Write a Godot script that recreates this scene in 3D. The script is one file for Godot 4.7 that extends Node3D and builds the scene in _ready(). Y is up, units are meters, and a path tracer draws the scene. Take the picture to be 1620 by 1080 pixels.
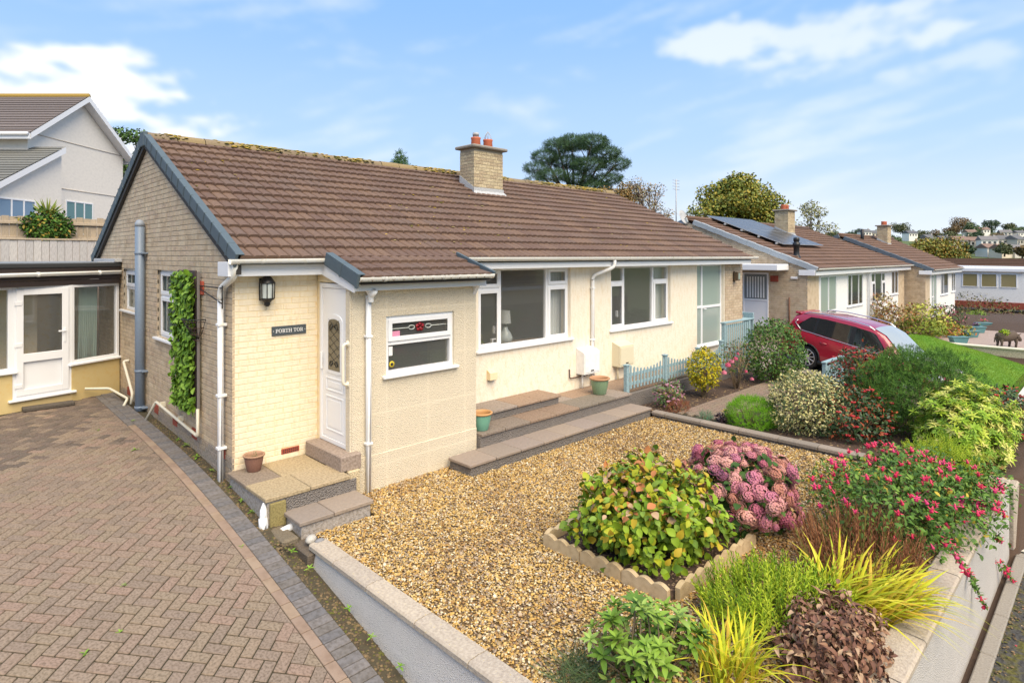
extends Node3D
# A bungalow with a gravel front garden. Metres, y up. The eye stands at (0, 3, 0) above the road.
const EYE := Vector3(0, 3.0, 0)
const FOCAL := 955.0
const AZ := 0.775851      # the view direction, turned from -z towards +x
const XG := 2.73          # gable wall face
const XR := 16.76         # other end of the front wall
const ZF := -7.684        # front wall face
const ZB := -15.4         # rear wall face
const ZE := -7.34         # front eave
const YE := 2.97          # roof surface at the eave
const PITCH := 0.49
const ZR := -11.52        # ridge
var FWD := Vector3(sin(AZ), 0, -cos(AZ))
var RGT := Vector3(cos(AZ), 0, sin(AZ))
var M := {}
var T := {}
var RNG := RandomNumberGenerator.new()
var used := {}

# ---------- pixels of the photograph to places ----------
func ray(px: float, py: float) -> Vector3:
	return FWD + RGT * ((px - 810.0) / FOCAL) + Vector3.UP * ((405.0 - py) / FOCAL)
func on_y(px: float, py: float, y: float) -> Vector3:
	var d := ray(px, py); return EYE + d * ((y - 3.0) / d.y)
func on_x(px: float, py: float, x: float) -> Vector3:
	var d := ray(px, py); return EYE + d * (x / d.x)
func on_z(px: float, py: float, z: float) -> Vector3:
	var d := ray(px, py); return EYE + d * (z / d.z)
func at_depth(px: float, py: float, depth: float) -> Vector3:
	return EYE + ray(px, py) * depth

# ---------- nodes ----------
func numbered(called: String) -> String:
	var n: int = used.get(called, 0)
	used[called] = n + 1
	return called if n == 0 else "%s_%03d" % [called, n]
func tag(o: Node, label: String, category: String, group := "") -> Node:
	o.set_meta("label", label); o.set_meta("category", category)
	if group != "": o.set_meta("group", group)
	return o
func thing(called: String, label: String, category: String, at := Vector3.ZERO, group := "", turn := 0.0) -> Node3D:
	var o := Node3D.new()
	o.name = numbered(called)
	add_child(o)
	o.position = at
	o.rotation.y = turn
	tag(o, label, category, group)
	return o
func put(parent: Node3D, o: Node3D, xf := Transform3D.IDENTITY) -> Node3D:
	parent.add_child(o, true)
	o.transform = parent.global_transform.affine_inverse() * xf
	return o
func holder(parent: Node3D, called: String) -> Node3D:
	var o := Node3D.new(); o.name = called
	parent.add_child(o, true)
	return o
func part(parent: Node3D, called: String, mesh: Mesh, mat: Material, xf := Transform3D.IDENTITY) -> MeshInstance3D:
	var o := MeshInstance3D.new()
	o.name = called; o.mesh = mesh; o.material_override = mat
	put(parent, o, xf)
	return o
func setting(called: String, mesh: Mesh, mat: Material) -> MeshInstance3D:
	var o := MeshInstance3D.new()
	o.name = numbered(called); o.mesh = mesh; o.material_override = mat
	add_child(o); o.set_meta("kind", "structure")
	return o
func setting_node(called: String) -> Node3D:
	var o := Node3D.new()
	o.name = numbered(called); add_child(o); o.set_meta("kind", "structure")
	return o
# many alike pieces: those that show largest become parts, the rest one part called stuff
func pieces(parent: Node3D, called: String, mesh: Mesh, xfs: Array, tones: Array, mats: Array, many: Material, cap := 300, jitter := 0.0) -> void:
	var order := []
	for i in xfs.size():
		var p: Vector3 = xfs[i].origin
		var d := (p - EYE).dot(FWD)
		var sx := 810.0 + FOCAL * (p - EYE).dot(RGT) / maxf(d, 0.1)
		var sy := 405.0 - FOCAL * (p.y - 3.0) / maxf(d, 0.1)
		var out := 0.0 if d > 0.1 and sx > -20.0 and sx < 1640.0 and sy > -20.0 and sy < 1100.0 else 1000.0
		order.append([d + out, i])
	order.sort_custom(func(a, b): return a[0] < b[0])
	var rest := []
	for k in order.size():
		var i: int = order[k][1]
		if k < cap and order[k][0] < 1000.0:
			part(parent, called, mesh, mats[tones[i] % mats.size()], xfs[i])
		else:
			rest.append(i)
	if rest.is_empty(): return
	var mm := MultiMesh.new()
	mm.transform_format = MultiMesh.TRANSFORM_3D
	mm.use_colors = true
	mm.mesh = mesh
	mm.instance_count = rest.size()
	for k in rest.size():
		mm.set_instance_transform(k, xfs[rest[k]])
		var c: Color = mats[tones[rest[k]] % mats.size()].get_meta("linear")
		var j := 1.0 + RNG.randf_range(-jitter, jitter)
		mm.set_instance_color(k, Color(c.r * j, c.g * j, c.b * j))
	var o := MultiMeshInstance3D.new()
	o.name = called + "_field"; o.multimesh = mm; o.material_override = many
	o.set_meta("kind", "stuff")
	put(parent, o)

# ---------- materials ----------
func noise(kind: int, freq: float, octaves := 4, sd := 1) -> FastNoiseLite:
	var n := FastNoiseLite.new()
	n.noise_type = kind as FastNoiseLite.NoiseType; n.frequency = freq; n.fractal_octaves = octaves; n.seed = sd
	if kind == FastNoiseLite.TYPE_CELLULAR: n.fractal_type = FastNoiseLite.FRACTAL_NONE
	return n
func ramp(stops: Array) -> Gradient:
	var g := Gradient.new()
	var o := PackedFloat32Array(); var c := PackedColorArray()
	for s in stops: o.append(s[0]); c.append(s[1])
	g.offsets = o; g.colors = c
	return g
func grey(v: float) -> Color: return Color(v, v, v)
func tex(n: FastNoiseLite, stops: Array, size := 512, skirt := 0.15) -> NoiseTexture2D:
	var t := NoiseTexture2D.new()
	t.width = size; t.height = size; t.seamless = true; t.seamless_blend_skirt = skirt
	t.noise = n; t.color_ramp = ramp(stops)
	return t
func ntex(n: FastNoiseLite, strength: float, size := 512) -> NoiseTexture2D:
	var t := NoiseTexture2D.new()
	t.width = size; t.height = size; t.seamless = true; t.as_normal_map = true; t.bump_strength = strength; t.noise = n
	return t
# colours are given as linear (real-world) values
func mat(c: Color, rough := 0.8, texture: Texture2D = null, scale := 1.0, bump: Texture2D = null, bumpscale := 1.0, metal := 0.0) -> StandardMaterial3D:
	var m := StandardMaterial3D.new()
	m.albedo_color = c.linear_to_srgb()
	m.set_meta("linear", c)
	m.roughness = rough; m.metallic = metal
	if texture:
		m.albedo_texture = texture
	if bump:
		m.normal_enabled = true; m.normal_texture = bump; m.normal_scale = bumpscale
	if texture or bump:
		m.uv1_triplanar = true; m.uv1_world_triplanar = true
		m.uv1_scale = Vector3.ONE * scale
	return m
func family(list: Array, rough: float, texture: Texture2D = null, scale := 1.0, bump: Texture2D = null, bs := 1.0) -> Array:
	var a := []
	for c in list: a.append(mat(c, rough, texture, scale, bump, bs))
	return a
func tinted(rough: float, texture: Texture2D = null, scale := 1.0, bump: Texture2D = null, bs := 1.0) -> StandardMaterial3D:
	var m := mat(Color.WHITE, rough, texture, scale, bump, bs)
	m.vertex_color_use_as_albedo = true
	return m
func leafy(m: StandardMaterial3D, c: Color, back := 0.35) -> StandardMaterial3D:
	m.backlight_enabled = true
	m.backlight = Color(c.r * back, c.g * back, c.b * back).linear_to_srgb()
	return m
func L(r: float, g: float, b: float) -> Color: return Color(r, g, b)
func hex(s: String) -> Color: return Color(s).srgb_to_linear()

# ---------- shapes ----------
class MB:
	var st := SurfaceTool.new()
	var sg := -1
	func _init(smooth := false) -> void:
		st.begin(Mesh.PRIMITIVE_TRIANGLES)
		sg = 0 if smooth else -1
	func tri(a: Vector3, b: Vector3, c: Vector3) -> void:
		for p in [a, b, c]:
			st.set_smooth_group(sg); st.add_vertex(p)
	func quad(a: Vector3, b: Vector3, c: Vector3, d: Vector3) -> void:
		tri(a, b, c); tri(a, c, d)
	func box(a: Vector3, b: Vector3, xf := Transform3D.IDENTITY) -> void:
		var p := []
		for i in 8:
			p.append(xf * Vector3(b.x if i & 1 else a.x, b.y if i & 2 else a.y, b.z if i & 4 else a.z))
		quad(p[0], p[2], p[3], p[1]); quad(p[4], p[5], p[7], p[6])
		quad(p[0], p[4], p[6], p[2]); quad(p[1], p[3], p[7], p[5])
		quad(p[2], p[6], p[7], p[3]); quad(p[0], p[1], p[5], p[4])
	# box with chamfered edges
	func slab(a: Vector3, b: Vector3, e: float, xf := Transform3D.IDENTITY) -> void:
		var c := (a + b) * 0.5
		var h := (b - a) * 0.5
		for ax in 3:
			for s in [-1.0, 1.0]:
				var u := (ax + 1) % 3
				var v := (ax + 2) % 3
				var q := []
				for k in [[-1, -1], [1, -1], [1, 1], [-1, 1]]:
					var p := Vector3.ZERO
					p[ax] = s * h[ax]; p[u] = k[0] * (h[u] - e); p[v] = k[1] * (h[v] - e)
					q.append(xf * (c + p))
				if s < 0: quad(q[0], q[1], q[2], q[3])
				else: quad(q[0], q[3], q[2], q[1])
		for ax in 3:
			var u := (ax + 1) % 3
			var v := (ax + 2) % 3
			for su in [-1.0, 1.0]:
				for sv in [-1.0, 1.0]:
					var q := []
					for k in [[-1, 0], [1, 0], [1, 1], [-1, 1]]:
						var p := Vector3.ZERO
						p[ax] = k[0] * (h[ax] - e)
						p[u] = su * (h[u] - (e if k[1] == 1 else 0.0)); p[v] = sv * (h[v] - (0.0 if k[1] == 1 else e))
						q.append(xf * (c + p))
					if su * sv > 0: quad(q[0], q[1], q[2], q[3])
					else: quad(q[0], q[3], q[2], q[1])
		for i in 8:
			var s := Vector3(1 if i & 1 else -1, 1 if i & 2 else -1, 1 if i & 4 else -1)
			var p1 := xf * (c + Vector3(s.x * h.x, s.y * (h.y - e), s.z * (h.z - e)))
			var p2 := xf * (c + Vector3(s.x * (h.x - e), s.y * h.y, s.z * (h.z - e)))
			var p3 := xf * (c + Vector3(s.x * (h.x - e), s.y * (h.y - e), s.z * h.z))
			if s.x * s.y * s.z > 0: tri(p1, p3, p2)
			else: tri(p1, p2, p3)
	func tube(pts: Array, rad: Array, n := 8, closed := true) -> void:
		var rings := []
		var side := Vector3.ZERO
		for i in pts.size():
			var d: Vector3 = (pts[mini(i + 1, pts.size() - 1)] - pts[maxi(i - 1, 0)])
			d = d.normalized() if d.length() > 1e-6 else Vector3.UP
			if side == Vector3.ZERO: side = (d.cross(Vector3.UP) if absf(d.y) < 0.9 else d.cross(Vector3.RIGHT)).normalized()
			side = (side - d * side.dot(d)).normalized()
			var up := d.cross(side)
			var ring := []
			for k in n:
				var a := TAU * k / n
				ring.append(pts[i] + (side * cos(a) + up * sin(a)) * float(rad[mini(i, rad.size() - 1)]))
			rings.append(ring)
		for i in rings.size() - 1:
			for k in n:
				quad(rings[i][k], rings[i][(k + 1) % n], rings[i + 1][(k + 1) % n], rings[i + 1][k])
		if closed:
			for e in [0, rings.size() - 1]:
				for k in range(1, n - 1):
					if e == 0: tri(rings[e][0], rings[e][k + 1], rings[e][k])
					else: tri(rings[e][0], rings[e][k], rings[e][k + 1])
	# profile [radius, height] turned round the y axis through c
	func lathe(prof: Array, c: Vector3, n := 20) -> void:
		for i in prof.size() - 1:
			for k in n:
				var a := TAU * k / n
				var b := TAU * (k + 1) / n
				var da := Vector3(cos(a), 0, sin(a))
				var db := Vector3(cos(b), 0, sin(b))
				var r0: float = prof[i][0]; var r1: float = prof[i + 1][0]
				var y0 := Vector3(0, prof[i][1], 0); var y1 := Vector3(0, prof[i + 1][1], 0)
				if r0 > 1e-5: tri(c + da * r0 + y0, c + da * r1 + y1, c + db * r0 + y0)
				if r1 > 1e-5: tri(c + db * r0 + y0, c + da * r1 + y1, c + db * r1 + y1)
	# flat polygon (list of Vector2) extruded: o + u*x + v*y, thickness along n
	func prism(poly: Array, o: Vector3, u: Vector3, v: Vector3, n: Vector3) -> void:
		var pv := PackedVector2Array(poly)
		if Geometry2D.is_polygon_clockwise(pv): pv.reverse()
		var idx := Geometry2D.triangulate_polygon(pv)
		for i in range(0, idx.size(), 3):
			var t := []
			for k in 3: t.append(o + u * pv[idx[i + k]].x + v * pv[idx[i + k]].y)
			tri(t[0] + n, t[2] + n, t[1] + n); tri(t[0], t[1], t[2])
		for i in pv.size():
			var a := o + u * pv[i].x + v * pv[i].y
			var b2: Vector2 = pv[(i + 1) % pv.size()]
			var b := o + u * b2.x + v * b2.y
			quad(a, a + n, b + n, b)
	# section (list of Vector2) swept from a to b, section axes u and v
	func sweep(sec: Array, a: Vector3, b: Vector3, u: Vector3, v: Vector3, loop := true) -> void:
		var n := sec.size()
		for i in (n if loop else n - 1):
			var p: Vector2 = sec[i]; var q: Vector2 = sec[(i + 1) % n]
			quad(a + u * p.x + v * p.y, b + u * p.x + v * p.y, b + u * q.x + v * q.y, a + u * q.x + v * q.y)
	func done() -> ArrayMesh:
		st.generate_normals()
		st.index()
		return st.commit()

func boxmesh(a: Vector3, b: Vector3) -> ArrayMesh:
	var m := MB.new(); m.box(a, b); return m.done()
func slabmesh(a: Vector3, b: Vector3, e: float) -> ArrayMesh:
	var m := MB.new(); m.slab(a, b, e); return m.done()
func tubemesh(pts: Array, rad: Array, n := 10) -> ArrayMesh:
	var m := MB.new(true); m.tube(pts, rad, n); return m.done()
func lathemesh(prof: Array, n := 20) -> ArrayMesh:
	var m := MB.new(true); m.lathe(prof, Vector3.ZERO, n); return m.done()
func frame_at(o: Vector3, u: Vector3, v: Vector3, n: Vector3) -> Transform3D:
	return Transform3D(Basis(u, v, n), o)
func rounded(pts: Array, r: float, n := 4) -> Array:
	# a path whose corners are rounded
	var out := [pts[0]]
	for i in range(1, pts.size() - 1):
		var a: Vector3 = pts[i] + (pts[i - 1] - pts[i]).limit_length(r)
		var b: Vector3 = pts[i] + (pts[i + 1] - pts[i]).limit_length(r)
		for k in n + 1:
			var t := float(k) / n
			out.append(a.lerp(pts[i], t).lerp(Vector3(pts[i]).lerp(b, t), t))
	out.append(pts[-1])
	return out
func lump(p: Vector3, sd: float) -> float:
	return 0.5 * sin(p.x * 2.1 + sd) * sin(p.y * 2.7 + sd * 1.7) * sin(p.z * 2.3 + sd * 0.6) + 0.3 * sin(p.x * 5.3 + sd * 2.0) * sin(p.y * 4.7 + 1.0) * sin(p.z * 5.9 + sd)

func _ready() -> void:
	RNG.seed = 20240611
	var cam := Camera3D.new()
	cam.name = "camera"
	cam.projection = Camera3D.PROJECTION_FRUSTUM
	cam.near = 0.1; cam.far = 3000.0
	cam.size = 0.1 * 1080.0 / FOCAL
	cam.frustum_offset = Vector2(0, -0.1 * 135.0 / FOCAL)
	add_child(cam)
	cam.position = EYE
	cam.rotation.y = -AZ
	cam.current = true
	var env := Environment.new()
	env.background_mode = Environment.BG_SKY
	env.sky = Sky.new()
	env.sky.sky_material = make_sky()
	env.tonemap_mode = Environment.TONE_MAPPER_LINEAR
	env.tonemap_exposure = 3.9
	env.sdfgi_enabled = true; env.ssao_enabled = true; env.ssil_enabled = true
	var we := WorldEnvironment.new()
	we.name = "environment"; we.environment = env
	add_child(we)
	var sun := DirectionalLight3D.new()
	sun.name = "sun"
	sun.light_energy = 0.5
	sun.light_angular_distance = 55.0
	sun.light_color = Color(1.0, 0.925, 0.80)
	sun.shadow_enabled = true
	add_child(sun)
	sun.look_at_from_position(Vector3.ZERO, -Vector3(-0.20, 1.0, 0.72), Vector3.UP)
	make_materials()
	ground()
	drive()
	main_house()
	steps_and_patio()
	front_garden()
	sunroom()
	back_left()
	neighbours()
	across_the_road()
	far_country()
	trees()
	house_details()
	shrubs()
	car()
	neighbour_garden()

func make_sky() -> Material:
	var w := 1280
	var h := 640
	var im := Image.create(w, h, false, Image.FORMAT_RGBF)
	var n1 := noise(FastNoiseLite.TYPE_SIMPLEX_SMOOTH, 1.0, 5, 11)
	var n2 := noise(FastNoiseLite.TYPE_SIMPLEX_SMOOTH, 2.2, 5, 5)
	var top := hex("#8cb9f2")
	var mid := hex("#b2d1f7")
	var low := hex("#e2ebf3")
	var white := hex("#fdfdff")
	var banks := [[ray(130, 150).normalized(), 0.17, 1.0, 0.10], [ray(300, 200).normalized(), 0.12, 0.9, 0.05], [ray(-250, 130).normalized(), 0.25, 1.0, 0.16], [ray(1360, 60).normalized(), 0.16, 0.55, 0.08], [ray(1140, 62).normalized(), 0.09, 0.6, 0.05], [ray(1480, 105).normalized(), 0.14, 0.35, 0.04]]
	for j in h:
		var el := PI * (0.5 - (j + 0.5) / h)
		var sy := sin(el); var cy := cos(el)
		for i in w:
			var a := TAU * ((i + 0.5) / w)
			var d := Vector3(sin(a) * cy, sy, -cos(a) * cy)
			var c: Color
			if sy < -0.02:
				c = low.darkened(0.35)
			else:
				var t := clampf(sy / 0.42, 0.0, 1.0)
				c = low.lerp(mid, smoothstep(0.0, 0.45, t)).lerp(top, smoothstep(0.35, 1.0, t))
				var q := Vector3(d.x, d.y * 2.6, d.z)
				var f := n1.get_noise_3dv(q * 1.6) * 0.7 + n2.get_noise_3dv(q * 2.6) * 0.45
				var f2 := n1.get_noise_3dv(q * 4.5 + Vector3(3, 1, 2)) * 0.75 + n2.get_noise_3dv(q * 5.5) * 0.5
				var dens := smoothstep(0.24, 0.75, f) * 0.4
				var lat := d.dot(RGT)
				var wq := Vector3(lat * 1.3, (d.y - 0.22 * lat) * 7.0, d.dot(FWD) * 1.3)
				var wisp := n1.get_noise_3dv(wq * 1.1 + Vector3(7, 2, 5)) * 0.7 + n2.get_noise_3dv(wq * 2.0 + Vector3(1, 4, 9)) * 0.5
				dens = maxf(dens, smoothstep(-0.05, 0.75, wisp) * 0.42)
				for b in banks:
					var e: Vector3 = d - b[0]
					var g := exp(-(e.x * e.x + e.z * e.z) / (b[1] * b[1]) - e.y * e.y / (b[3] * b[3] * 0.6))
					dens = maxf(dens, smoothstep(0.06, 0.62, g * 0.95 - 0.26 + f2 * 1.25 * minf(1.0, g * 2.0)) * b[2])
				dens *= smoothstep(-0.02, 0.10, sy)
				c = c.lerp(white, clampf(dens, 0.0, 1.0) * 0.96)
			im.set_pixel(i, j, Color(c.r * 0.305, c.g * 0.305, c.b * 0.305))
	var m := PanoramaSkyMaterial.new()
	m.panorama = ImageTexture.create_from_image(im)
	return m

func make_materials() -> void:
	var S := FastNoiseLite.TYPE_SIMPLEX_SMOOTH
	var C := FastNoiseLite.TYPE_CELLULAR
	T.mottle = tex(noise(S, 0.04, 5, 3), [[0.0, grey(0.93)], [0.5, grey(0.98)], [1.0, grey(1.0)]])
	T.grain = tex(noise(S, 0.09, 4, 8), [[0.0, grey(0.66)], [0.5, grey(0.9)], [1.0, grey(1.0)]])
	T.speck = tex(noise(C, 0.13, 1, 4), [[0.0, grey(1.0)], [0.45, grey(0.96)], [1.0, grey(0.66)]])
	T.blotch = tex(noise(S, 0.012, 5, 21), [[0.0, Color(0.86, 0.83, 0.80)], [0.5, Color(0.97, 0.955, 0.94)], [1.0, Color(1, 1, 1)]])
	T.lichen = tex(noise(S, 0.05, 5, 31), [[0.0, Color(0.84, 0.82, 0.80)], [0.55, Color(0.96, 0.95, 0.94)], [0.80, Color(1, 1, 0.98)], [0.88, Color(0.98, 0.93, 0.74)], [1.0, Color(0.90, 0.82, 0.55)]])
	T.damp = tex(noise(S, 0.05, 6, 41), [[0.0, Color(0.76, 0.74, 0.71)], [0.42, Color(0.92, 0.91, 0.89)], [0.65, Color(1, 1, 1)], [1.0, Color(1, 0.98, 0.94)]])
	T.stain = tex(noise(S, 0.02, 5, 57), [[0.0, Color(1, 1, 1)], [0.6, Color(1, 1, 1)], [0.8, Color(1.0, 0.975, 0.92)], [1.0, Color(0.97, 0.91, 0.78)]])
	T.streak = tex(noise(S, 0.03, 5, 83), [[0.0, Color(0.955, 0.925, 0.865)], [0.3, Color(0.985, 0.975, 0.955)], [0.55, Color(1, 1, 1)], [1.0, Color(1, 1, 1)]])
	T.paver = tex(noise(S, 0.06, 6, 71), [[0.0, Color(0.60, 0.58, 0.54)], [0.35, Color(0.86, 0.85, 0.82)], [0.6, Color(0.97, 0.96, 0.94)], [0.85, Color(1, 1, 0.99)], [1.0, Color(1, 1, 1)]])
	var wood := noise(S, 0.03, 4, 12)
	T.wood = tex(wood, [[0.0, grey(0.78)], [0.5, grey(0.93)], [1.0, grey(1.0)]])
	T.b_fine = ntex(noise(S, 0.12, 4, 2), 3.0)
	T.b_dash = ntex(noise(C, 0.11, 1, 6), 7.0)
	T.b_soft = ntex(noise(S, 0.03, 4, 9), 4.0)
	M.upvc = mat(L(0.80, 0.81, 0.83), 0.32)
	M.gutter = mat(L(0.78, 0.78, 0.74), 0.4, T.stain, 1.3)
	M.cream = mat(L(0.80, 0.665, 0.43), 0.8, T.stain, 0.7, T.b_soft, 0.25)
	M.creams = family([L(0.81, 0.705, 0.525), L(0.82, 0.715, 0.535), L(0.80, 0.695, 0.51), L(0.81, 0.71, 0.53)], 0.78, T.streak, 0.9, T.b_fine, 0.2)
	for b in M.creams: b.uv1_scale = Vector3(0.9, 0.3, 0.9)
	M.creamp = mat(L(0.82, 0.74, 0.605), 0.85, T.streak, 0.6, T.b_fine, 0.25)
	M.creamp.uv1_scale = Vector3(0.7, 0.22, 0.7)
	M.dash = mat(L(0.89, 0.785, 0.60), 0.9, T.speck, 1.5, T.b_dash, 1.4)
	M.bricks = family([L(0.565, 0.46, 0.325), L(0.585, 0.48, 0.34), L(0.55, 0.445, 0.315), L(0.595, 0.495, 0.355), L(0.54, 0.43, 0.315), L(0.57, 0.465, 0.335)], 0.9, T.blotch, 0.55, T.b_fine, 0.5)
	M.brickmany = tinted(0.9, T.blotch, 0.55, T.b_fine, 0.5)
	M.plinths = family([L(0.36, 0.30, 0.25), L(0.32, 0.28, 0.24), L(0.38, 0.31, 0.235)], 0.92, T.damp, 0.9, T.b_fine, 0.6)
	M.plinthmany = tinted(0.92, T.damp, 0.9, T.b_fine, 0.6)
	M.mortar = mat(L(0.48, 0.41, 0.315), 0.95, T.grain, 3.0)
	M.chims = family([L(0.55, 0.46, 0.30), L(0.50, 0.42, 0.28), L(0.58, 0.49, 0.33), L(0.46, 0.37, 0.25)], 0.9, T.damp, 0.7, T.b_fine, 0.5)
	M.tiles = family([L(0.158, 0.098, 0.07), L(0.145, 0.09, 0.066), L(0.17, 0.108, 0.077), L(0.14, 0.085, 0.062), L(0.18, 0.113, 0.077), L(0.152, 0.10, 0.076)], 0.85, T.lichen, 0.8, T.b_fine, 0.5)
	M.tilemany = tinted(0.85, T.lichen, 0.8, T.b_fine, 0.5)
	M.tiles2 = family([L(0.162, 0.095, 0.064), L(0.148, 0.088, 0.06), L(0.175, 0.104, 0.07)], 0.85, T.lichen, 0.5, T.b_fine, 0.5)
	M.verge = mat(L(0.085, 0.118, 0.14), 0.75, T.mottle, 1.0)
	M.vergegrey = mat(L(0.36, 0.40, 0.43), 0.6, T.mottle, 1.0)
	M.dark = mat(L(0.03, 0.026, 0.023), 0.7)
	M.felt = mat(L(0.09, 0.09, 0.095), 0.85, T.mottle, 0.8)
	M.lead = mat(L(0.48, 0.50, 0.53), 0.55, T.damp, 1.2)
	M.terra = mat(L(0.52, 0.14, 0.07), 0.75, T.mottle, 2.0)
	M.redbrick = mat(L(0.42, 0.085, 0.05), 0.8, T.grain, 4.0)
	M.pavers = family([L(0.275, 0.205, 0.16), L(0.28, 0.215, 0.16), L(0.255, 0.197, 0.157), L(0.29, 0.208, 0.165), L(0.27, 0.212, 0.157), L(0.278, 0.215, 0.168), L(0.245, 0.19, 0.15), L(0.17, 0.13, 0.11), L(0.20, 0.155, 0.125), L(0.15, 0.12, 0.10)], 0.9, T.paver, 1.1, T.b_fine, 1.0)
	M.pavermany = tinted(0.9, T.paver, 1.1, T.b_fine, 1.0)
	M.pinks = family([L(0.295, 0.218, 0.165), L(0.31, 0.235, 0.17), L(0.285, 0.21, 0.16)], 0.88, T.blotch, 0.8, T.b_fine, 0.7)
	M.greys = family([L(0.165, 0.155, 0.155), L(0.145, 0.14, 0.145), L(0.185, 0.17, 0.165), L(0.16, 0.145, 0.135)], 0.88, T.damp, 0.6, T.b_fine, 0.7)
	M.joint = mat(L(0.055, 0.047, 0.022), 0.95, T.grain, 3.0)
	M.soil = mat(L(0.10, 0.062, 0.042), 0.95, T.grain, 2.0, T.b_dash, 1.0)
	M.asphalt = mat(L(1, 1, 1), 0.92, tex(noise(S, 0.02, 6, 91), [[0.0, Color(0.20, 0.20, 0.20)], [0.45, Color(0.27, 0.265, 0.26)], [0.58, Color(0.30, 0.29, 0.20)], [0.8, Color(0.34, 0.33, 0.12)], [1.0, Color(0.30, 0.31, 0.10)]]), 0.5, T.b_dash, 0.7)
	M.kerb = mat(L(0.30, 0.28, 0.25), 0.9, T.lichen, 1.5, T.b_fine, 0.6)
	M.concrete = mat(L(0.62, 0.58, 0.51), 0.9, T.mottle, 0.7, T.b_fine, 0.4)
	M.render = mat(L(0.40, 0.365, 0.335), 0.92, T.damp, 0.8, T.b_fine, 0.8)
	M.riser = mat(L(0.24, 0.215, 0.195), 0.95, T.speck, 1.0, T.b_dash, 1.6)
	M.slabs = family([L(0.30, 0.24, 0.195), L(0.275, 0.225, 0.185), L(0.32, 0.255, 0.20), L(0.29, 0.235, 0.20)], 0.85, T.mottle, 0.9, T.b_soft, 0.6)
	M.slabs_wet = family([L(0.24, 0.195, 0.16), L(0.28, 0.20, 0.145), L(0.215, 0.185, 0.15), L(0.30, 0.25, 0.215), L(0.32, 0.225, 0.16)], 0.75, T.damp, 0.9, T.b_soft, 0.6)
	M.slabs_old = family([L(0.30, 0.235, 0.165), L(0.25, 0.20, 0.155), L(0.40, 0.32, 0.20), L(0.42, 0.335, 0.215)], 0.88, T.damp, 1.1, T.b_soft, 0.6)
	M.dashgrey = mat(L(0.66, 0.625, 0.585), 0.92, T.speck, 2.0, T.b_dash, 1.3)
	M.copings = family([L(0.50, 0.435, 0.355), L(0.47, 0.41, 0.34), L(0.53, 0.46, 0.37)], 0.9, T.lichen, 1.0, T.b_fine, 0.8)
	M.copings_dark = family([L(0.30, 0.255, 0.215), L(0.27, 0.235, 0.20), L(0.33, 0.28, 0.235)], 0.9, T.lichen, 1.3, T.b_fine, 0.8)
	M.edging = family([L(0.56, 0.44, 0.26), L(0.53, 0.41, 0.24), L(0.58, 0.46, 0.29)], 0.88, T.blotch, 1.6, T.b_fine, 0.6)
	M.glass = mat(L(0.45, 0.47, 0.45), 0.0, null, 1.0, null, 1.0, 0.07)
	M.glass.transparency = BaseMaterial3D.TRANSPARENCY_ALPHA
	M.glass.albedo_color.a = 0.02
	M.glass.metallic_specular = 1.0
	M.frost = mat(L(0.30, 0.37, 0.34), 0.15)
	M.frost.metallic_specular = 0.7
	M.room = mat(L(0.72, 0.66, 0.57), 0.9)
	M.roomfloor = mat(L(0.26, 0.18, 0.12), 0.8)
	M.curtain = mat(L(0.66, 0.69, 0.68), 0.9)
	M.curtain_teal = mat(L(0.30, 0.43, 0.40), 0.85)
	M.fence_blue = mat(L(0.32, 0.46, 0.50), 0.75, T.wood, 1.5)
	M.boards_grey = family([L(0.54, 0.52, 0.505), L(0.50, 0.485, 0.475), L(0.57, 0.55, 0.53), L(0.52, 0.50, 0.49)], 0.9, T.wood, 1.0, T.b_soft, 0.4)
	M.boards_tan = family([L(0.45, 0.365, 0.26), L(0.39, 0.32, 0.235), L(0.50, 0.41, 0.30), L(0.43, 0.355, 0.265)], 0.9, T.wood, 1.0, T.b_soft, 0.4)
	for b in M.boards_grey + M.boards_tan: b.uv1_scale = Vector3(5.0, 0.5, 5.0)
	M.whitewall = mat(L(0.84, 0.785, 0.70), 0.85, T.mottle, 0.3)
	M.whitepaint = mat(L(0.86, 0.85, 0.82), 0.8, T.mottle, 0.4)
	M.slate = mat(L(0.16, 0.15, 0.15), 0.8, T.damp, 0.6, T.b_fine, 0.4)
	M.soilpipe = mat(L(0.195, 0.25, 0.33), 0.45, T.mottle, 1.0)
	M.iron = mat(L(0.012, 0.012, 0.013), 0.45)
	M.bark = mat(L(0.14, 0.10, 0.075), 0.95, T.grain, 2.0)
	M.stem = mat(L(0.20, 0.145, 0.085), 0.9)
	M.lawn = mat(L(0.16, 0.32, 0.03), 0.9, T.grain, 1.2)
	M.moss = tinted(0.95)
	M.chrome = mat(L(0.75, 0.75, 0.76), 0.2, null, 1.0, null, 1.0, 0.9)

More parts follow.
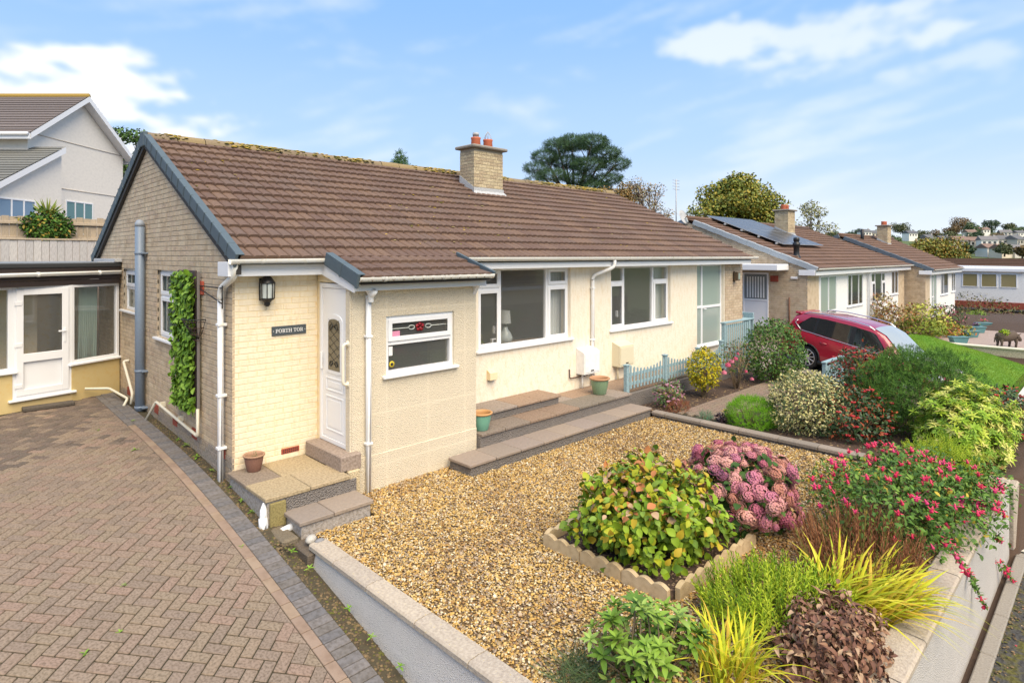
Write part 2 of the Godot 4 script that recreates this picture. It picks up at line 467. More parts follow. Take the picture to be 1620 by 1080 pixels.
# ---------- levels ----------
const DRIVE := [[-16.0, 0.47], [-13.4, 0.45], [-11.0, 0.40], [-9.8, 0.365], [-8.6, 0.305], [-7.6, 0.215], [-6.7, 0.11], [-5.7, -0.03], [-4.3, -0.26], [-3.0, -0.50], [-1.0, -0.90], [0.0, -0.98], [40.0, -0.98]]
func drive_y(z: float) -> float:
	var s := 0.0
	for k in [-0.4, 0.0, 0.4]:
		var zz: float = clampf(z + k, -15.9, 39.0)
		for i in DRIVE.size() - 1:
			if zz <= DRIVE[i + 1][0]:
				s += lerpf(DRIVE[i][1], DRIVE[i + 1][1], (zz - DRIVE[i][0]) / (DRIVE[i + 1][0] - DRIVE[i][0])); break
	return s / 3.0
func drive2_y(z: float) -> float:
	return clampf(-0.40 - 0.157 * (z + 6.87), -0.97, 0.10)
func land(x: float, z: float) -> float:
	if z > -1.15 and x < 10.3: return drive_y(z) - 0.22 if x < 2.86 else -1.0
	if z > -0.87: return -1.03
	var y := -0.06
	if x < 2.86: y = drive_y(z) - 0.22
	elif x < 15.4 and z > -7.0: y = -0.05
	elif x < 36.0:
		y = drive2_y(z) - 0.05
		if x > 28.0: y = maxf(y, -0.45)
		y = lerpf(-0.05, y, smoothstep(15.2, 15.9, x))
	else:
		y = lerpf(-0.08, -1.0, smoothstep(36.0, 60.0, x))
	if z < -15.9: y = lerpf(0.3, 2.3, smoothstep(-15.9, -17.2, z)) + smoothstep(-19.0, -26.0, z) * 0.7
	if x > 22.0 and z < -14.0: y = lerpf(y, 0.2, smoothstep(22.0, 34.0, x))
	return y

func ground() -> void:
	var g := MB.new(true)
	var xs := []
	var x := -44.0
	while x <= 76.0:
		xs.append(x); x += 0.6 if x > -2.0 and x < 30.0 else 2.0
	xs += [2.84, 2.93, 10.28]
	xs.sort()
	var zs := []
	var z := -60.0
	while z <= -0.9:
		zs.append(z); z += 0.5 if z > -19.0 else 2.0
	zs += [-1.19, -1.10]
	zs.sort(); zs.append(-0.86)
	for i in xs.size() - 1:
		for k in zs.size() - 1:
			g.quad(Vector3(xs[i], land(xs[i], zs[k]), zs[k]), Vector3(xs[i], land(xs[i], zs[k + 1]), zs[k + 1]), Vector3(xs[i + 1], land(xs[i + 1], zs[k + 1]), zs[k + 1]), Vector3(xs[i + 1], land(xs[i + 1], zs[k]), zs[k]))
	setting("terrain", g.done(), M.soil)
	var far := MB.new()
	far.quad(Vector3(-1500, -1.25, 1500), Vector3(-1500, -1.25, -1500), Vector3(1500, -1.25, -1500), Vector3(1500, -1.25, 1500))
	setting("ground", far.done(), mat(L(0.10, 0.14, 0.04), 0.95, T.blotch, 0.02))
	var r := MB.new()
	r.quad(Vector3(-80, -0.96, 5.5), Vector3(-80, -0.96, -0.92), Vector3(90, -0.96, -0.92), Vector3(90, -0.96, 5.5))
	setting("road", r.done(), M.asphalt)
	var k2 := setting_node("kerb")
	var kx := 2.95
	while kx < 11.0:
		part(k2, "kerb_stone", slabmesh(Vector3(kx, -1.1, -1.025), Vector3(kx + 0.905, -0.925, -0.90), 0.012), M.kerb)
		kx += 0.915

func drive() -> void:
	var base := MB.new(true)
	var zs := []
	var z := -15.0
	while z < -0.9: zs.append(z); z += 0.4
	zs.append(-0.9)
	for k in zs.size() - 1:
		for xx in [[-9.0, -3.0], [-3.0, 2.28], [2.28, 2.585]]:
			base.quad(Vector3(xx[0], drive_y(zs[k]) - 0.012, zs[k]), Vector3(xx[0], drive_y(zs[k + 1]) - 0.012, zs[k + 1]), Vector3(xx[1], drive_y(zs[k + 1]) - 0.012, zs[k + 1]), Vector3(xx[1], drive_y(zs[k]) - 0.012, zs[k]))
	var d := setting("driveway", base.done(), M.joint)
	var block := slabmesh(Vector3(-0.0965, -0.05, -0.0465), Vector3(0.0965, 0.0, 0.0465), 0.006)
	var a := Vector3(1, 0, 1).normalized()
	var b := Vector3(1, 0, -1).normalized()
	var o := Vector3(-1.0, 0, -8.0)
	var unit := 0.1015
	var xfs := []; var tones := []
	var cut := 0
	for i in range(-130, 131):
		for j in range(-130, 131):
			var k := posmod(i - j, 4)
			if k != 0 and k != 3: continue
			var c := o + a * ((i + (1.0 if k == 0 else 0.5)) * unit) + b * ((j + (0.5 if k == 0 else 1.0)) * unit)
			if c.x < -4.4 or c.x > 2.45 or c.z < -13.7 or c.z > -2.2: continue
			if c.z < -12.45 and c.z < -13.42 - 0.40 * (c.x - 2.73): continue
			var du := a if k == 0 else b
			var y := drive_y(c.z)
			var sl := (drive_y(c.z + 0.1) - drive_y(c.z - 0.1)) / 0.2
			var tu := Vector3(du.x, du.z * sl, du.z).normalized()
			var n := Vector3(RNG.randf_range(-0.012, 0.012), 1, -sl + RNG.randf_range(-0.012, 0.012)).normalized()
			var w := tu.cross(n).normalized()
			n = w.cross(tu)
			c.y = y + RNG.randf_range(-0.0015, 0.0015)
			var tone := RNG.randi() % 7
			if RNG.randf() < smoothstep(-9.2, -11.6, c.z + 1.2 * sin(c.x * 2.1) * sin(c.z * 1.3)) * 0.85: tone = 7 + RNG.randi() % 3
			if c.x + 0.11 > 2.275:
				# cut against the border
				var poly := PackedVector2Array()
				for s in [[-1, -1], [1, -1], [1, 1], [-1, 1]]:
					var q: Vector3 = c + du * (0.098 * s[0]) + Vector3(du.z, 0, -du.x) * (0.048 * s[1])
					poly.append(Vector2(q.x, q.z))
				var got := Geometry2D.intersect_polygons(poly, PackedVector2Array([Vector2(-9, -20), Vector2(2.272, -20), Vector2(2.272, 0), Vector2(-9, 0)]))
				if got.is_empty() or got[0].size() < 3: continue
				var area := 0.0
				for s in got[0].size():
					var p: Vector2 = got[0][s]; var q: Vector2 = got[0][(s + 1) % got[0].size()]
					area += p.cross(q) * 0.5
				if absf(area) < 0.0008 or c.z > -3.2: continue
				var m := MB.new()
				m.prism(Array(got[0]), Vector3(0, y - 0.05 - sl * c.z, 0), Vector3.RIGHT, Vector3(0, sl, 1), Vector3(0, 0.05, 0))
				part(d, "paver", m.done(), M.pavers[tone])
				cut += 1
				continue
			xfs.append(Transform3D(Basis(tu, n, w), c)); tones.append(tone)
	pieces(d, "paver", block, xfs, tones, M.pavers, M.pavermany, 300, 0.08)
	# the pink and the grey border courses
	var bx := MB.new()
	bx.slab(Vector3(-0.048, -0.05, -0.1), Vector3(0.048, 0.0, 0.1), 0.0045)
	var pink := bx.done()
	var z2 := -10.6
	var pt := 0
	z2 = -13.1
	while z2 < -2.4:
		part(d, "border_block", pink, M.pinks[(pt * 7 + pt / 3) % 3] if z2 > -10.7 else M.greys[pt % 4], _tilt(Vector3(2.329, drive_y(z2) + 0.001, z2), 0.0)); pt += 1
		z2 += 0.2035
	var gx := MB.new()
	gx.slab(Vector3(-0.099, -0.05, -0.048), Vector3(0.099, 0.0, 0.048), 0.0045)
	var gm := gx.done()
	z2 = -13.25; pt = 0
	while z2 < -2.4:
		part(d, "border_block", gm, M.greys[(pt * 5 + pt / 4) % 4], _tilt(Vector3(2.48, drive_y(z2) + RNG.randf_range(-0.002, 0.001), z2), RNG.randf_range(-0.02, 0.02))); pt += 1
		z2 += 0.1018
	# strip of earth along the wall
	var sm := MB.new(true)
	z2 = -13.4
	while z2 < -1.2:
		sm.quad(Vector3(2.575, drive_y(z2) - 0.018, z2), Vector3(2.575, drive_y(z2 + 0.4) - 0.018, z2 + 0.4), Vector3(2.90, drive_y(z2 + 0.4) - (0.16 if z2 + 0.4 > -6.0 else 0.05), z2 + 0.4), Vector3(2.90, drive_y(z2) - (0.16 if z2 > -6.0 else 0.05), z2))
		z2 += 0.4
	setting("soil_strip", sm.done(), mat(L(0.10, 0.082, 0.045), 0.95, T.grain, 3.0, T.b_dash, 1.2))

func _tilt(c: Vector3, turn: float) -> Transform3D:
	var sl := (drive_y(c.z + 0.1) - drive_y(c.z - 0.1)) / 0.2
	var f := Vector3(0, sl, 1).normalized()
	var x := Vector3(1, 0, turn).normalized()
	var n := f.cross(x).normalized()
	return Transform3D(Basis(n.cross(f), n, f), c)

# ---------- pieces of houses ----------
func lay_bricks(parent: Node3D, o: Vector3, u: Vector3, n: Vector3, v0: float, v1: float, spans: Callable, mats: Array, many: Material, cap: int, bl := 0.215, bh := 0.065) -> void:
	var mesh := slabmesh(Vector3(0, 0, -0.03), Vector3(bl, bh, 0.0), 0.003)
	var xfs := []; var tones := []
	var k := 0
	var v := v0
	while v + bh <= v1 + 0.001:
		for s in spans.call(v + bh * 0.5):
			var a: float = s[0]; var b: float = s[1]
			var x := floorf(a / (bl + 0.01)) * (bl + 0.01) - (0.5 * (bl + 0.01) if k % 2 else 0.0)
			while x < b:
				var x0 := maxf(x, a)
				var x1 := minf(x + bl, b)
				if x1 - x0 > 0.03:
					xfs.append(Transform3D(Basis(u * ((x1 - x0) / bl), Vector3.UP, n), o + u * x0 + Vector3.UP * v + n * RNG.randf_range(-0.001, 0.0015)))
					tones.append(RNG.randi() % mats.size())
				x += bl + 0.01
		v += bh + 0.01
		k += 1
	pieces(parent, "brick", mesh, xfs, tones, mats, many, cap, 0.06)
func minus(a: float, b: float, holes: Array, y: float) -> Array:
	var out := [[a, b]]
	for h in holes:
		if y < h[2] or y > h[3]: continue
		var nxt := []
		for s in out:
			if h[1] <= s[0] or h[0] >= s[1]: nxt.append(s); continue
			if h[0] > s[0]: nxt.append([s[0], h[0]])
			if h[1] < s[1]: nxt.append([h[1], s[1]])
		out = nxt
	return out
# a wall of some thickness with rectangular holes [u0, u1, v0, v1]
func holed(o: Vector3, u: Vector3, n: Vector3, u0: float, u1: float, v0: float, v1: float, holes: Array, thick: float) -> ArrayMesh:
	var us := [u0, u1]; var vs := [v0, v1]
	for h in holes:
		for k in 2:
			if h[k] > u0 and h[k] < u1 and not us.has(h[k]): us.append(h[k])
			if h[2 + k] > v0 and h[2 + k] < v1 and not vs.has(h[2 + k]): vs.append(h[2 + k])
	us.sort(); vs.sort()
	var m := MB.new()
	var xf := Transform3D(Basis(u, Vector3.UP, n), o)
	for j in vs.size() - 1:
		var i := 0
		while i < us.size() - 1:
			var solid := func(c: int) -> bool:
				var cu: float = (us[c] + us[c + 1]) / 2.0; var cv: float = (vs[j] + vs[j + 1]) / 2.0
				for h in holes:
					if cu > h[0] and cu < h[1] and cv > h[2] and cv < h[3]: return false
				return true
			if not solid.call(i): i += 1; continue
			var e := i
			while e + 1 < us.size() - 1 and solid.call(e + 1): e += 1
			m.box(Vector3(us[i], vs[j], -thick), Vector3(us[e + 1], vs[j + 1], 0), xf)
			i = e + 1
	return m.done()
func bar(m: MB, xf: Transform3D, x0: float, y0: float, x1: float, y1: float, z0: float, z1: float) -> void:
	m.slab(Vector3(x0, y0, z0), Vector3(x1, y1, z1), 0.005, xf)
func ring(m: MB, xf: Transform3D, x0: float, y0: float, x1: float, y1: float, w: float, z0: float, z1: float) -> void:
	bar(m, xf, x0, y0, x0 + w, y1, z0, z1); bar(m, xf, x1 - w, y0, x1, y1, z0, z1)
	bar(m, xf, x0 + w, y0, x1 - w, y0 + w, z0, z1); bar(m, xf, x0 + w, y1 - w, x1 - w, y1, z0, z1)
# a window; o is the lower corner of the hole on the wall face, u runs along the wall, n points out.
# cols: [width, [[height, kind], ...from below]]; kinds: f fixed light, o opening sash, p panel
func window(parent: Node3D, o: Vector3, u: Vector3, n: Vector3, w: float, h: float, cols: Array, sill := true, back := 0.07, glass: Material = null, called := "window") -> Node3D:
	var win := holder(parent, called)
	var xf := Transform3D(Basis(u, Vector3.UP, n), o)
	var fr := MB.new()
	ring(fr, xf, 0, 0, w, h, 0.055, -back - 0.07, -back)
	var total := 0.0
	for c in cols: total += c[0]
	var x := 0.0
	for ci in cols.size():
		var cw: float = cols[ci][0] / total * w
		if ci > 0: bar(fr, xf, x - 0.032, 0.055, x + 0.032, h - 0.055, -back - 0.07, -back)
		var ht := 0.0
		for rr in cols[ci][1]: ht += rr[0]
		var y := 0.0
		var x0 := x + (0.055 if ci == 0 else 0.032)
		var x1 := x + cw - (0.055 if ci == cols.size() - 1 else 0.032)
		for ri in cols[ci][1].size():
			var rh: float = cols[ci][1][ri][0] / ht * h
			var kind: String = cols[ci][1][ri][1]
			if ri > 0: bar(fr, xf, x0, y - 0.032, x1, y + 0.032, -back - 0.07, -back)
			var y0 := y + (0.055 if ri == 0 else 0.032)
			var y1: float = y + rh - (0.055 if ri == cols[ci][1].size() - 1 else 0.032)
			var g := 0.0
			if kind == "o":
				var sm := MB.new()
				ring(sm, xf, x0 - 0.012, y0 - 0.012, x1 + 0.012, y1 + 0.012, 0.062, -back + 0.001, -back + 0.02)
				part(win, "sash", sm.done(), M.upvc)
				g = 0.03
			part(win, "panel" if kind == "p" else "pane", boxmesh(Vector3(x0 - 0.005 + g, y0 - 0.005 + g, -back - 0.045), Vector3(x1 + 0.005 - g, y1 + 0.005 - g, -back - 0.021)), M.upvc if kind == "p" else (glass if glass else M.glass), xf)
			y += rh
		x += cw
	part(win, "frame", fr.done(), M.upvc)
	if sill:
		var s := MB.new()
		s.slab(Vector3(-0.06, -0.035, -back - 0.02), Vector3(w + 0.06, 0.004, 0.055), 0.008, xf)
		part(win, "sill", s.done(), M.upvc)
	return win

func tile_mesh() -> ArrayMesh:
	var m := MB.new(false)
	var n := 12
	var w := 0.302
	var top := []; var bot := []; var far := []
	for i in n + 1:
		var t: float = [0.0, 0.07, 0.20, 0.5, 0.80, 0.93][i % 6]
		var y: float = 0.036 * [0.0, 0.66, 0.93, 1.0, 0.93, 0.66][i % 6]
		var x := w * 0.5 * (i / 6 + t)
		top.append(Vector3(x, y + 0.050, 0)); bot.append(Vector3(x, y * 0.8 + 0.006, 0.004)); far.append(Vector3(x, y + 0.006, -0.36))
	for i in n:
		m.quad(top[i], top[i + 1], far[i + 1], far[i])
		m.quad(bot[i], bot[i + 1], top[i + 1], top[i])
	return m.done()
# tile courses between left(z) and right(z) edges; rows counted up the slope from the eave
func tile_slope(parent: Node3D, x0: Callable, x1: Callable, z_eave: float, y_eave: float, rows: int, pitch: float, mats: Array, many: Material, cap: int, gauge := 0.31) -> void:
	var up := Vector3(0, pitch, -1).normalized()
	var nn := Vector3(0, 1, pitch).normalized()
	var mesh := tile_mesh()
	var xfs := []; var tones := []
	for r in rows:
		var p := Vector3(0, y_eave, z_eave) + up * (gauge * r) - nn * 0.045
		var a: float = x0.call(p.z)
		var b: float = x1.call(p.z)
		var c := maxi(1, int(round((b - a) / 0.302)))
		var sc := (b - a) / (c * 0.302)
		for k in c:
			var x := a + (b - a) * k / c
			xfs.append(Transform3D(Basis(Vector3(sc, 0, 0), nn, -up), Vector3(x, p.y, p.z) + nn * RNG.randf_range(0.0, 0.004)))
			tones.append(RNG.randi() % mats.size())
	pieces(parent, "roof_tile", mesh, xfs, tones, mats, many, cap, 0.09)
func gutter_mesh(a: Vector3, b: Vector3, out: Vector3, r := 0.058) -> ArrayMesh:
	var sec := []
	for i in 9:
		var t := PI * i / 8.0
		sec.append(Vector2(cos(t) * r, -sin(t) * r))
	sec.append(Vector2(-r, 0.006)); sec.append(Vector2(-r + 0.004, 0.006))
	for i in range(8, -1, -1):
		var t := PI * i / 8.0
		sec.append(Vector2(cos(t) * (r - 0.004), -sin(t) * (r - 0.004)))
	sec.append(Vector2(r - 0.004, 0.006)); sec.append(Vector2(r, 0.006))
	var m := MB.new(true)
	m.sweep(sec, a, b, out, Vector3.UP)
	return m.done()
func gutter(parent: Node3D, a: Vector3, b: Vector3, out: Vector3, step := 0.9) -> void:
	var g := part(parent, "gutter", gutter_mesh(a, b, out), M.gutter)
	var len := a.distance_to(b)
	var d := (b - a).normalized()
	var x := 0.35
	while x < len:
		part(g, "bracket", gutter_mesh(a + d * x, a + d * (x + 0.035), out, 0.063), M.gutter)
		x += step
	for e in [a, b - d * 0.012]:
		part(g, "end_cap", gutter_mesh(e, e + d * 0.012, out, 0.061), M.gutter)

func main_house() -> void:
	var h := thing("bungalow", "cream and buff brick bungalow with brown tiled roof and nameplate beside the door", "bungalow", Vector3(XG, 0.3, ZF))
	M.house = h
	# --- gable wall: bricks over a mortar core
	var gw := holder(h, "gable_wall")
	var holes := [[-13.25, -12.1, 2.0, 2.76], [-10.97, -9.75, 1.70, 2.79]]
	var core := holed(Vector3(XG + 0.006, 0, 0), Vector3(0, 0, 1), Vector3(-1, 0, 0), ZB, ZF - 0.006, -0.1, 2.80, holes, 0.26)
	part(gw, "mortar", core, M.mortar)
	var tri := MB.new()
	tri.prism([Vector2(ZB, 2.80), Vector2(ZF - 0.006, 2.80), Vector2(ZF - 0.03, 2.97), Vector2(ZR, 4.86), Vector2(ZB + 0.03, 2.97)], Vector3(XG + 0.006, 0, 0), Vector3(0, 0, 1), Vector3.UP, Vector3(0.26, 0, 0))
	part(gw, "mortar", tri.done(), M.mortar)
	var span := func(y: float) -> Array:
		var zf := ZF
		var zb := ZB
		if y > 2.90:
			zf = minf(ZF, ZE - (y + 0.13 - YE) / PITCH); zb = ZR * 2.0 - zf
		return minus(zb, zf, holes, y)
	lay_bricks(gw, Vector3(XG, 0, 0), Vector3(0, 0, 1), Vector3(-1, 0, 0), 0.53, 4.80, span, M.bricks, M.brickmany, 300)
	var pw := holder(h, "plinth")
	lay_bricks(pw, Vector3(XG - 0.004, 0, 0), Vector3(0, 0, 1), Vector3(-1, 0, 0), -0.145, 0.52, func(y: float) -> Array: return minus(-13.47, ZF, [], y), M.plinths, M.plinthmany, 120)
	for z in [-12.9, -11.1, -10.1, -9.2, -8.12]:
		part(h, "air_brick", slabmesh(Vector3(XG - 0.010, 0.46, z), Vector3(XG + 0.02, 0.60, z + 0.215), 0.003), M.redbrick)
	# --- painted brick wall beside the door
	var nw := holder(h, "painted_wall")
	part(nw, "core", boxmesh(Vector3(XG + 0.27, -0.1, ZF - 0.25), Vector3(3.84, 2.85, ZF - 0.004)), M.cream)
	part(nw, "core", boxmesh(Vector3(XG + 0.004, -0.1, ZF - 0.005), Vector3(XG + 0.27, 2.85, ZF - 0.0045)), M.cream)
	lay_bricks(nw, Vector3(0, 0, ZF), Vector3(1, 0, 0), Vector3(0, 0, 1), 0.36, 2.84, func(y: float) -> Array: return minus(XG + 0.03, 3.84, [[3.34, 3.59, 0.42, 0.50]], y), M.creams, M.creams[0], 300)
	# --- front wall with the big windows
	var fh := [[6.74, 9.16, 1.385, 2.80], [10.49, 12.88, 1.42, 2.79], [14.16, 15.62, 0.66, 2.80]]
	var fw := part(h, "front_wall", holed(Vector3(0, 0, ZF), Vector3(1, 0, 0), Vector3(0, 0, 1), 5.86, 15.66, 0.0, 2.86, fh, 0.25), M.creamp)
	var pier := holder(h, "brick_pier")
	part(pier, "mortar", boxmesh(Vector3(15.662, 0.0, ZF - 0.25), Vector3(XR, 2.86, ZF - 0.006)), M.mortar)
	lay_bricks(pier, Vector3(0, 0, ZF), Vector3(1, 0, 0), Vector3(0, 0, 1), 0.36, 2.84, func(y: float) -> Array: return minus(15.70, XR, [], y), M.bricks, M.brickmany, 200)
	part(h, "side_wall", boxmesh(Vector3(XR - 0.25, 0.0, ZB), Vector3(XR, 2.9, ZF - 0.26)), M.mortar)
	part(h, "rear_wall", boxmesh(Vector3(XG + 0.27, 0.0, ZB), Vector3(XR - 0.26, 2.9, ZB + 0.25)), M.mortar)
	# --- rooms behind the glass
	var rm := holder(h, "rooms")
	part(rm, "floor", boxmesh(Vector3(XG + 0.28, 0.30, ZB + 0.26), Vector3(XR - 0.27, 0.38, ZF - 0.26)), M.roomfloor)
	part(rm, "ceiling", boxmesh(Vector3(XG + 0.28, 2.84, ZB + 0.26), Vector3(XR - 0.27, 2.88, ZF - 0.26)), M.room)
	part(rm, "partition", boxmesh(Vector3(XG + 0.28, 0.385, -11.75), Vector3(XR - 0.27, 2.835, -11.65)), M.room)
	for x in [5.9, 9.7, 13.5]:
		part(rm, "partition", boxmesh(Vector3(x, 0.385, -11.645), Vector3(x + 0.1, 2.835, ZF - 0.26)), M.room)
	# --- porch
	var ph := [[4.36, 5.50, 1.43, 2.21]]
	var po := holder(h, "porch")
	part(po, "porch_front", holed(Vector3(0, 0, -6.8), Vector3(1, 0, 0), Vector3(0, 0, 1), 3.86, 5.92, 0.45, 2.66, ph, 0.2), M.dash)
	part(po, "porch_plinth", slabmesh(Vector3(3.845, -0.2, -7.0), Vector3(5.925, 0.447, -6.788), 0.006), M.dash)
	part(po, "porch_side", boxmesh(Vector3(5.72, -0.2, -7.675), Vector3(5.915, 2.70, -7.005)), M.dash)
	part(po, "porch_jamb", boxmesh(Vector3(3.83, 0.45, -6.90), Vector3(3.858, 2.66, -6.803)), M.dash)
	part(po, "porch_jamb", boxmesh(Vector3(3.86, 0.30, -7.003), Vector3(4.0, 2.66, -6.90)), M.dash)
	part(po, "porch_jamb", boxmesh(Vector3(3.8415, 0.36, ZF - 0.2), Vector3(3.98, 2.655, -7.615)), M.cream)
	part(po, "porch_lintel", boxmesh(Vector3(3.842, 2.655, -7.68), Vector3(4.0, 2.80, -6.86)), M.cream)
	part(po, "ceiling", boxmesh(Vector3(4.0, 2.62, -7.9), Vector3(5.71, 2.64, -7.01)), M.room)
	part(po, "floor", boxmesh(Vector3(4.0, 0.40, -8.6), Vector3(5.71, 0.44, -7.01)), M.roomfloor)
	# --- roof
	roof_of(h)
	# --- chimney
	chimney(h, 8.95, 9.85, -10.85, -10.35, 4.20, 5.46, true)
	# --- windows
	M.duskglass = mat(L(0.085, 0.115, 0.105), 0.05)
	M.duskglass.metallic_specular = 0.8
	var w1 := window(h, Vector3(6.74, 1.385, ZF), Vector3.RIGHT, Vector3(0, 0, 1), 2.42, 1.415, [[0.57, [[1.03, "o"], [0.36, "o"]]], [1.24, [[1.4, "f"]]], [0.62, [[1.04, "o"], [0.36, "o"]]]])
	var w2 := window(h, Vector3(10.49, 1.42, ZF), Vector3.RIGHT, Vector3(0, 0, 1), 2.39, 1.37, [[0.55, [[1.0, "o"], [0.36, "f"]]], [1.16, [[1.4, "f"]]], [0.66, [[1.0, "o"], [0.36, "f"]]]])
	var w3 := window(h, Vector3(14.16, 0.66, ZF), Vector3.RIGHT, Vector3(0, 0, 1), 1.46, 2.14, [[0.36, [[1.0, "f"], [1.1, "f"]]], [1.0, [[1.0, "f"], [1.12, "f"]]]], true, 0.07, M.frost, "glazed_door")
	part(w3, "handle", tubemesh([Vector3(14.60, 1.62, ZF - 0.04), Vector3(14.72, 1.62, ZF - 0.035)], [0.012]), M.upvc)
	var wp := window(h, Vector3(4.36, 1.43, -6.8), Vector3.RIGHT, Vector3(0, 0, 1), 1.14, 0.78, [[1.0, [[0.42, "f"], [0.36, "o"]]]], true, 0.03)
	var wg := window(h, Vector3(XG, 1.70, -10.97), Vector3(0, 0, 1), Vector3(-1, 0, 0), 1.22, 1.09, [[1.0, [[0.66, "o"], [0.42, "o"]]]], true, 0.06, M.duskglass)
	var ws := window(h, Vector3(XG, 2.0, -13.25), Vector3(0, 0, 1), Vector3(-1, 0, 0), 1.15, 0.76, [[1.0, [[0.42, "f"], [0.34, "o"]]]], true, 0.06, M.duskglass)
	for p in [[7.28, 1.62], [8.72, 1.62], [10.96, 1.66], [12.36, 1.66]]:
		part(w1 if p[0] < 10.0 else w2, "handle", slabmesh(Vector3(p[0] - 0.012, p[1], ZF - 0.22), Vector3(p[0] + 0.012, p[1] + 0.14, ZF - 0.16), 0.004), M.upvc)
	# --- front door, facing the drive
	front_door(h)

func roof_of(h: Node3D) -> void:
	var rf := holder(h, "roof")
	var xr := func(z: float) -> float: return lerpf(16.70, 15.80, (ZE - z) / (ZE - ZR))
	tile_slope(rf, func(_z: float) -> float: return 2.70, xr, ZE, YE, 15, PITCH, M.tiles, M.tilemany, 300)
	tile_slope(rf, func(_z: float) -> float: return 3.82, func(_z: float) -> float: return 5.98, -6.50, 2.72, 3, 0.33, M.tiles, M.tilemany, 40, 0.30)
	# boarding below the tiles and the rear slope
	var d := MB.new()
	var dn := Vector3(0, -0.075, 0)
	d.quad(Vector3(2.70, YE, ZE) + dn, Vector3(16.6, YE, ZE) + dn, Vector3(15.75, 5.018, ZR) + dn, Vector3(2.70, 5.018, ZR) + dn)
	d.quad(Vector3(3.82, 2.72, -6.50) + dn, Vector3(5.97, 2.72, -6.50) + dn, Vector3(5.97, YE, ZE) + dn, Vector3(3.82, YE, ZE) + dn)
	part(rf, "boarding", d.done(), M.dark)
	var rs := MB.new()
	var za := ZR * 2.0 - ZE
	rs.prism([Vector2(0, 0), Vector2(13.9, 0), Vector2(13.05, 4.66), Vector2(0, 4.66)], Vector3(2.70, YE - 0.06, za), Vector3.RIGHT, Vector3(0, PITCH, 1).normalized(), Vector3(0, 0.05, -0.025))
	part(rf, "rear_slope", rs.done(), M.tiles[1])
	# ridge tiles
	var rt := MB.new(true)
	var sec := []
	for i in 9:
		var t := PI * i / 8.0
		sec.append(Vector2(cos(t) * 0.14, sin(t) * 0.12))
	rt.sweep(sec, Vector3(0, 0, 0), Vector3(0.44, 0, 0), Vector3(0, 0, 1), Vector3.UP, false)
	var rtm := rt.done()
	var ridgem := family([L(0.26, 0.205, 0.13), L(0.23, 0.18, 0.12), L(0.30, 0.23, 0.12)], 0.9, T.lichen, 1.6, T.b_fine, 0.8)
	var x := 2.70
	while x < 15.5:
		part(rf, "ridge_tile", rtm, ridgem[RNG.randi() % 3], Transform3D(Basis.IDENTITY, Vector3(x, 4.965 + RNG.randf_range(-0.006, 0.006), ZR)))
		x += 0.45
	# moss and lichen cushions
	var blob := MB.new(true)
	blob.lathe([[0.0, 0.5], [0.35, 0.42], [0.62, 0.2], [0.7, 0.0]], Vector3.ZERO, 7)
	var bm := blob.done()
	var xfs := []; var cols := []
	var up := Vector3(0, PITCH, -1).normalized()
	var nn := Vector3(0, 1, PITCH).normalized()
	for i in 2600:
		var ridge := i < 1500
		var p: Vector3
		if ridge:
			var q := RNG.randf_range(2.75, 15.7)
			if sin(q * 2.3) * sin(q * 0.9 + 1.0) + (0.35 if q > 10.0 or q < 4.4 else 0.0) < RNG.randf_range(-0.5, 0.9): continue
			var an := RNG.randf_range(0.1, 1.5)
			p = Vector3(q, 4.965 + sin(an) * 0.117, ZR + cos(an) * 0.137)
		else:
			var row := int(15.0 * (1.0 - pow(RNG.randf(), 0.6)))
			if RNG.randf() < 0.35: row = RNG.randi() % 15
			p = Vector3(RNG.randf_range(2.8, 15.6), YE, ZE) + up * (0.31 * row + 0.31 + RNG.randf_range(-0.30, 0.02)) - nn * 0.005
			p.y += 0.012
			if sin(p.x * 1.7 + row) * sin(p.x * 0.6 + row * 1.3) < 0.35: continue
			p += nn * 0.006
		var s := RNG.randf_range(0.015, 0.06) * (1.1 if ridge else 0.7)
		xfs.append(Transform3D(Basis(Vector3.UP, RNG.randf() * TAU) * Basis().scaled(Vector3(s * RNG.randf_range(0.8, 1.8), s * 0.6, s)), p))
		var y := RNG.randf()
		cols.append(L(0.46, 0.31, 0.04) if y < 0.3 else (L(0.20, 0.18, 0.03) if y < 0.7 else L(0.34, 0.27, 0.12)))
	field(rf, "moss", bm, xfs, cols, M.moss)
	# dry verge caps, front and rear slope
	var vc := MB.new()
	vc.slab(Vector3(-0.055, -0.10, -0.325), Vector3(-0.035, 0.045, 0.0), 0.004)
	vc.slab(Vector3(-0.055, 0.046, -0.325), Vector3(0.045, 0.058, 0.0), 0.004)
	vc.slab(Vector3(-0.064, -0.106, -0.016), Vector3(-0.030, 0.064, 0.012), 0.004)
	var vm := vc.done()
	for r in 15:
		var p := Vector3(2.70, YE, ZE) + up * (0.31 * r)
		part(rf, "verge_cap", vm, M.verge, Transform3D(Basis(Vector3.RIGHT, nn, -up), p))
		var p2 := Vector3(2.70, YE, za) + Vector3(0, up.y, -up.z) * (0.31 * r)
		part(rf, "verge_cap", vm, M.verge, Transform3D(Basis(Vector3.RIGHT, Vector3(0, nn.y, -nn.z), Vector3(0, up.y, -up.z) * -1.0), p2))
	part(rf, "ridge_cap", slabmesh(Vector3(2.635, 4.83, ZR - 0.12), Vector3(2.70, 5.075, ZR + 0.12), 0.012), M.verge)
	var up2 := Vector3(0, 0.33, -1).normalized()
	var nn2 := Vector3(0, 1, 0.33).normalized()
	for r in 3:
		if r == 0: continue
		part(rf, "verge_cap", vm, M.verge, Transform3D(Basis(Vector3.RIGHT, nn2, -up2), Vector3(3.82, 2.72, -6.50) + up2 * (0.42 * (r - 1))) * Transform3D(Basis.from_scale(Vector3(1, 1.1, 1.35))))
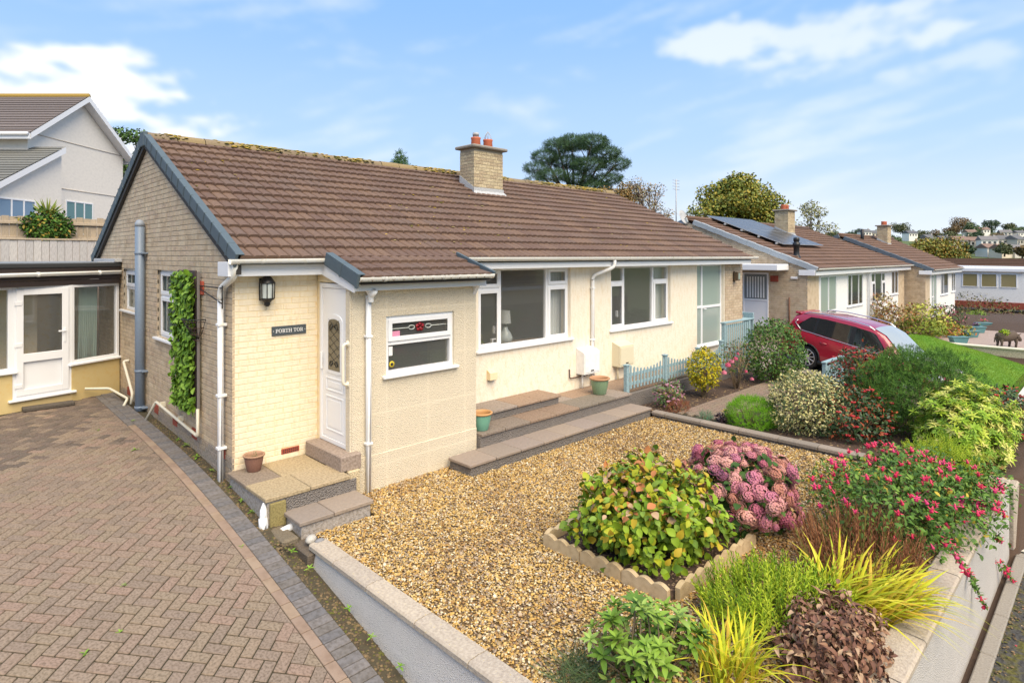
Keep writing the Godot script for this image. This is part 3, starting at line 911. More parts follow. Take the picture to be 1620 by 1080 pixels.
	var pv := MB.new()
	pv.slab(Vector3(5.99, -0.03, -0.92), Vector3(6.03, 0.06, 0.0), 0.004, Transform3D(Basis(Vector3.RIGHT, nn2, -up2), Vector3(0, 2.72, -6.50)))
	part(rf, "verge_strip", pv.done(), M.verge)
	# soffits, fascias, barge boards
	part(rf, "fascia", slabmesh(Vector3(2.69, 2.755, ZE - 0.135), Vector3(3.80, 2.925, ZE - 0.11), 0.004), M.upvc)
	part(rf, "fascia", slabmesh(Vector3(6.0, 2.785, ZE - 0.06), Vector3(16.62, 2.93, ZE - 0.035), 0.004), M.upvc)
	part(rf, "soffit", boxmesh(Vector3(2.69, 2.757, ZF + 0.003), Vector3(3.80, 2.775, ZE - 0.137)), M.upvc)
	part(rf, "soffit", boxmesh(Vector3(6.0, 2.805, ZF + 0.003), Vector3(16.6, 2.82, ZE - 0.062)), M.upvc)
	part(rf, "fascia_end", slabmesh(Vector3(2.60, 2.755, ZF - 0.12), Vector3(2.685, 2.93, ZE - 0.11), 0.004), M.upvc)
	part(rf, "fascia_end", slabmesh(Vector3(16.605, 2.785, ZF - 0.02), Vector3(16.625, 2.93, ZE - 0.062), 0.004), M.upvc)
	part(rf, "fascia", slabmesh(Vector3(3.80, 2.565, -6.66), Vector3(5.98, 2.70, -6.635), 0.004), M.upvc)
	part(rf, "soffit", boxmesh(Vector3(3.81, 2.575, -6.795), Vector3(5.97, 2.59, -6.662)), M.upvc)
	var bb := MB.new()
	bb.prism([Vector2(-7.45, 2.75), Vector2(-7.45, 2.92), Vector2(-6.64, 2.70), Vector2(-6.64, 2.55)], Vector3(3.795, 0, 0), Vector3(0, 0, 1), Vector3.UP, Vector3(0.02, 0, 0))
	part(rf, "barge_board", bb.done(), M.upvc)
	var fill := MB.new()
	fill.prism([Vector2(-7.68, 2.66), Vector2(-7.68, 2.95), Vector2(-7.40, 2.95), Vector2(-6.66, 2.68), Vector2(-6.66, 2.60), Vector2(-6.88, 2.60), Vector2(-6.88, 2.66)], Vector3(3.85, 0, 0), Vector3(0, 0, 1), Vector3.UP, Vector3(0.10, 0, 0))
	part(rf, "gable_fill", fill.done(), M.cream)
	var side2 := MB.new()
	side2.prism([Vector2(-7.68, 2.4), Vector2(-7.68, 2.93), Vector2(-7.40, 2.90), Vector2(-6.70, 2.66), Vector2(-6.70, 2.58), Vector2(-6.82, 2.4)], Vector3(5.86, 0, 0), Vector3(0, 0, 1), Vector3.UP, Vector3(0.06, 0, 0))
	part(rf, "gable_fill", side2.done(), M.upvc)
	var bg := MB.new()
	bg.prism([Vector2(ZE - 0.05, YE - 0.19), Vector2(ZE - 0.05, YE - 0.07), Vector2(ZR, 4.94), Vector2(za + 0.05, YE - 0.07), Vector2(za + 0.05, YE - 0.19), Vector2(ZR, 4.82)], Vector3(2.672, 0, 0), Vector3(0, 0, 1), Vector3.UP, Vector3(0.06, 0, 0))
	part(rf, "barge_board", bg.done(), M.dark)
	gutter(rf, Vector3(2.60, 2.955, ZE - 0.045), Vector3(3.80, 2.965, ZE - 0.045), Vector3(0, 0, 1), 0.55)
	gutter(rf, Vector3(5.99, 2.975, ZE + 0.03), Vector3(16.85, 2.975, ZE + 0.03), Vector3(0, 0, 1), 0.85)
	gutter(rf, Vector3(3.80, 2.735, -6.55), Vector3(6.02, 2.735, -6.55), Vector3(0, 0, 1), 0.95)

func field(parent: Node3D, called: String, mesh: Mesh, xfs: Array, cols: Array, material: Material) -> MultiMeshInstance3D:
	var mm := MultiMesh.new()
	mm.transform_format = MultiMesh.TRANSFORM_3D; mm.use_colors = true; mm.mesh = mesh
	mm.instance_count = xfs.size()
	for i in xfs.size():
		mm.set_instance_transform(i, xfs[i]); mm.set_instance_color(i, cols[i])
	var o := MultiMeshInstance3D.new()
	o.name = called; o.multimesh = mm; o.material_override = material
	o.set_meta("kind", "stuff")
	put(parent, o)
	return o

func chimney(h: Node3D, x0: float, x1: float, z0: float, z1: float, y0: float, y1: float, near: bool) -> void:
	var c := holder(h, "chimney")
	part(c, "core", boxmesh(Vector3(x0 + 0.006, y0, z0 + 0.006), Vector3(x1 - 0.006, y1 - 0.005, z1 - 0.006)), M.mortar)
	var cap := 70 if near else 0
	lay_bricks(c, Vector3(0, 0, z1), Vector3.RIGHT, Vector3(0, 0, 1), y0 + 0.3, y1 - 0.01, func(_y: float) -> Array: return [[x0, x1]], M.chims, M.brickmany, cap)
	lay_bricks(c, Vector3(x0, 0, 0), Vector3(0, 0, 1), Vector3(-1, 0, 0), y0 + 0.3, y1 - 0.01, func(_y: float) -> Array: return [[z0, z1]], M.chims, M.brickmany, cap)
	lay_bricks(c, Vector3(x1, 0, 0), Vector3(0, 0, 1), Vector3(1, 0, 0), y0 + 0.3, y1 - 0.01, func(_y: float) -> Array: return [[z0, z1]], M.chims, M.brickmany, 0)
	part(c, "capping", slabmesh(Vector3(x0 - 0.09, y1, z0 - 0.09), Vector3(x1 + 0.09, y1 + 0.07, z1 + 0.09), 0.02), M.kerb)
	var fl := MB.new()
	var yb := y0 + 0.36
	fl.prism([Vector2(x0 - 0.02, 0), Vector2(x1 + 0.02, 0), Vector2(x1 + 0.16, -0.19), Vector2(x0 - 0.16, -0.19)], Vector3(0, yb - 0.08, z1 + 0.014), Vector3.RIGHT, Vector3(0, 1, -0.9), Vector3(0, 0.008, 0.01))
	fl.box(Vector3(x0 - 0.014, yb - 0.30, z1 + 0.003), Vector3(x1 + 0.014, yb + 0.005, z1 + 0.014))
	fl.prism([Vector2(z1 + 0.01, yb + 0.0), Vector2(z1 + 0.01, yb - 0.3), Vector2(z0, yb - 0.1), Vector2(z0, yb + 0.32)], Vector3(x0 - 0.014, 0, 0), Vector3(0, 0, 1), Vector3.UP, Vector3(0.011, 0, 0))
	part(c, "lead_flashing", fl.done(), M.lead)
	var mid := (z0 + z1) / 2.0
	var p1 := Vector3(lerpf(x0, x1, 0.3), y1 + 0.07, mid)
	var p2 := Vector3(lerpf(x0, x1, 0.72), y1 + 0.07, mid)
	for p in [p1, p2]:
		var pot := part(c, "chimney_pot", lathemesh([[0.10, 0.0], [0.115, 0.02], [0.105, 0.17], [0.115, 0.19], [0.115, 0.22], [0.085, 0.22], [0.08, 0.05]], 16), M.terra, Transform3D(Basis.IDENTITY, p))
		if not near: continue
		if p == p1:
			part(pot, "cowl", lathemesh([[0.07, 0.22], [0.07, 0.26], [0.075, 0.26], [0.075, 0.33], [0.0, 0.34]], 12), M.lead, Transform3D(Basis.IDENTITY, p))
		else:
			var g := MB.new(true)
			for k in 8:
				var a := TAU * k / 8.0
				g.tube([p + Vector3(cos(a) * 0.1, 0.21, sin(a) * 0.1), p + Vector3(cos(a) * 0.06, 0.33, sin(a) * 0.06), p + Vector3(0, 0.42, 0)], [0.006], 4)
			part(pot, "bird_guard", g.done(), M.lead)

func front_door(h: Node3D) -> void:
	var d := holder(h, "front_door")
	var o := Vector3(3.842, 0.552, -7.62)
	var xf := Transform3D(Basis(Vector3(0, 0, 1), Vector3.UP, Vector3(-1, 0, 0)), o)
	var w := 0.80
	var hh := 2.09
	var f := MB.new()
	ring(f, xf, 0, 0, w, hh, 0.06, -0.07, 0.0)
	part(d, "frame", f.done(), M.upvc)
	var lf := MB.new()
	bar(lf, xf, 0.063, 0.063, w - 0.063, hh - 0.063, -0.055, -0.012)
	var leaf := part(d, "door_leaf", lf.done(), M.upvc)
	# moulded panels
	var mold := MB.new()
	for b in [[0.17, 0.16, 0.63, 0.62], [0.17, 0.68, 0.63, 0.86]]:
		ring(mold, xf, b[0], b[1], b[2], b[3], 0.022, -0.012, -0.002)
		bar(mold, xf, b[0] + 0.06, b[1] + 0.05, b[2] - 0.06, b[3] - 0.05, -0.012, -0.004)
	part(leaf, "moulding", mold.done(), M.upvc)
	# arched light with leaded pattern
	var arch := []
	var inner := []
	for k in 13:
		var a := PI * k / 12.0
		arch.append(Vector2(0.40 + cos(a) * 0.20, 1.60 + sin(a) * 0.09)); inner.append(Vector2(0.40 + cos(a) * 0.15, 1.57 + sin(a) * 0.06))
	arch += [Vector2(0.20, 0.92), Vector2(0.60, 0.92)]
	inner += [Vector2(0.25, 0.96), Vector2(0.55, 0.96)]
	var am := MB.new()
	am.prism(arch, xf * Vector3(0, 0, -0.0115), xf.basis.x, Vector3.UP, Vector3(-0.012, 0, 0))
	part(leaf, "light_surround", am.done(), M.upvc)
	var gm := MB.new()
	gm.prism(inner, xf * Vector3(0, 0, 0.001), xf.basis.x, Vector3.UP, Vector3(-0.004, 0, 0))
	var gl := part(leaf, "leaded_pane", gm.done(), mat(L(0.16, 0.135, 0.085), 0.12, T.speck, 5.0, T.b_soft, 0.8))
	var lead := MB.new(true)
	for k in 5:
		for sgn in [-1.0, 1.0]:
			lead.tube([xf * Vector3(0.40 - sgn * 0.14, 1.02 + k * 0.11, 0.006), xf * Vector3(0.40 + sgn * 0.14, 1.02 + k * 0.11 + 0.16, 0.006)], [0.003], 4)
	for s in [[0.33, 1.52, 1], [0.47, 1.52, -1], [0.33, 1.04, 1], [0.47, 1.04, -1]]:
		var sp := []
		for k in 12: sp.append(xf * Vector3(s[0] + cos(k * 0.6) * (0.05 - k * 0.003) * s[2], s[1] + sin(k * 0.6) * (0.05 - k * 0.003), 0.008))
		lead.tube(sp, [0.006], 5)
	part(leaf, "lead_strip", lead.done(), M.iron)
	part(leaf, "lock", slabmesh(Vector3(3.815, 1.50, -7.555), Vector3(3.838, 1.72, -7.525), 0.004), M.upvc)
	part(leaf, "letter_flap", slabmesh(Vector3(3.843, 1.46, -7.35), Vector3(3.852, 1.52, -7.10), 0.003), M.upvc)
	# sill, grab rail
	part(h, "door_step", slabmesh(Vector3(3.66, 0.355, -7.66), Vector3(3.94, 0.548, -6.70), 0.012), mat(L(0.34, 0.27, 0.225), 0.85, T.damp, 1.0, T.b_soft, 0.4))
	var rail := [Vector3(3.83, 1.90, -6.85), Vector3(3.765, 1.90, -6.85), Vector3(3.765, 1.39, -6.85), Vector3(3.83, 1.39, -6.85)]
	var r := part(h, "grab_rail", tubemesh(rounded(rail, 0.05), [0.019], 10), mat(L(0.76, 0.71, 0.58), 0.45))
	for y in [1.90, 1.39]:
		part(r, "rose", lathemesh([[0.0, 0.0], [0.042, 0.0], [0.042, 0.012], [0.0, 0.014]], 14), r.material_override, Transform3D(Basis(Vector3.BACK, PI / 2), Vector3(3.832, y, -6.85)))

func slab_row(parent: Node3D, called: String, xs: Array, z0: float, z1: float, y: float, th: float, mats: Array, off := 0) -> void:
	for i in xs.size() - 1:
		var m := MB.new()
		var t := Transform3D(Basis(Vector3(1, RNG.randf_range(-0.004, 0.004), RNG.randf_range(-0.006, 0.006)).normalized(), Vector3.UP, Vector3(0, RNG.randf_range(-0.004, 0.004), 1).normalized()), Vector3((xs[i] + xs[i + 1]) / 2.0, y, (z0 + z1) / 2.0))
		m.slab(Vector3(-(xs[i + 1] - xs[i]) / 2.0 + 0.004, -th, -(z1 - z0) / 2.0 + 0.004), Vector3((xs[i + 1] - xs[i]) / 2.0 - 0.004, 0, (z1 - z0) / 2.0 - 0.004), 0.007, t)
		part(parent, called, m.done(), mats[(i * 5 + off + i / 2) % mats.size()])
func steps_and_patio() -> void:
	# platform by the front door
	var p := thing("doorstep_platform", "slabbed entrance platform and its lower step beside the painted brick wall", "steps", Vector3(3.2, 0.1, -7.0))
	part(p, "rendered_side", slabmesh(Vector3(2.70, -0.10, -7.675), Vector3(3.655, 0.318, -6.56), 0.01), M.render)
	slab_row(p, "paving_slab", [2.665, 3.09, 3.66], -7.68, -7.10, 0.365, 0.045, M.slabs_old, 1)
	slab_row(p, "paving_slab", [2.665, 3.19, 3.70], -7.095, -6.53, 0.365, 0.045, M.slabs_old, 2)
	part(p, "rendered_riser", slabmesh(Vector3(2.90, -0.15, -6.565), Vector3(3.78, 0.312, -6.545), 0.004), M.riser)
	part(p, "brick_corner", slabmesh(Vector3(2.72, -0.05, -6.56), Vector3(2.895, 0.30, -6.52), 0.006), mat(L(0.30, 0.25, 0.10), 0.92, T.damp, 1.5, T.b_fine, 0.8))
	part(p, "rendered_side", slabmesh(Vector3(2.90, -0.2, -6.54), Vector3(3.74, 0.125, -6.16), 0.008), M.render)
	slab_row(p, "paving_slab", [2.865, 3.27, 3.77], -6.62, -6.13, 0.17, 0.045, M.slabs, 1)
	part(p, "fillet", slabmesh(Vector3(3.74, -0.2, -6.80), Vector3(3.90, 0.36, -6.66), 0.01), mat(L(0.66, 0.55, 0.36), 0.9, T.damp, 1.2, T.b_dash, 0.8))
	# raised terrace along the front wall
	var t := thing("terrace", "slabbed raised terrace with long low step below the big windows", "terrace", Vector3(8.0, 0, -7.0))
	part(t, "stone_riser", slabmesh(Vector3(5.93, -0.10, -7.60), Vector3(9.76, 0.315, -6.71), 0.006), M.riser)
	part(t, "stone_riser", slabmesh(Vector3(9.765, -0.10, ZF + 0.005), Vector3(15.9, 0.31, -6.80), 0.006), M.riser)
	slab_row(t, "paving_slab", [5.93, 6.42, 6.98, 7.60, 8.22, 8.75, 9.28, 9.80], -7.20, -6.68, 0.362, 0.045, M.slabs_wet, 0)
	slab_row(t, "paving_slab", [5.93, 6.70, 7.38, 8.02, 8.66, 9.25, 9.80], -7.675, -7.205, 0.361, 0.045, M.slabs_wet, 2)
	slab_row(t, "paving_slab", [9.805, 10.4, 11.0, 11.6, 12.2, 12.8, 13.4, 14.0, 14.6, 15.3, 15.9], -7.675, -6.86, 0.360, 0.045, M.slabs_wet, 1)
	# upper step
	part(t, "stone_riser", slabmesh(Vector3(5.93, 0.363, -7.67), Vector3(8.17, 0.478, -7.13), 0.006), M.riser)
	slab_row(t, "paving_slab", [5.93, 6.55, 7.10, 7.66, 8.21], -7.68, -7.09, 0.52, 0.04, M.slabs_wet, 3)
	# low step
	part(t, "stone_riser", slabmesh(Vector3(5.36, -0.15, -6.72), Vector3(9.79, 0.118, -6.265), 0.006), M.riser)
	var xs := []
	for i in 10: xs.append(5.32 + i * (9.80 - 5.32) / 9.0)
	slab_row(t, "paving_slab", xs, -6.72, -6.235, 0.16, 0.042, M.slabs, 0)

func front_garden() -> void:
	# --- retaining wall along the drive, level top
	var w := thing("drive_wall", "grey roughcast retaining wall with pale stone copings along the brick driveway", "wall", Vector3(2.95, -0.3, -3.6))
	var wm := MB.new()
	wm.prism([Vector2(2.62, -1.3), Vector2(3.03, -1.3), Vector2(3.03, 0.0), Vector2(2.875, 0.0)], Vector3(0, 0, -5.78), Vector3.RIGHT, Vector3.UP, Vector3(0, 0, 4.64))
	part(w, "wall_body", wm.done(), M.dashgrey)
	part(w, "old_brick_end", slabmesh(Vector3(2.79, -0.35, -6.48), Vector3(3.0, -0.02, -5.785), 0.012), mat(L(0.15, 0.12, 0.09), 0.95, T.damp, 1.5, T.b_dash, 1.0))
	part(w, "old_brick_end", slabmesh(Vector3(2.68, -0.3, -6.52), Vector3(2.86, 0.045, -6.12), 0.02), mat(L(0.20, 0.165, 0.115), 0.95, T.damp, 1.8, T.b_dash, 0.8))
	var zs := [-5.88, -5.37, -4.77, -4.03, -3.36, -2.72, -2.06, -1.34]
	for i in zs.size() - 1:
		part(w, "coping_stone", coping(Vector3(2.945, 0.05, zs[i]), Vector3(2.945, 0.05, zs[i + 1]), 0.20), M.copings[i % 3])
	# --- wall along the road
	var f := thing("road_wall", "grey roughcast front garden wall with stained coping beside the mossy road", "wall", Vector3(6.5, -0.9, -1.1))
	part(f, "wall_body", boxmesh(Vector3(3.0, -1.3, -1.24), Vector3(10.3, -0.005, -1.09)), M.dashgrey)
	var x := 2.85
	var i := 0
	while x < 10.2:
		part(f, "coping_stone", coping(Vector3(x, 0.05, -1.20), Vector3(minf(x + 0.66, 10.32), 0.05, -1.20), 0.25), M.copings[(i * 2) % 3])
		x += 0.665; i += 1
	# --- divider kerb between gravel and planting
	var d := thing("bed_divider", "low weathered stone edging between gravel and planted bed", "edging", Vector3(9.82, 0, -4.5))
	part(d, "edging_base", boxmesh(Vector3(9.80, -0.12, -6.23), Vector3(9.92, 0.045, -2.70)), M.riser)
	zs = [-6.23, -5.95, -5.25, -4.55, -3.9, -3.3, -2.68]
	for k in zs.size() - 1:
		part(d, "edging_stone", coping(Vector3(9.86, 0.10, zs[k]), Vector3(9.86, 0.10, zs[k + 1]), 0.18, 0.058), M.copings_dark[k % 3])
	# --- gravel
	var gp := PackedVector2Array([Vector2(3.03, -6.16), Vector2(3.78, -6.12), Vector2(3.80, -6.79), Vector2(5.4, -6.79), Vector2(5.36, -6.24), Vector2(9.80, -6.24), Vector2(9.80, -1.28), Vector2(3.03, -1.28)])
	var gs := MB.new()
	gs.prism(Array(gp), Vector3(0, -0.10, 0), Vector3.RIGHT, Vector3(0, 0, 1), Vector3(0, 0.088, 0))
	setting("gravel_bed", gs.done(), mat(L(0.17, 0.105, 0.045), 0.95, T.speck, 3.0, T.b_dash, 1.2))
	var peb := MB.new(true)
	peb.lathe([[0.0, -0.5], [0.72, -0.36], [1.0, 0.05], [0.7, 0.42], [0.0, 0.55]], Vector3.ZERO, 6)
	var pm := peb.done()
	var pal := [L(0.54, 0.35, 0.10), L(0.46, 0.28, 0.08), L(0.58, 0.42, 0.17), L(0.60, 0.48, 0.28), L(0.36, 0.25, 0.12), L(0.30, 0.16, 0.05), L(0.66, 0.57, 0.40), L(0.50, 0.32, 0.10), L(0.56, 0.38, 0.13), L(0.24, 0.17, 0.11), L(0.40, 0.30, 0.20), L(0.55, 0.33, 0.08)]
	var tint := noise(FastNoiseLite.TYPE_SIMPLEX_SMOOTH, 0.7, 3, 77)
	var xfs := []; var cols := []
	for k in 135000:
		var q := Vector2(RNG.randf_range(3.0, 9.8), RNG.randf_range(-6.8, -1.26))
		if q.x > 7.5 and RNG.randf() < 0.35: continue
		if not Geometry2D.is_point_in_polygon(q, gp): continue
		if q.x > 4.66 and q.x < 6.15 and q.y > -4.22 and q.y < -2.77: continue
		var s := RNG.randf_range(0.0065, 0.0135) * (1.0 if RNG.randf() < 0.93 else 1.5)
		var bs := Basis(Vector3(RNG.randf_range(-1, 1), RNG.randf_range(-1, 1), RNG.randf_range(-1, 1)).normalized(), RNG.randf_range(0, 1.0)) * Basis(Vector3.UP, RNG.randf() * TAU) * Basis.from_scale(Vector3(s * RNG.randf_range(0.8, 1.5), s * RNG.randf_range(0.55, 0.95), s))
		xfs.append(Transform3D(bs, Vector3(q.x, -0.010 + RNG.randf_range(0.0, 0.014), q.y)))
		var t := tint.get_noise_2dv(q)
		var c: Color = pal[RNG.randi() % pal.size()]
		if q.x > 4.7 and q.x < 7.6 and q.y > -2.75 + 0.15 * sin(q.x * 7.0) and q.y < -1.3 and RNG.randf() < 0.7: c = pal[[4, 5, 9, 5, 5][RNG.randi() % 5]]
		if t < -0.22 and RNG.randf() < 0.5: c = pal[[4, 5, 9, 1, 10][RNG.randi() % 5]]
		var j := RNG.randf_range(0.82, 1.12)
		cols.append(Color(c.r * j, c.g * j, c.b * j))
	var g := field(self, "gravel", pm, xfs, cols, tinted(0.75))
	tag(g, "golden gravel of small mixed stones filling the front garden", "gravel")
	# --- scalloped bed
	var e := thing("bed_edging", "sand coloured scalloped concrete edging round the hydrangea bed", "edging", Vector3(5.3, 0, -3.5))
	scallops(e, Vector3(4.64, 0, -4.25), Vector3(4.64, 0, -2.78), 3)
	scallops(e, Vector3(4.66, 0, -4.25), Vector3(6.15, 0, -4.25), 3)
	scallops(e, Vector3(4.72, 0, -2.75), Vector3(6.2, 0, -2.72), 3)
	setting("flower_bed", slabmesh(Vector3(4.67, -0.05, -4.22), Vector3(6.2, 0.035, -2.79), 0.02), M.soil)
	# planting strip along the road wall and right-hand bed
	var b := MB.new(true)
	for ix in 26:
		for iz in 8:
			var c := []
			for s in [[0, 0], [0, 1], [1, 1], [1, 0]]:
				var px: float = 9.92 + (ix + s[0]) * 0.23
				var pz: float = -6.82 + (iz + s[1]) * 0.70
				c.append(Vector3(px, 0.02 + 0.03 * sin(px * 3.0) * sin(pz * 4.1) - smoothstep(-3.0, -1.2, pz) * 0.06, pz))
			b.quad(c[0], c[1], c[2], c[3])
	setting("planted_bed", b.done(), M.soil)
	# brick path
	var pth := setting_node("garden_path")
	part(pth, "path_base", boxmesh(Vector3(10.15, -0.1, -5.92), Vector3(15.2, 0.045, -5.12)), M.joint)
	var pb := slabmesh(Vector3(-0.095, -0.05, -0.0445), Vector3(0.095, 0.0, 0.0445), 0.005)
	for r in 8:
		for c2 in 25:
			part(pth, "path_brick", pb, M.pavers[RNG.randi() % 7], Transform3D(Basis.IDENTITY, Vector3(10.24 + c2 * 0.203 + (0.1 if r % 2 else 0.0), 0.068, -5.87 + r * 0.1012)))
	# pavement beyond the road wall
	var ap := MB.new()
	ap.quad(Vector3(10.4, -0.91, 0.4), Vector3(10.4, -0.90, -1.04), Vector3(16.5, -0.90, -1.04), Vector3(16.5, -0.91, 0.4))
	ap.quad(Vector3(16.5, -0.91, 0.4), Vector3(16.5, -0.90, -2.15), Vector3(70, -0.90, -2.15), Vector3(70, -0.91, 0.4))
	setting("pavement", ap.done(), M.concrete)
	var k2 := thing("verge_edging", "row of pale concrete edging blocks beside the pavement", "edging", Vector3(12, -0.9, -1.1))
	x = 10.34
	while x < 15.4:
		part(k2, "edging_block", slabmesh(Vector3(x, -0.95, -1.24), Vector3(x + 0.44, -0.08, -1.03), 0.02), M.copings[int(x * 3.0) % 3])
		x += 0.45
	# moss, grit and litter in the earth beside the drive and on the road edge
	var blob := MB.new(true)
	blob.lathe([[0.0, 0.5], [0.4, 0.4], [0.65, 0.15], [0.7, -0.2]], Vector3.ZERO, 6)
	var bx := []; var bc := []
	var lc := [L(0.10, 0.10, 0.02), L(0.13, 0.095, 0.05), L(0.12, 0.085, 0.045), L(0.20, 0.14, 0.07), L(0.16, 0.115, 0.06), L(0.07, 0.05, 0.03)]
	for k2i in 2000:
		var zz := RNG.randf_range(-11.0, -3.2)
		var u := RNG.randf()
		var bs := RNG.randf_range(0.006, 0.022)
		bx.append(Transform3D(Basis(Vector3.UP, RNG.randf() * TAU) * Basis.from_scale(Vector3(bs * RNG.randf_range(0.8, 1.7), bs * 0.7, bs)), Vector3(2.585 + u * 0.22, drive_y(zz) - 0.018 - u * (0.10 if zz > -6.0 else 0.022), zz))); bc.append(lc[RNG.randi() % 6])
	for k2i in 1400:
		var xx := RNG.randf_range(3.5, 10.3)
		var bs := RNG.randf_range(0.006, 0.02)
		bx.append(Transform3D(Basis(Vector3.UP, RNG.randf() * TAU) * Basis.from_scale(Vector3(bs * 1.4, bs * 0.6, bs)), Vector3(xx, -0.945, -0.91 + absf(RNG.randfn()) * 0.10 - 0.1))); bc.append(lc[RNG.randi() % 6])
	for k2i in 5200:
		var xx := RNG.randf_range(9.95, 15.6)
		var zz := RNG.randf_range(-6.75, -1.3)
		if zz < -5.0 and zz > -6.0 and RNG.randf() < 0.95: continue
		var bs := RNG.randf_range(0.008, 0.026)
		bx.append(Transform3D(Basis(Vector3.UP, RNG.randf() * TAU) * Basis.from_scale(Vector3(bs * 1.6, bs * 0.6, bs)), Vector3(xx, 0.025 + 0.03 * sin(xx * 3.0) * sin(zz * 4.1) - smoothstep(-3.0, -1.2, zz) * 0.06, zz))); bc.append([L(0.13, 0.08, 0.05), L(0.20, 0.13, 0.08), L(0.09, 0.055, 0.035), L(0.26, 0.18, 0.09)][RNG.randi() % 4])
	for k2i in 1500:
		var bs := RNG.randf_range(0.006, 0.018)
		bx.append(Transform3D(Basis(Vector3.UP, RNG.randf() * TAU) * Basis.from_scale(Vector3(bs * 1.6, bs * 0.6, bs)), Vector3(RNG.randf_range(4.7, 6.15), 0.037, RNG.randf_range(-4.2, -2.82)))); bc.append([L(0.13, 0.08, 0.06), L(0.22, 0.14, 0.09), L(0.10, 0.06, 0.045), L(0.34, 0.24, 0.14)][RNG.randi() % 4])
	var mo := field(self, "moss_litter", blob.done(), bx, bc, M.moss)
	tag(mo, "moss bark and leaf litter along the drive border kerb and flower beds", "litter")
	var pf := rosette_mesh(5, 0.5, 0.3)
	var px2 := []; var pc2 := []
	for k2i in 70:
		var pp := RNG.randf_range(0.008, 0.02)
		px2.append(Transform3D(Basis(Vector3.UP, RNG.randf() * TAU) * Basis.from_scale(Vector3(pp, pp * 0.5, pp)), Vector3(RNG.randf_range(5.5, 10.2), -0.957, RNG.randf_range(-0.88, -0.35)))); pc2.append([L(0.55, 0.05, 0.10), L(0.40, 0.20, 0.12), L(0.45, 0.32, 0.2)][RNG.randi() % 3])
	var pet := field(self, "fallen_petals", pf, px2, pc2, M.moss)
	tag(pet, "fallen pink petals and brown leaves scattered on the mossy road", "petals")

func coping(a: Vector3, b: Vector3, w: float, th := 0.055) -> ArrayMesh:
	var d := (b - a).normalized()
	var s := d.cross(Vector3.UP)
	var m := MB.new()
	var sec := [Vector2(-w / 2, -th), Vector2(-w / 2, -0.016), Vector2(-w / 2 + 0.016, 0.0), Vector2(0, 0.006), Vector2(w / 2 - 0.016, 0.0), Vector2(w / 2, -0.016), Vector2(w / 2, -th)]
	var aa := a + d * 0.005; var bb := b - d * 0.005
	m.sweep(sec, aa, bb, s, Vector3.UP)
	for e in [aa, bb]:
		for i in range(1, sec.size() - 1):
			m.tri(e + s * sec[0].x + Vector3.UP * sec[0].y, e + s * sec[i].x + Vector3.UP * sec[i].y, e + s * sec[i + 1].x + Vector3.UP * sec[i + 1].y)
	return m.done()
func scallops(parent: Node3D, a: Vector3, b: Vector3, n: int) -> void:
	var d := (b - a) / n
	var dir := d.normalized()
	var s := dir.cross(Vector3.UP)
	for i in n:
		var poly := [Vector2(0.006, -0.05), Vector2(d.length() - 0.006, -0.05)]
		var steps := 24
		for k in steps + 1:
			var t := 1.0 - float(k) / steps
			poly.append(Vector2(0.006 + t * (d.length() - 0.012), 0.10 + 0.032 * absf(sin(t * PI * 3.0))))
		var m := MB.new()
		m.prism(poly, a + d * i - s * 0.025, dir, Vector3.UP, s * 0.05)
		part(parent, "scalloped_edging", m.done(), M.edging[(i + n) % 3])

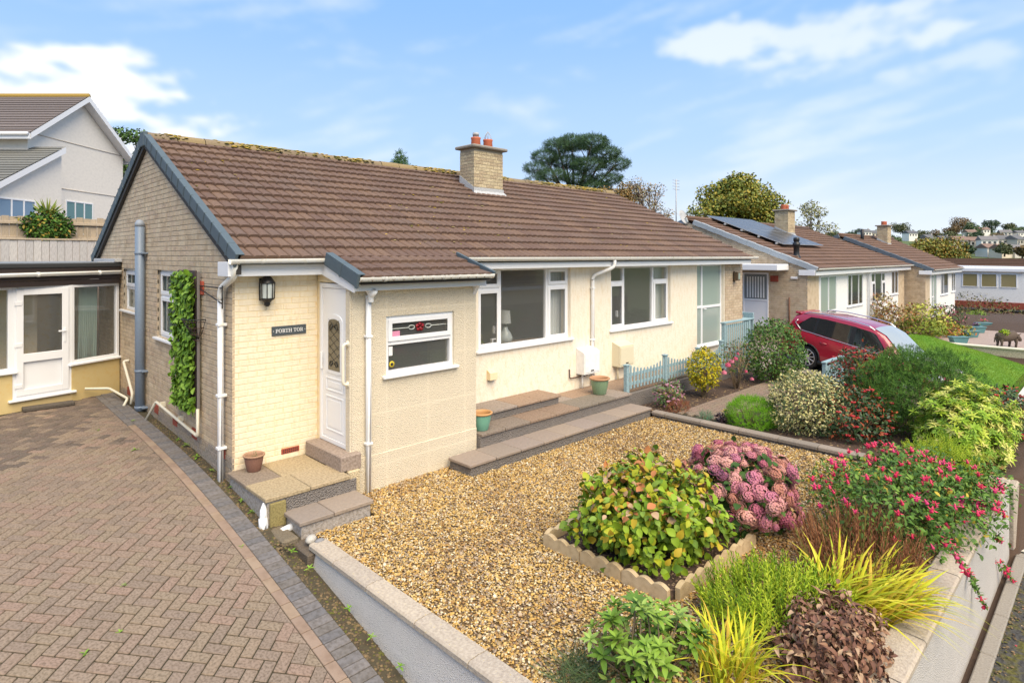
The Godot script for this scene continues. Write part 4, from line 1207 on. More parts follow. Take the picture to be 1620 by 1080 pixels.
func sunroom() -> void:
	var s := thing("sunroom", "flat roofed sunroom with white glazed door joining the brick gable", "sunroom", Vector3(1.5, 0.44, -13.0))
	var A := Vector3(2.715, 0, -13.46)
	var B := Vector3(1.91, 0, -13.04)
	var C := Vector3(1.08, 0, -12.83)
	var D := Vector3(-0.9, 0, -12.45)
	# panels run with the outside on the +z side: along +x
	for seg in [[B, A, "w"], [C, B, "d"], [D, C, "w"]]:
		var p0: Vector3 = seg[0]
		var u: Vector3 = (seg[1] - p0).normalized()
		var n := u.cross(Vector3.UP) * 1.0
		if n.z < 0: n = -n
		var ln: float = p0.distance_to(seg[1])
		if seg[2] == "w":
			part(s, "dwarf_wall", holed(p0, u, n, 0, ln, 0.2, 1.06, [], 0.12), mat(L(0.60, 0.47, 0.22), 0.85, T.stain, 0.8))
			window(s, p0 + Vector3(0, 1.10, 0), u, n, ln, 1.40, [[1.0, [[1.0, "f"]]]] if ln < 1.5 else [[0.7, [[1.0, "f"]]], [1.2, [[1.0, "f"]]]], true, 0.01)
		else:
			part(s, "dwarf_wall", holed(p0, u, n, 0, ln, 0.2, 0.60, [], 0.12), mat(L(0.58, 0.45, 0.22), 0.85, T.stain, 0.8))
			var dd := window(s, p0 + Vector3(0, 0.63, 0), u, n, ln, 1.87, [[1.0, [[0.62, "p"], [1.2, "f"]]]], true, 0.01, null, "glazed_door")
			var xf := Transform3D(Basis(u, Vector3.UP, n), p0 + Vector3(0, 0.63, 0))
			var fr := MB.new()
			ring(fr, xf, 0.05, 0.05, ln - 0.05, 1.82, 0.10, -0.012, 0.012)
			bar(fr, xf, 0.14, 0.60, ln - 0.14, 0.74, -0.012, 0.012)
			part(dd, "sash", fr.done(), M.upvc)
			var hd := MB.new()
			hd.slab(Vector3(ln - 0.13, 0.88, 0.012), Vector3(ln - 0.095, 1.12, 0.022), 0.003, xf)
			hd.slab(Vector3(ln - 0.22, 1.06, 0.035), Vector3(ln - 0.10, 1.085, 0.05), 0.005, xf)
			part(dd, "handle", hd.done(), M.upvc)
			for hy in [0.18, 0.86, 1.55]:
				var hg := MB.new()
				hg.slab(Vector3(0.03, hy, 0.004), Vector3(0.13, hy + 0.07, 0.022), 0.005, xf)
				part(dd, "hinge", hg.done(), M.upvc)
	# step below the door
	part(s, "door_step", slabmesh(Vector3(1.2, 0.44, -12.86), Vector3(1.9, 0.50, -12.66), 0.01), mat(L(0.10, 0.085, 0.07), 0.9, T.damp, 1.0))
	# fascia, gutter, felt roof
	var u2 := (Vector3(2.72, 0, -13.36) - Vector3(-1.2, 0, -11.80)).normalized()
	var fx := Transform3D(Basis(u2, Vector3.UP, Vector3(-u2.z, 0, u2.x)), Vector3(2.715, 0, -13.37))
	var m := MB.new()
	m.slab(Vector3(-5.2, 2.49, -0.06), Vector3(-0.01, 2.58, 0.0), 0.004, fx)
	m.slab(Vector3(-5.2, 2.585, -0.05), Vector3(-0.01, 2.80, 0.012), 0.004, fx)
	part(s, "fascia", m.done(), mat(L(0.035, 0.024, 0.022), 0.55, T.mottle, 1.0))
	var fe := MB.new()
	fe.slab(Vector3(-5.2, 2.80, -0.09), Vector3(0.0, 2.875, 0.03), 0.012, fx)
	part(s, "felt_edge", fe.done(), mat(L(0.03, 0.032, 0.035), 0.7))
	part(s, "gutter", tubemesh([fx * Vector3(-5.2, 2.665, 0.05), fx * Vector3(-0.03, 2.70, 0.05)], [0.036], 10), M.gutter)
	for k in 5:
		part(s, "gutter_clip", tubemesh([fx * Vector3(-0.4 - k * 1.0, 2.697 - k * 0.007, 0.05), fx * Vector3(-0.44 - k * 1.0, 2.697 - k * 0.007, 0.05)], [0.043], 10), M.gutter)
	var rf := MB.new()
	rf.prism([Vector2(2.72, -13.40), Vector2(2.72, -16.3), Vector2(-2.2, -16.3), Vector2(-2.2, -11.45)], Vector3(0, 2.80, 0), Vector3.RIGHT, Vector3(0, 0, 1), Vector3(0, 0.085, 0))
	part(s, "flat_roof", rf.done(), mat(L(0.22, 0.245, 0.27), 0.75, T.damp, 0.5))
	part(s, "lead_flashing", slabmesh(Vector3(2.60, 2.888, -15.2), Vector3(2.728, 2.95, -13.30), 0.006), M.lead)
	part(s, "lead_flashing", slabmesh(Vector3(2.36, 2.886, -14.2), Vector3(2.727, 2.893, -13.38), 0.002), M.lead)
	# inside
	part(s, "back_wall", boxmesh(Vector3(-2.2, 0.3, -16.3), Vector3(2.70, 2.79, -16.15)), M.cream)
	part(s, "floor", boxmesh(Vector3(-2.2, 0.42, -16.1), Vector3(2.70, 0.50, -13.55)), M.roomfloor)
	part(s, "added_inner_wall", boxmesh(Vector3(0.2, 0.5, -14.3), Vector3(1.55, 2.78, -14.2)), M.cream)  # added partition, mimics the yellow wall reflected in the door glass
	part(s, "end_wall", boxmesh(Vector3(-2.3, 0.3, -16.3), Vector3(-2.2, 2.79, -12.2)), M.cream)
	var cu := MB.new(true)
	var prev := Vector3.ZERO
	for k in 40:
		var q: Vector3 = B.lerp(A, 0.32 + k * 0.009) + Vector3(-0.12, 0, -0.22) + Vector3(0.02, 0, 0.05) * sin(k * 1.5)
		if k > 0: cu.quad(prev + Vector3(0, 1.12, 0), q + Vector3(0, 1.12, 0), q + Vector3(0.02, 2.5, 0), prev + Vector3(0.02, 2.5, 0))
		prev = q
	part(s, "curtain", cu.done(), M.curtain_teal)

func boarded(parent: Node3D, a: Vector3, b: Vector3, y0: float, y1: float, bw: float, mats: Array, wave := 0.0) -> void:
	var d := b - a
	var n := int(d.length() / bw)
	var u := d.normalized()
	var s := u.cross(Vector3.UP)
	for i in n:
		var t := Transform3D(Basis(u, Vector3.UP, -s), a + u * (bw * i))
		var m := MB.new()
		m.slab(Vector3(0.003, y0, -0.012 if i % 2 else -0.02), Vector3(bw - 0.003, y1 + RNG.randf_range(-wave, wave), 0.006 if i % 2 else -0.002), 0.003, t)
		part(parent, "board", m.done(), mats[RNG.randi() % mats.size()])
func back_left() -> void:
	var f := thing("board_fence", "weathered grey close board fence standing behind the flat sunroom roof", "fence", Vector3(0, 2.0, -17.6))
	boarded(f, Vector3(-2.2, 0, -17.6), Vector3(5.0, 0, -17.6), 1.9, 3.36, 0.145, M.boards_grey, 0.01)
	part(f, "capping_rail", slabmesh(Vector3(-2.2, 3.37, -17.66), Vector3(5.0, 3.41, -17.56), 0.006), M.boards_tan[2])
	var g := thing("trellis_fence", "tan timber fence with rails and trellis below the white house", "fence", Vector3(0, 2.2, -20.5))
	boarded(g, Vector3(-2.5, 0, -20.5), Vector3(5.5, 0, -20.5), 2.2, 4.05, 0.16, M.boards_tan, 0.03)
	for y in [2.55, 3.45, 3.85]:
		part(g, "rail", slabmesh(Vector3(-2.5, y, -20.485), Vector3(5.5, y + 0.075, -20.42), 0.006), M.boards_tan[2])
	for x in [-1.6, 0.4, 2.22, 4.2]:
		part(g, "post", slabmesh(Vector3(x, 2.2, -20.484), Vector3(x + 0.10, 4.0, -20.40), 0.008), M.boards_tan[2])
	for k in 8:
		part(g, "trellis_lath", slabmesh(Vector3(2.85 + k * 0.24, 2.9, -20.415), Vector3(2.875 + k * 0.24, 3.8, -20.40), 0.003), M.boards_tan[2])
	for y in [3.05, 3.3]:
		part(g, "trellis_lath", slabmesh(Vector3(2.7, y, -20.398), Vector3(4.8, y + 0.025, -20.385), 0.003), M.boards_tan[2])
	# --- white house
	var L0 := EYE + RGT * -20.0
	var hw := thing("white_house", "white rendered two storey house with slate roof behind the fences", "house", L0 + FWD * 28.0 + Vector3(0, 0.0, 0))
	var P := func(lat: float, y: float, dep: float) -> Vector3: return EYE + RGT * lat + FWD * dep + Vector3(0, y - 3.0, 0)
	var ya := 8.15; var yr := 10.25
	var wb := MB.new()
	wb.prism([Vector2(24.9, 2.4), Vector2(31.0, 2.4), Vector2(31.0, ya), Vector2(27.95, yr), Vector2(24.9, ya)], P.call(-20.0, 0.0, 0.0), FWD, Vector3.UP, RGT * -14.0)
	part(hw, "wall", wb.done(), M.whitewall)
	part(hw, "render_joint", jointline(P.call(-19.985, 8.12, 25.0), P.call(-19.985, 8.12, 31.0)), mat(L(0.60, 0.54, 0.46), 0.9))
	part(hw, "render_joint", jointline(P.call(-19.985, 6.0, 26.0), P.call(-19.985, 6.0, 31.0)), mat(L(0.60, 0.54, 0.46), 0.9))
	# roof slopes with slate courses
	var rn := holder(hw, "roof")
	for side in [0, 1]:
		var eave: Vector3 = P.call(-19.6, ya - 0.12, 24.55 if side == 0 else 31.35)
		var top: Vector3 = P.call(-19.6, yr + 0.14, 27.95)
		var up := (top - eave).normalized()
		var nn := up.cross(RGT).normalized()
		if nn.y < 0: nn = -nn
		var len := eave.distance_to(top)
		var rows := int(len / 0.26)
		for r in rows:
			var m := MB.new()
			var q := eave + up * (len * r / rows)
			m.quad(q + nn * 0.035, q - RGT * 14.4 + nn * 0.035, q - RGT * 14.4 + up * 0.3, q + up * 0.3)
			m.quad(q + nn * 0.035, q - nn * 0.02, q - RGT * 14.4 - nn * 0.02, q - RGT * 14.4 + nn * 0.035)
			part(rn, "slate_course", m.done(), mat(L(0.17, 0.145, 0.14) * RNG.randf_range(0.85, 1.12), 0.8, T.lichen, 0.5, T.b_fine, 0.4))
		var bb := MB.new()
		var dn := Vector3(0, -0.25, 0)
		bb.quad(eave + RGT * 0.02, top + RGT * 0.02, top + RGT * 0.02 + dn, eave + RGT * 0.02 + dn)
		bb.quad(eave + RGT * 0.02 + dn, top + RGT * 0.02 + dn, top - RGT * 0.38 + dn, eave - RGT * 0.38 + dn)
		part(rn, "barge_board", bb.done(), M.upvc)
		var ef := MB.new()
		var ee: Vector3 = eave + nn * -0.02
		ef.box(Vector3(-14.4, -0.25, -0.02), Vector3(0, -0.02, 0.1), Transform3D(Basis(RGT, Vector3.UP, (FWD * -1.0 if side == 0 else FWD)), ee))
		part(rn, "fascia", ef.done(), M.upvc)
		if side == 0:
			part(rn, "gutter", tubemesh([ee - RGT * 14.0 + Vector3(0, -0.05, 0) - FWD * 0.15, ee + RGT * 0.0 + Vector3(0, -0.05, 0) - FWD * 0.15], [0.07], 8), M.upvc)
	part(rn, "ridge", tubemesh([P.call(-19.6, yr + 0.16, 27.95), P.call(-34.0, yr + 0.16, 27.95)], [0.12], 8), mat(L(0.36, 0.25, 0.06), 0.9, T.lichen, 1.0))
	# lean-to
	var lw := MB.new()
	lw.prism([Vector2(20.5, 2.4), Vector2(25.3, 2.4), Vector2(25.3, 7.45), Vector2(20.5, 4.75)], P.call(-18.9, 0.0, 0.0), FWD, Vector3.UP, RGT * -1.4)
	part(hw, "lean_to_wall", lw.done(), M.whitewall)
	var l0: Vector3 = P.call(-18.65, 4.72, 20.2)
	var l1: Vector3 = P.call(-18.65, 7.55, 25.2)
	var lup := (l1 - l0).normalized()
	var lnn := lup.cross(RGT).normalized()
	if lnn.y < 0: lnn = -lnn
	for r in 22:
		var q := l0 + lup * (l0.distance_to(l1) * r / 22.0)
		var m := MB.new()
		m.quad(q + lnn * 0.04, q - RGT * 12.0 + lnn * 0.04, q - RGT * 12.0 + lup * 0.3, q + lup * 0.3)
		m.quad(q + lnn * 0.04, q - lnn * 0.02, q - RGT * 12.0 - lnn * 0.02, q - RGT * 12.0 + lnn * 0.04)
		part(rn, "slate_course", m.done(), mat(L(0.19, 0.195, 0.185) * RNG.randf_range(0.85, 1.12), 0.8, T.lichen, 0.5, T.b_fine, 0.4))
	var lb := MB.new()
	lb.quad(l0 + RGT * 0.02, l1 + RGT * 0.02, l1 + RGT * 0.02 + Vector3(0, -0.25, 0), l0 + RGT * 0.02 + Vector3(0, -0.25, 0))
	part(rn, "barge_board", lb.done(), M.upvc)
	# windows in the gable and the lean-to side
	window(hw, P.call(-19.98, 4.0, 27.0), FWD, RGT, 1.75, 1.5, [[1, [[1, "f"]]], [1, [[1, "f"]]], [1, [[1, "f"]]]], true, -0.02, mat(L(0.10, 0.22, 0.23), 0.08))
	window(hw, P.call(-18.88, 4.2, 21.6), FWD, RGT, 2.3, 0.98, [[1, [[1, "f"]]], [1, [[1, "f"]]], [1, [[1, "f"]]], [1, [[1, "f"]]]], true, -0.02, mat(L(0.16, 0.26, 0.38), 0.08))
	part(hw, "wall_lamp", slabmesh(Vector3(-0.12, 0, 0), Vector3(0.12, 0.34, 0.12), 0.02), M.lead, Transform3D(Basis(FWD, Vector3.UP, RGT), P.call(-19.99, 4.65, 25.6)))

func jointline(a: Vector3, b: Vector3) -> ArrayMesh:
	return tubemesh([a, b], [0.018], 4)

func chain_bungalow(called: String, label: String, xg: float, x1e: float, x1r: float, zr: float, yr: float, ze: float, ye: float, walls: Material, vergem: Material) -> Node3D:
	var h := thing(called, label, "bungalow", Vector3(xg, ye - 2.6, ze))
	var p := (yr - ye) / (ze - zr)
	var zf := ze - 0.35
	var zb := 2.0 * zr - zf
	var gb := holder(h, "gable_wall")
	var tri := MB.new()
	tri.prism([Vector2(zb, ye - 3.9), Vector2(zf - 0.005, ye - 3.9), Vector2(zf - 0.005, ye - 0.02), Vector2(zr, yr - 0.15), Vector2(zb, ye - 0.02)], Vector3(xg + 0.006, 0, 0), Vector3(0, 0, 1), Vector3.UP, Vector3(0.25, 0, 0))
	part(gb, "mortar", tri.done(), M.mortar)
	var span := func(y: float) -> Array:
		var a := zf
		if y > ye - 0.02: a = minf(zf, ze - (y + 0.12 - ye) / p)
		return [[2.0 * zr - a, a]]
	lay_bricks(gb, Vector3(xg, 0, 0), Vector3(0, 0, 1), Vector3(-1, 0, 0), ye - 2.75, yr - 0.2, span, M.bricks, M.brickmany, 0)
	part(h, "front_wall", boxmesh(Vector3(xg + 0.26, ye - 3.9, zf - 0.25), Vector3(x1e - 0.3, ye - 0.06, zf)), walls)
	part(h, "rear_wall", boxmesh(Vector3(xg + 0.26, ye - 3.9, zb), Vector3(x1e - 0.3, ye, zb + 0.2)), walls)
	var rf := holder(h, "roof")
	var rows := int(sqrt(1.0 + p * p) * (ze - zr) / 0.33)
	tile_slope(rf, func(_z: float) -> float: return xg - 0.02, func(z: float) -> float: return lerpf(x1e, x1r, (ze - z) / (ze - zr)), ze, ye, rows, p, M.tiles2, M.tilemany, 0, sqrt(1.0 + p * p) * (ze - zr) / rows)
	var d := MB.new()
	var dn := Vector3(0, -0.08, 0)
	d.quad(Vector3(xg - 0.02, ye, ze) + dn, Vector3(x1e, ye, ze) + dn, Vector3(x1r, yr, zr) + dn, Vector3(xg - 0.02, yr, zr) + dn)
	d.quad(Vector3(xg - 0.02, yr, zr) + dn, Vector3(x1r, yr, zr) + dn, Vector3(x1r, ye, 2.0 * zr - ze) + dn, Vector3(xg - 0.02, ye, 2.0 * zr - ze) + dn)
	part(rf, "boarding", d.done(), M.tiles2[0])
	part(rf, "ridge", tubemesh([Vector3(xg, yr + 0.0, zr), Vector3(x1r, yr + 0.0, zr)], [0.12], 8), M.tiles2[1])
	var up := Vector3(0, p, -1).normalized()
	var nn := Vector3(0, 1, p).normalized()
	var vm := slabmesh(Vector3(-0.06, -0.15, -0.34), Vector3(0.06, 0.05, 0.0), 0.012)
	for r in rows:
		part(rf, "verge_cap", vm, vergem, Transform3D(Basis(Vector3.RIGHT, nn, -up), Vector3(xg - 0.02, ye, ze) + up * (0.33 * r) + nn * (0.01 if r % 2 else 0.0)))
	for r in 3:
		part(rf, "verge_cap", vm, vergem, Transform3D(Basis(Vector3.RIGHT, Vector3(0, nn.y, -nn.z), Vector3(0, -p, -1).normalized() * -1.0), Vector3(xg - 0.02, yr, zr) + Vector3(0, -p, -1).normalized() * (0.33 * (r + 1) - 0.33)))
	part(rf, "fascia", slabmesh(Vector3(xg - 0.08, ye - 0.24, ze - 0.09), Vector3(x1e, ye - 0.04, ze - 0.06), 0.005), M.upvc)
	part(rf, "soffit", boxmesh(Vector3(xg - 0.08, ye - 0.24, zf - 0.02), Vector3(x1e, ye - 0.225, ze - 0.092)), M.upvc)
	part(rf, "fascia_end", slabmesh(Vector3(xg - 0.10, ye - 0.24, zf - 0.25), Vector3(xg - 0.03, ye - 0.05, ze - 0.06), 0.005), M.upvc)
	part(rf, "gutter", gutter_mesh(Vector3(xg - 0.05, ye + 0.0, ze - 0.0), Vector3(x1e + 0.1, ye + 0.0, ze - 0.0), Vector3(0, 0, 1), 0.06), M.gutter)
	return h

func neighbours() -> void:
	M.dimglass = mat(L(0.03, 0.035, 0.035), 0.06)
	M.dimglass.metallic_specular = 0.8
	# --- second house, with solar panels
	var h := chain_bungalow("neighbour_bungalow", "buff brick and white bungalow with solar panels on its brown roof", 21.9, 34.9, 34.9, -12.3, 4.50, -7.39, 2.57, M.whitepaint, M.vergegrey)
	var zf := -7.74
	part(h, "brick_pier", slabmesh(Vector3(21.91, -0.4, zf - 0.2), Vector3(23.0, 2.34, zf + 0.012), 0.003), M.bricks[1])
	part(h, "brick_pier", slabmesh(Vector3(33.75, -0.4, zf - 0.2), Vector3(34.85, 2.34, zf + 0.012), 0.003), M.bricks[1])
	window(h, Vector3(23.1, 0.2, zf), Vector3.RIGHT, Vector3(0, 0, 1), 1.75, 2.08, [[0.8, [[1, "f"]]], [0.8, [[0.7, "f"], [1.2, "f"]]]], true, -0.03, M.frost, "glazed_door")
	window(h, Vector3(26.15, 1.0, zf), Vector3.RIGHT, Vector3(0, 0, 1), 1.95, 1.28, [[0.5, [[1, "f"]]], [0.9, [[1, "f"]]], [0.55, [[1, "f"]]]], true, -0.03, M.dimglass)
	window(h, Vector3(29.3, 0.95, zf), Vector3.RIGHT, Vector3(0, 0, 1), 2.1, 1.33, [[0.5, [[0.9, "o"], [0.4, "f"]]], [1.0, [[1, "f"]]], [0.5, [[0.9, "o"], [0.4, "f"]]]], true, -0.03, M.dimglass)
	window(h, Vector3(32.5, 1.2, zf), Vector3.RIGHT, Vector3(0, 0, 1), 1.15, 1.1, [[0.5, [[1, "f"]]], [0.5, [[1, "f"]]]], true, -0.03, M.dimglass)
	part(h, "downpipe", tubemesh([Vector3(28.75, 2.5, zf + 0.3), Vector3(28.75, 2.2, zf + 0.08), Vector3(28.75, -0.2, zf + 0.08)], [0.05], 8), M.upvc)
	# side door and canopy
	var sd := window(h, Vector3(21.9, 0.45, -10.02), Vector3(0, 0, 1), Vector3(-1, 0, 0), 0.95, 1.95, [[1.0, [[0.95, "p"], [1.0, "f"]]]], false, -0.03, mat(L(0.22, 0.24, 0.24), 0.2), "side_door")
	var bl := MB.new()
	for k in 7:
		bl.box(Vector3(21.868, 1.48, -9.86 + k * 0.10), Vector3(21.87, 2.25, -9.81 + k * 0.10))
	part(sd, "blind_slat", bl.done(), M.whitepaint)
	part(h, "canopy", slabmesh(Vector3(20.9, 2.50, -10.6), Vector3(21.89, 2.72, -8.35), 0.02), M.upvc)
	part(h, "number_plaque", slabmesh(Vector3(21.875, 2.08, -9.0), Vector3(21.899, 2.30, -8.72), 0.004), M.redbrick)
	part(h, "overflow_pipe", tubemesh([Vector3(21.86, 0.3, -8.33), Vector3(21.86, 1.55, -8.33)], [0.025], 8), mat(L(0.16, 0.07, 0.04), 0.7))
	part(h, "wall_light", slabmesh(Vector3(21.84, 2.20, -8.28), Vector3(21.89, 2.28, -8.05), 0.01), M.upvc)
	# solar panels: two rows of four
	var p := (4.50 - 2.57) / (12.3 - 7.39)
	var up := Vector3(0, p, -1).normalized()
	var nn := Vector3(0, 1, p).normalized()
	var cells := mat(L(0.05, 0.052, 0.056), 0.3)
	for r in 2:
		for c in 4:
			var o := Vector3(23.7 + c * 1.09, 2.57, -7.39) + up * (2.05 + r * 1.72) + nn * 0.13
			var b := Transform3D(Basis(Vector3.RIGHT, nn, -up), o)
			var pn := part(h, "solar_panel", slabmesh(Vector3(0.01, 0, -1.69), Vector3(1.07, 0.03, 0), 0.004), mat(L(0.45, 0.47, 0.48), 0.35, null, 1.0, null, 1.0, 0.7), b)
			part(pn, "cell_sheet", boxmesh(Vector3(0.035, 0.031, -1.665), Vector3(1.045, 0.034, -0.025)), cells, b)
	for k in 5:
		part(h, "panel_rail", boxmesh(Vector3(23.62, -0.06, -0.03), Vector3(28.1, 0.0, 0.03)), M.lead, Transform3D(Basis(Vector3.RIGHT, nn, -up), Vector3(0, 2.57, -7.39) + up * (2.3 + k * 0.75) + nn * 0.12))
	chimney(h, 27.95, 28.75, -11.3, -10.7, 3.7, 5.05, false)
	var vp := part(h, "flue_pipe", lathemesh([[0.16, 0.0], [0.11, 0.1], [0.10, 0.12], [0.10, 0.42], [0.13, 0.44], [0.13, 0.56], [0.09, 0.57], [0.09, 0.62], [0.11, 0.63], [0.10, 0.74], [0.0, 0.76]], 14), M.iron, Transform3D(Basis.IDENTITY, Vector3(22.85, 2.93, -8.45)))
	# aerial and dish at the gable peak
	var ae := thing("satellite_dish", "grey satellite dish with thin aerial mast on the brick gable peak", "aerial", Vector3(21.8, 4.4, -12.5))
	part(ae, "mast", tubemesh([Vector3(21.8, 3.9, -12.75), Vector3(21.8, 6.1, -12.75)], [0.025], 6), M.lead)
	part(ae, "dish", lathemesh([[0.0, 0.0], [0.18, 0.03], [0.30, 0.09], [0.31, 0.10], [0.18, 0.045], [0.0, 0.015]], 18), M.lead, Transform3D(Basis(Vector3.RIGHT, 1.2) , Vector3(21.72, 4.52, -12.45)))
	for k in 4:
		part(ae, "aerial_element", tubemesh([Vector3(21.8 - 0.25, 6.05 - k * 0.12, -12.75), Vector3(21.8 + 0.25, 6.05 - k * 0.12, -12.75)], [0.012], 5), M.lead)
	# --- third house
	var h3 := chain_bungalow("corner_bungalow", "bungalow with tan brick return and brown roof beyond the solar panels", 35.0, 42.5, 45.5, -10.75, 4.12, -6.53, 2.34, M.whitepaint, mat(L(0.10, 0.13, 0.16), 0.6))
	zf = -6.88
	part(h3, "brick_pier", slabmesh(Vector3(35.01, -0.6, zf - 0.2), Vector3(35.9, 2.1, zf + 0.012), 0.003), M.bricks[3])
	window(h3, Vector3(36.2, 0.1, zf), Vector3.RIGHT, Vector3(0, 0, 1), 1.2, 2.0, [[0.5, [[0.8, "f"], [1.1, "f"]]], [0.7, [[1, "f"]]]], false, -0.03, M.frost, "glazed_door")
	window(h3, Vector3(38.4, 0.95, zf), Vector3.RIGHT, Vector3(0, 0, 1), 1.9, 1.15, [[0.6, [[1, "f"]]], [1.0, [[1, "f"]]]], true, -0.03, M.dimglass)
	window(h3, Vector3(41.2, 1.0, zf), Vector3.RIGHT, Vector3(0, 0, 1), 1.0, 1.05, [[0.6, [[1, "f"]]], [0.6, [[1, "f"]]]], true, -0.03, M.dimglass)
	chimney(h3, 40.2, 40.95, -10.3, -9.75, 3.4, 4.75, false)
	part(h3, "vent_pipe", tubemesh([Vector3(37.4, 3.6, -10.3), Vector3(37.4, 4.5, -10.3)], [0.09], 8), M.iron)
	part(h3, "security_light", slabmesh(Vector3(34.84, 2.0, -8.0), Vector3(34.99, 2.35, -7.75), 0.02), M.upvc)
	# --- white sun lounge of the fourth house
	var s := thing("white_sun_lounge", "long white sun lounge with three wide panes and brown roof behind it", "building", Vector3(50, 0, -6.5))
	part(s, "wall", boxmesh(Vector3(50.0, -0.4, -9.0), Vector3(56, 2.05, -4.55)), M.whitepaint)
	part(s, "brick_base", boxmesh(Vector3(49.95, -0.4, -9.0), Vector3(49.995, 0.02, -4.5)), M.redbrick)
	for k in 3:
		var z := -7.75 + k * 1.0
		window(s, Vector3(50, 0.95, z), Vector3(0, 0, 1), Vector3(-1, 0, 0), 0.86, 0.92, [[1, [[1, "f"]]]], false, -0.04, mat(L(0.30, 0.25, 0.12), 0.15))
	part(s, "fascia", slabmesh(Vector3(49.8, 1.98, -9.2), Vector3(56.2, 2.2, -4.4), 0.02), M.upvc)
	var rr := MB.new()
	rr.prism([Vector2(-9.2, 2.21), Vector2(-4.3, 2.21), Vector2(-4.3, 2.30), Vector2(-9.2, 2.35)], Vector3(51.5, 0, 0), Vector3(0, 0, 1), Vector3.UP, Vector3(1, 0, 0))
	part(s, "roof_edge", rr.done(), M.upvc)
	for r in 5:
		part(s, "tile_course", slabmesh(Vector3(52.5 + r * 0.5, 2.28 + r * 0.11, -9.6), Vector3(53.15 + r * 0.5, 2.40 + r * 0.11, 4.0), 0.01), M.tiles2[r % 3])
	window(s, Vector3(50.2, 0.95, -4.55), Vector3.RIGHT, Vector3(0, 0, 1), 3.0, 0.95, [[1, [[1, "f"]]], [1, [[1, "f"]]]], false, -0.04, M.dimglass)

func across_the_road() -> void:
	# what the front windows mirror: a fence and a bungalow over the road
	var f := thing("road_fence", "brown close board fence across the road", "fence", Vector3(24, -0.9, 8))
	boarded(f, Vector3(34, 0, 8.0), Vector3(12, 0, 8.0), -1.2, 0.35, 0.15, [mat(L(0.30, 0.20, 0.135), 0.9, T.wood, 1.0), mat(L(0.34, 0.235, 0.16), 0.9, T.wood, 1.0)], 0.01)
	var h := thing("facing_bungalow", "cream bungalow with brown tiled roof across the road", "bungalow", Vector3(26, -0.9, 14))
	part(h, "wall", boxmesh(Vector3(19, -1.2, 12.5), Vector3(33, 0.95, 19)), M.cream)
	part(h, "fascia", slabmesh(Vector3(18.7, 0.80, 12.0), Vector3(33.3, 1.0, 12.15), 0.01), M.upvc)
	for r in 12:
		part(h, "tile_course", slabmesh(Vector3(18.7, 1.0 + r * 0.19, 12.0 + r * 0.36), Vector3(33.3, 1.08 + r * 0.19, 12.6 + r * 0.36), 0.01), M.tiles2[r % 3])
	part(h, "gable_end", boxmesh(Vector3(18.9, 0.96, 15.6), Vector3(33.1, 3.2, 16.6)), M.bricks[0])

func far_country() -> void:
	# a hill in the distance with streets of houses
	var m := MB.new(true)
	var pos := func(i: int, k: int) -> Vector3:
		var lat := -120.0 + i * 26.0
		var dep := 150.0 + k * 30.0
		return EYE + RGT * lat + FWD * dep + Vector3(0, hill(lat, dep) - 3.0, 0)
	for i in 40:
		for k in 22:
			m.quad(pos.call(i, k), pos.call(i, k + 1), pos.call(i + 1, k + 1), pos.call(i + 1, k))
	setting("hill", m.done(), mat(L(0.09, 0.13, 0.035), 0.95, T.blotch, 0.02))
	var wallm := [mat(L(0.78, 0.75, 0.69), 0.85), mat(L(0.58, 0.54, 0.48), 0.85), mat(L(0.68, 0.59, 0.47), 0.85), mat(L(0.44, 0.41, 0.36), 0.85)]
	var roofm := [mat(L(0.12, 0.12, 0.125), 0.8), mat(L(0.17, 0.16, 0.16), 0.8), mat(L(0.20, 0.13, 0.10), 0.8), mat(L(0.10, 0.10, 0.11), 0.8)]
	var kinds := ["white", "grey", "cream", "stone"]
	var rk := ["slate", "grey", "brown", "dark"]
	var spots := [[1468, 384, 190, 7, 0], [1492, 386, 190, 8, 1], [1515, 387, 185, 8, 3], [1540, 388, 185, 8, 1], [1562, 387, 180, 8, 0], [1584, 386, 180, 8, 1], [1606, 386, 178, 8, 3], [1630, 388, 178, 8, 1], [1562, 400, 170, 7, 0], [1584, 401, 165, 7, 2], [1606, 402, 165, 7, 1], [1368, 372, 260, 8, 0], [1385, 374, 260, 8, 2], [1440, 374, 270, 9, 0], [1535, 372, 280, 9, 2], [1555, 368, 290, 9, 0], [1590, 372, 290, 9, 1], [1612, 373, 290, 9, 0]]
	for i in spots.size():
		var s: Array = spots[i]
		var c := at_depth(s[0], s[1], s[2] * 1.9)
		var k: int = s[4]
		var rc: int = (i * 7 + i / 3) % 4
		var w: float = s[3]
		var h := thing("hill_house", "distant %s walled house under a %s roof on the far hillside" % [kinds[k], rk[rc]], "house", c, "houses on the far hillside", -AZ + RNG.randf_range(-0.4, 0.4))
		var g := h.global_transform
		part(h, "wall", boxmesh(Vector3(-w / 2, -6, -3.5), Vector3(w / 2, 2.6, 3.5)), wallm[k], g)
		var r := MB.new()
		r.prism([Vector2(-4.0, 2.61), Vector2(4.0, 2.61), Vector2(0, 5.0)], Vector3(-w / 2 - 0.3, 0, 0), Vector3(0, 0, 1), Vector3.UP, Vector3(w + 0.6, 0, 0))
		part(h, "roof", r.done(), roofm[rc], g)
		part(h, "chimney", boxmesh(Vector3(w / 2 - 1.1, 4.3, -0.4), Vector3(w / 2 - 0.4, 5.6, 0.4)), wallm[3], g)
		for q in 3:
			part(h, "window", boxmesh(Vector3(-w / 2 + 0.8 + q * w / 3.2, 0.4, 3.5), Vector3(-w / 2 + 2.1 + q * w / 3.2, 1.8, 3.56)), M.dimglass, g)
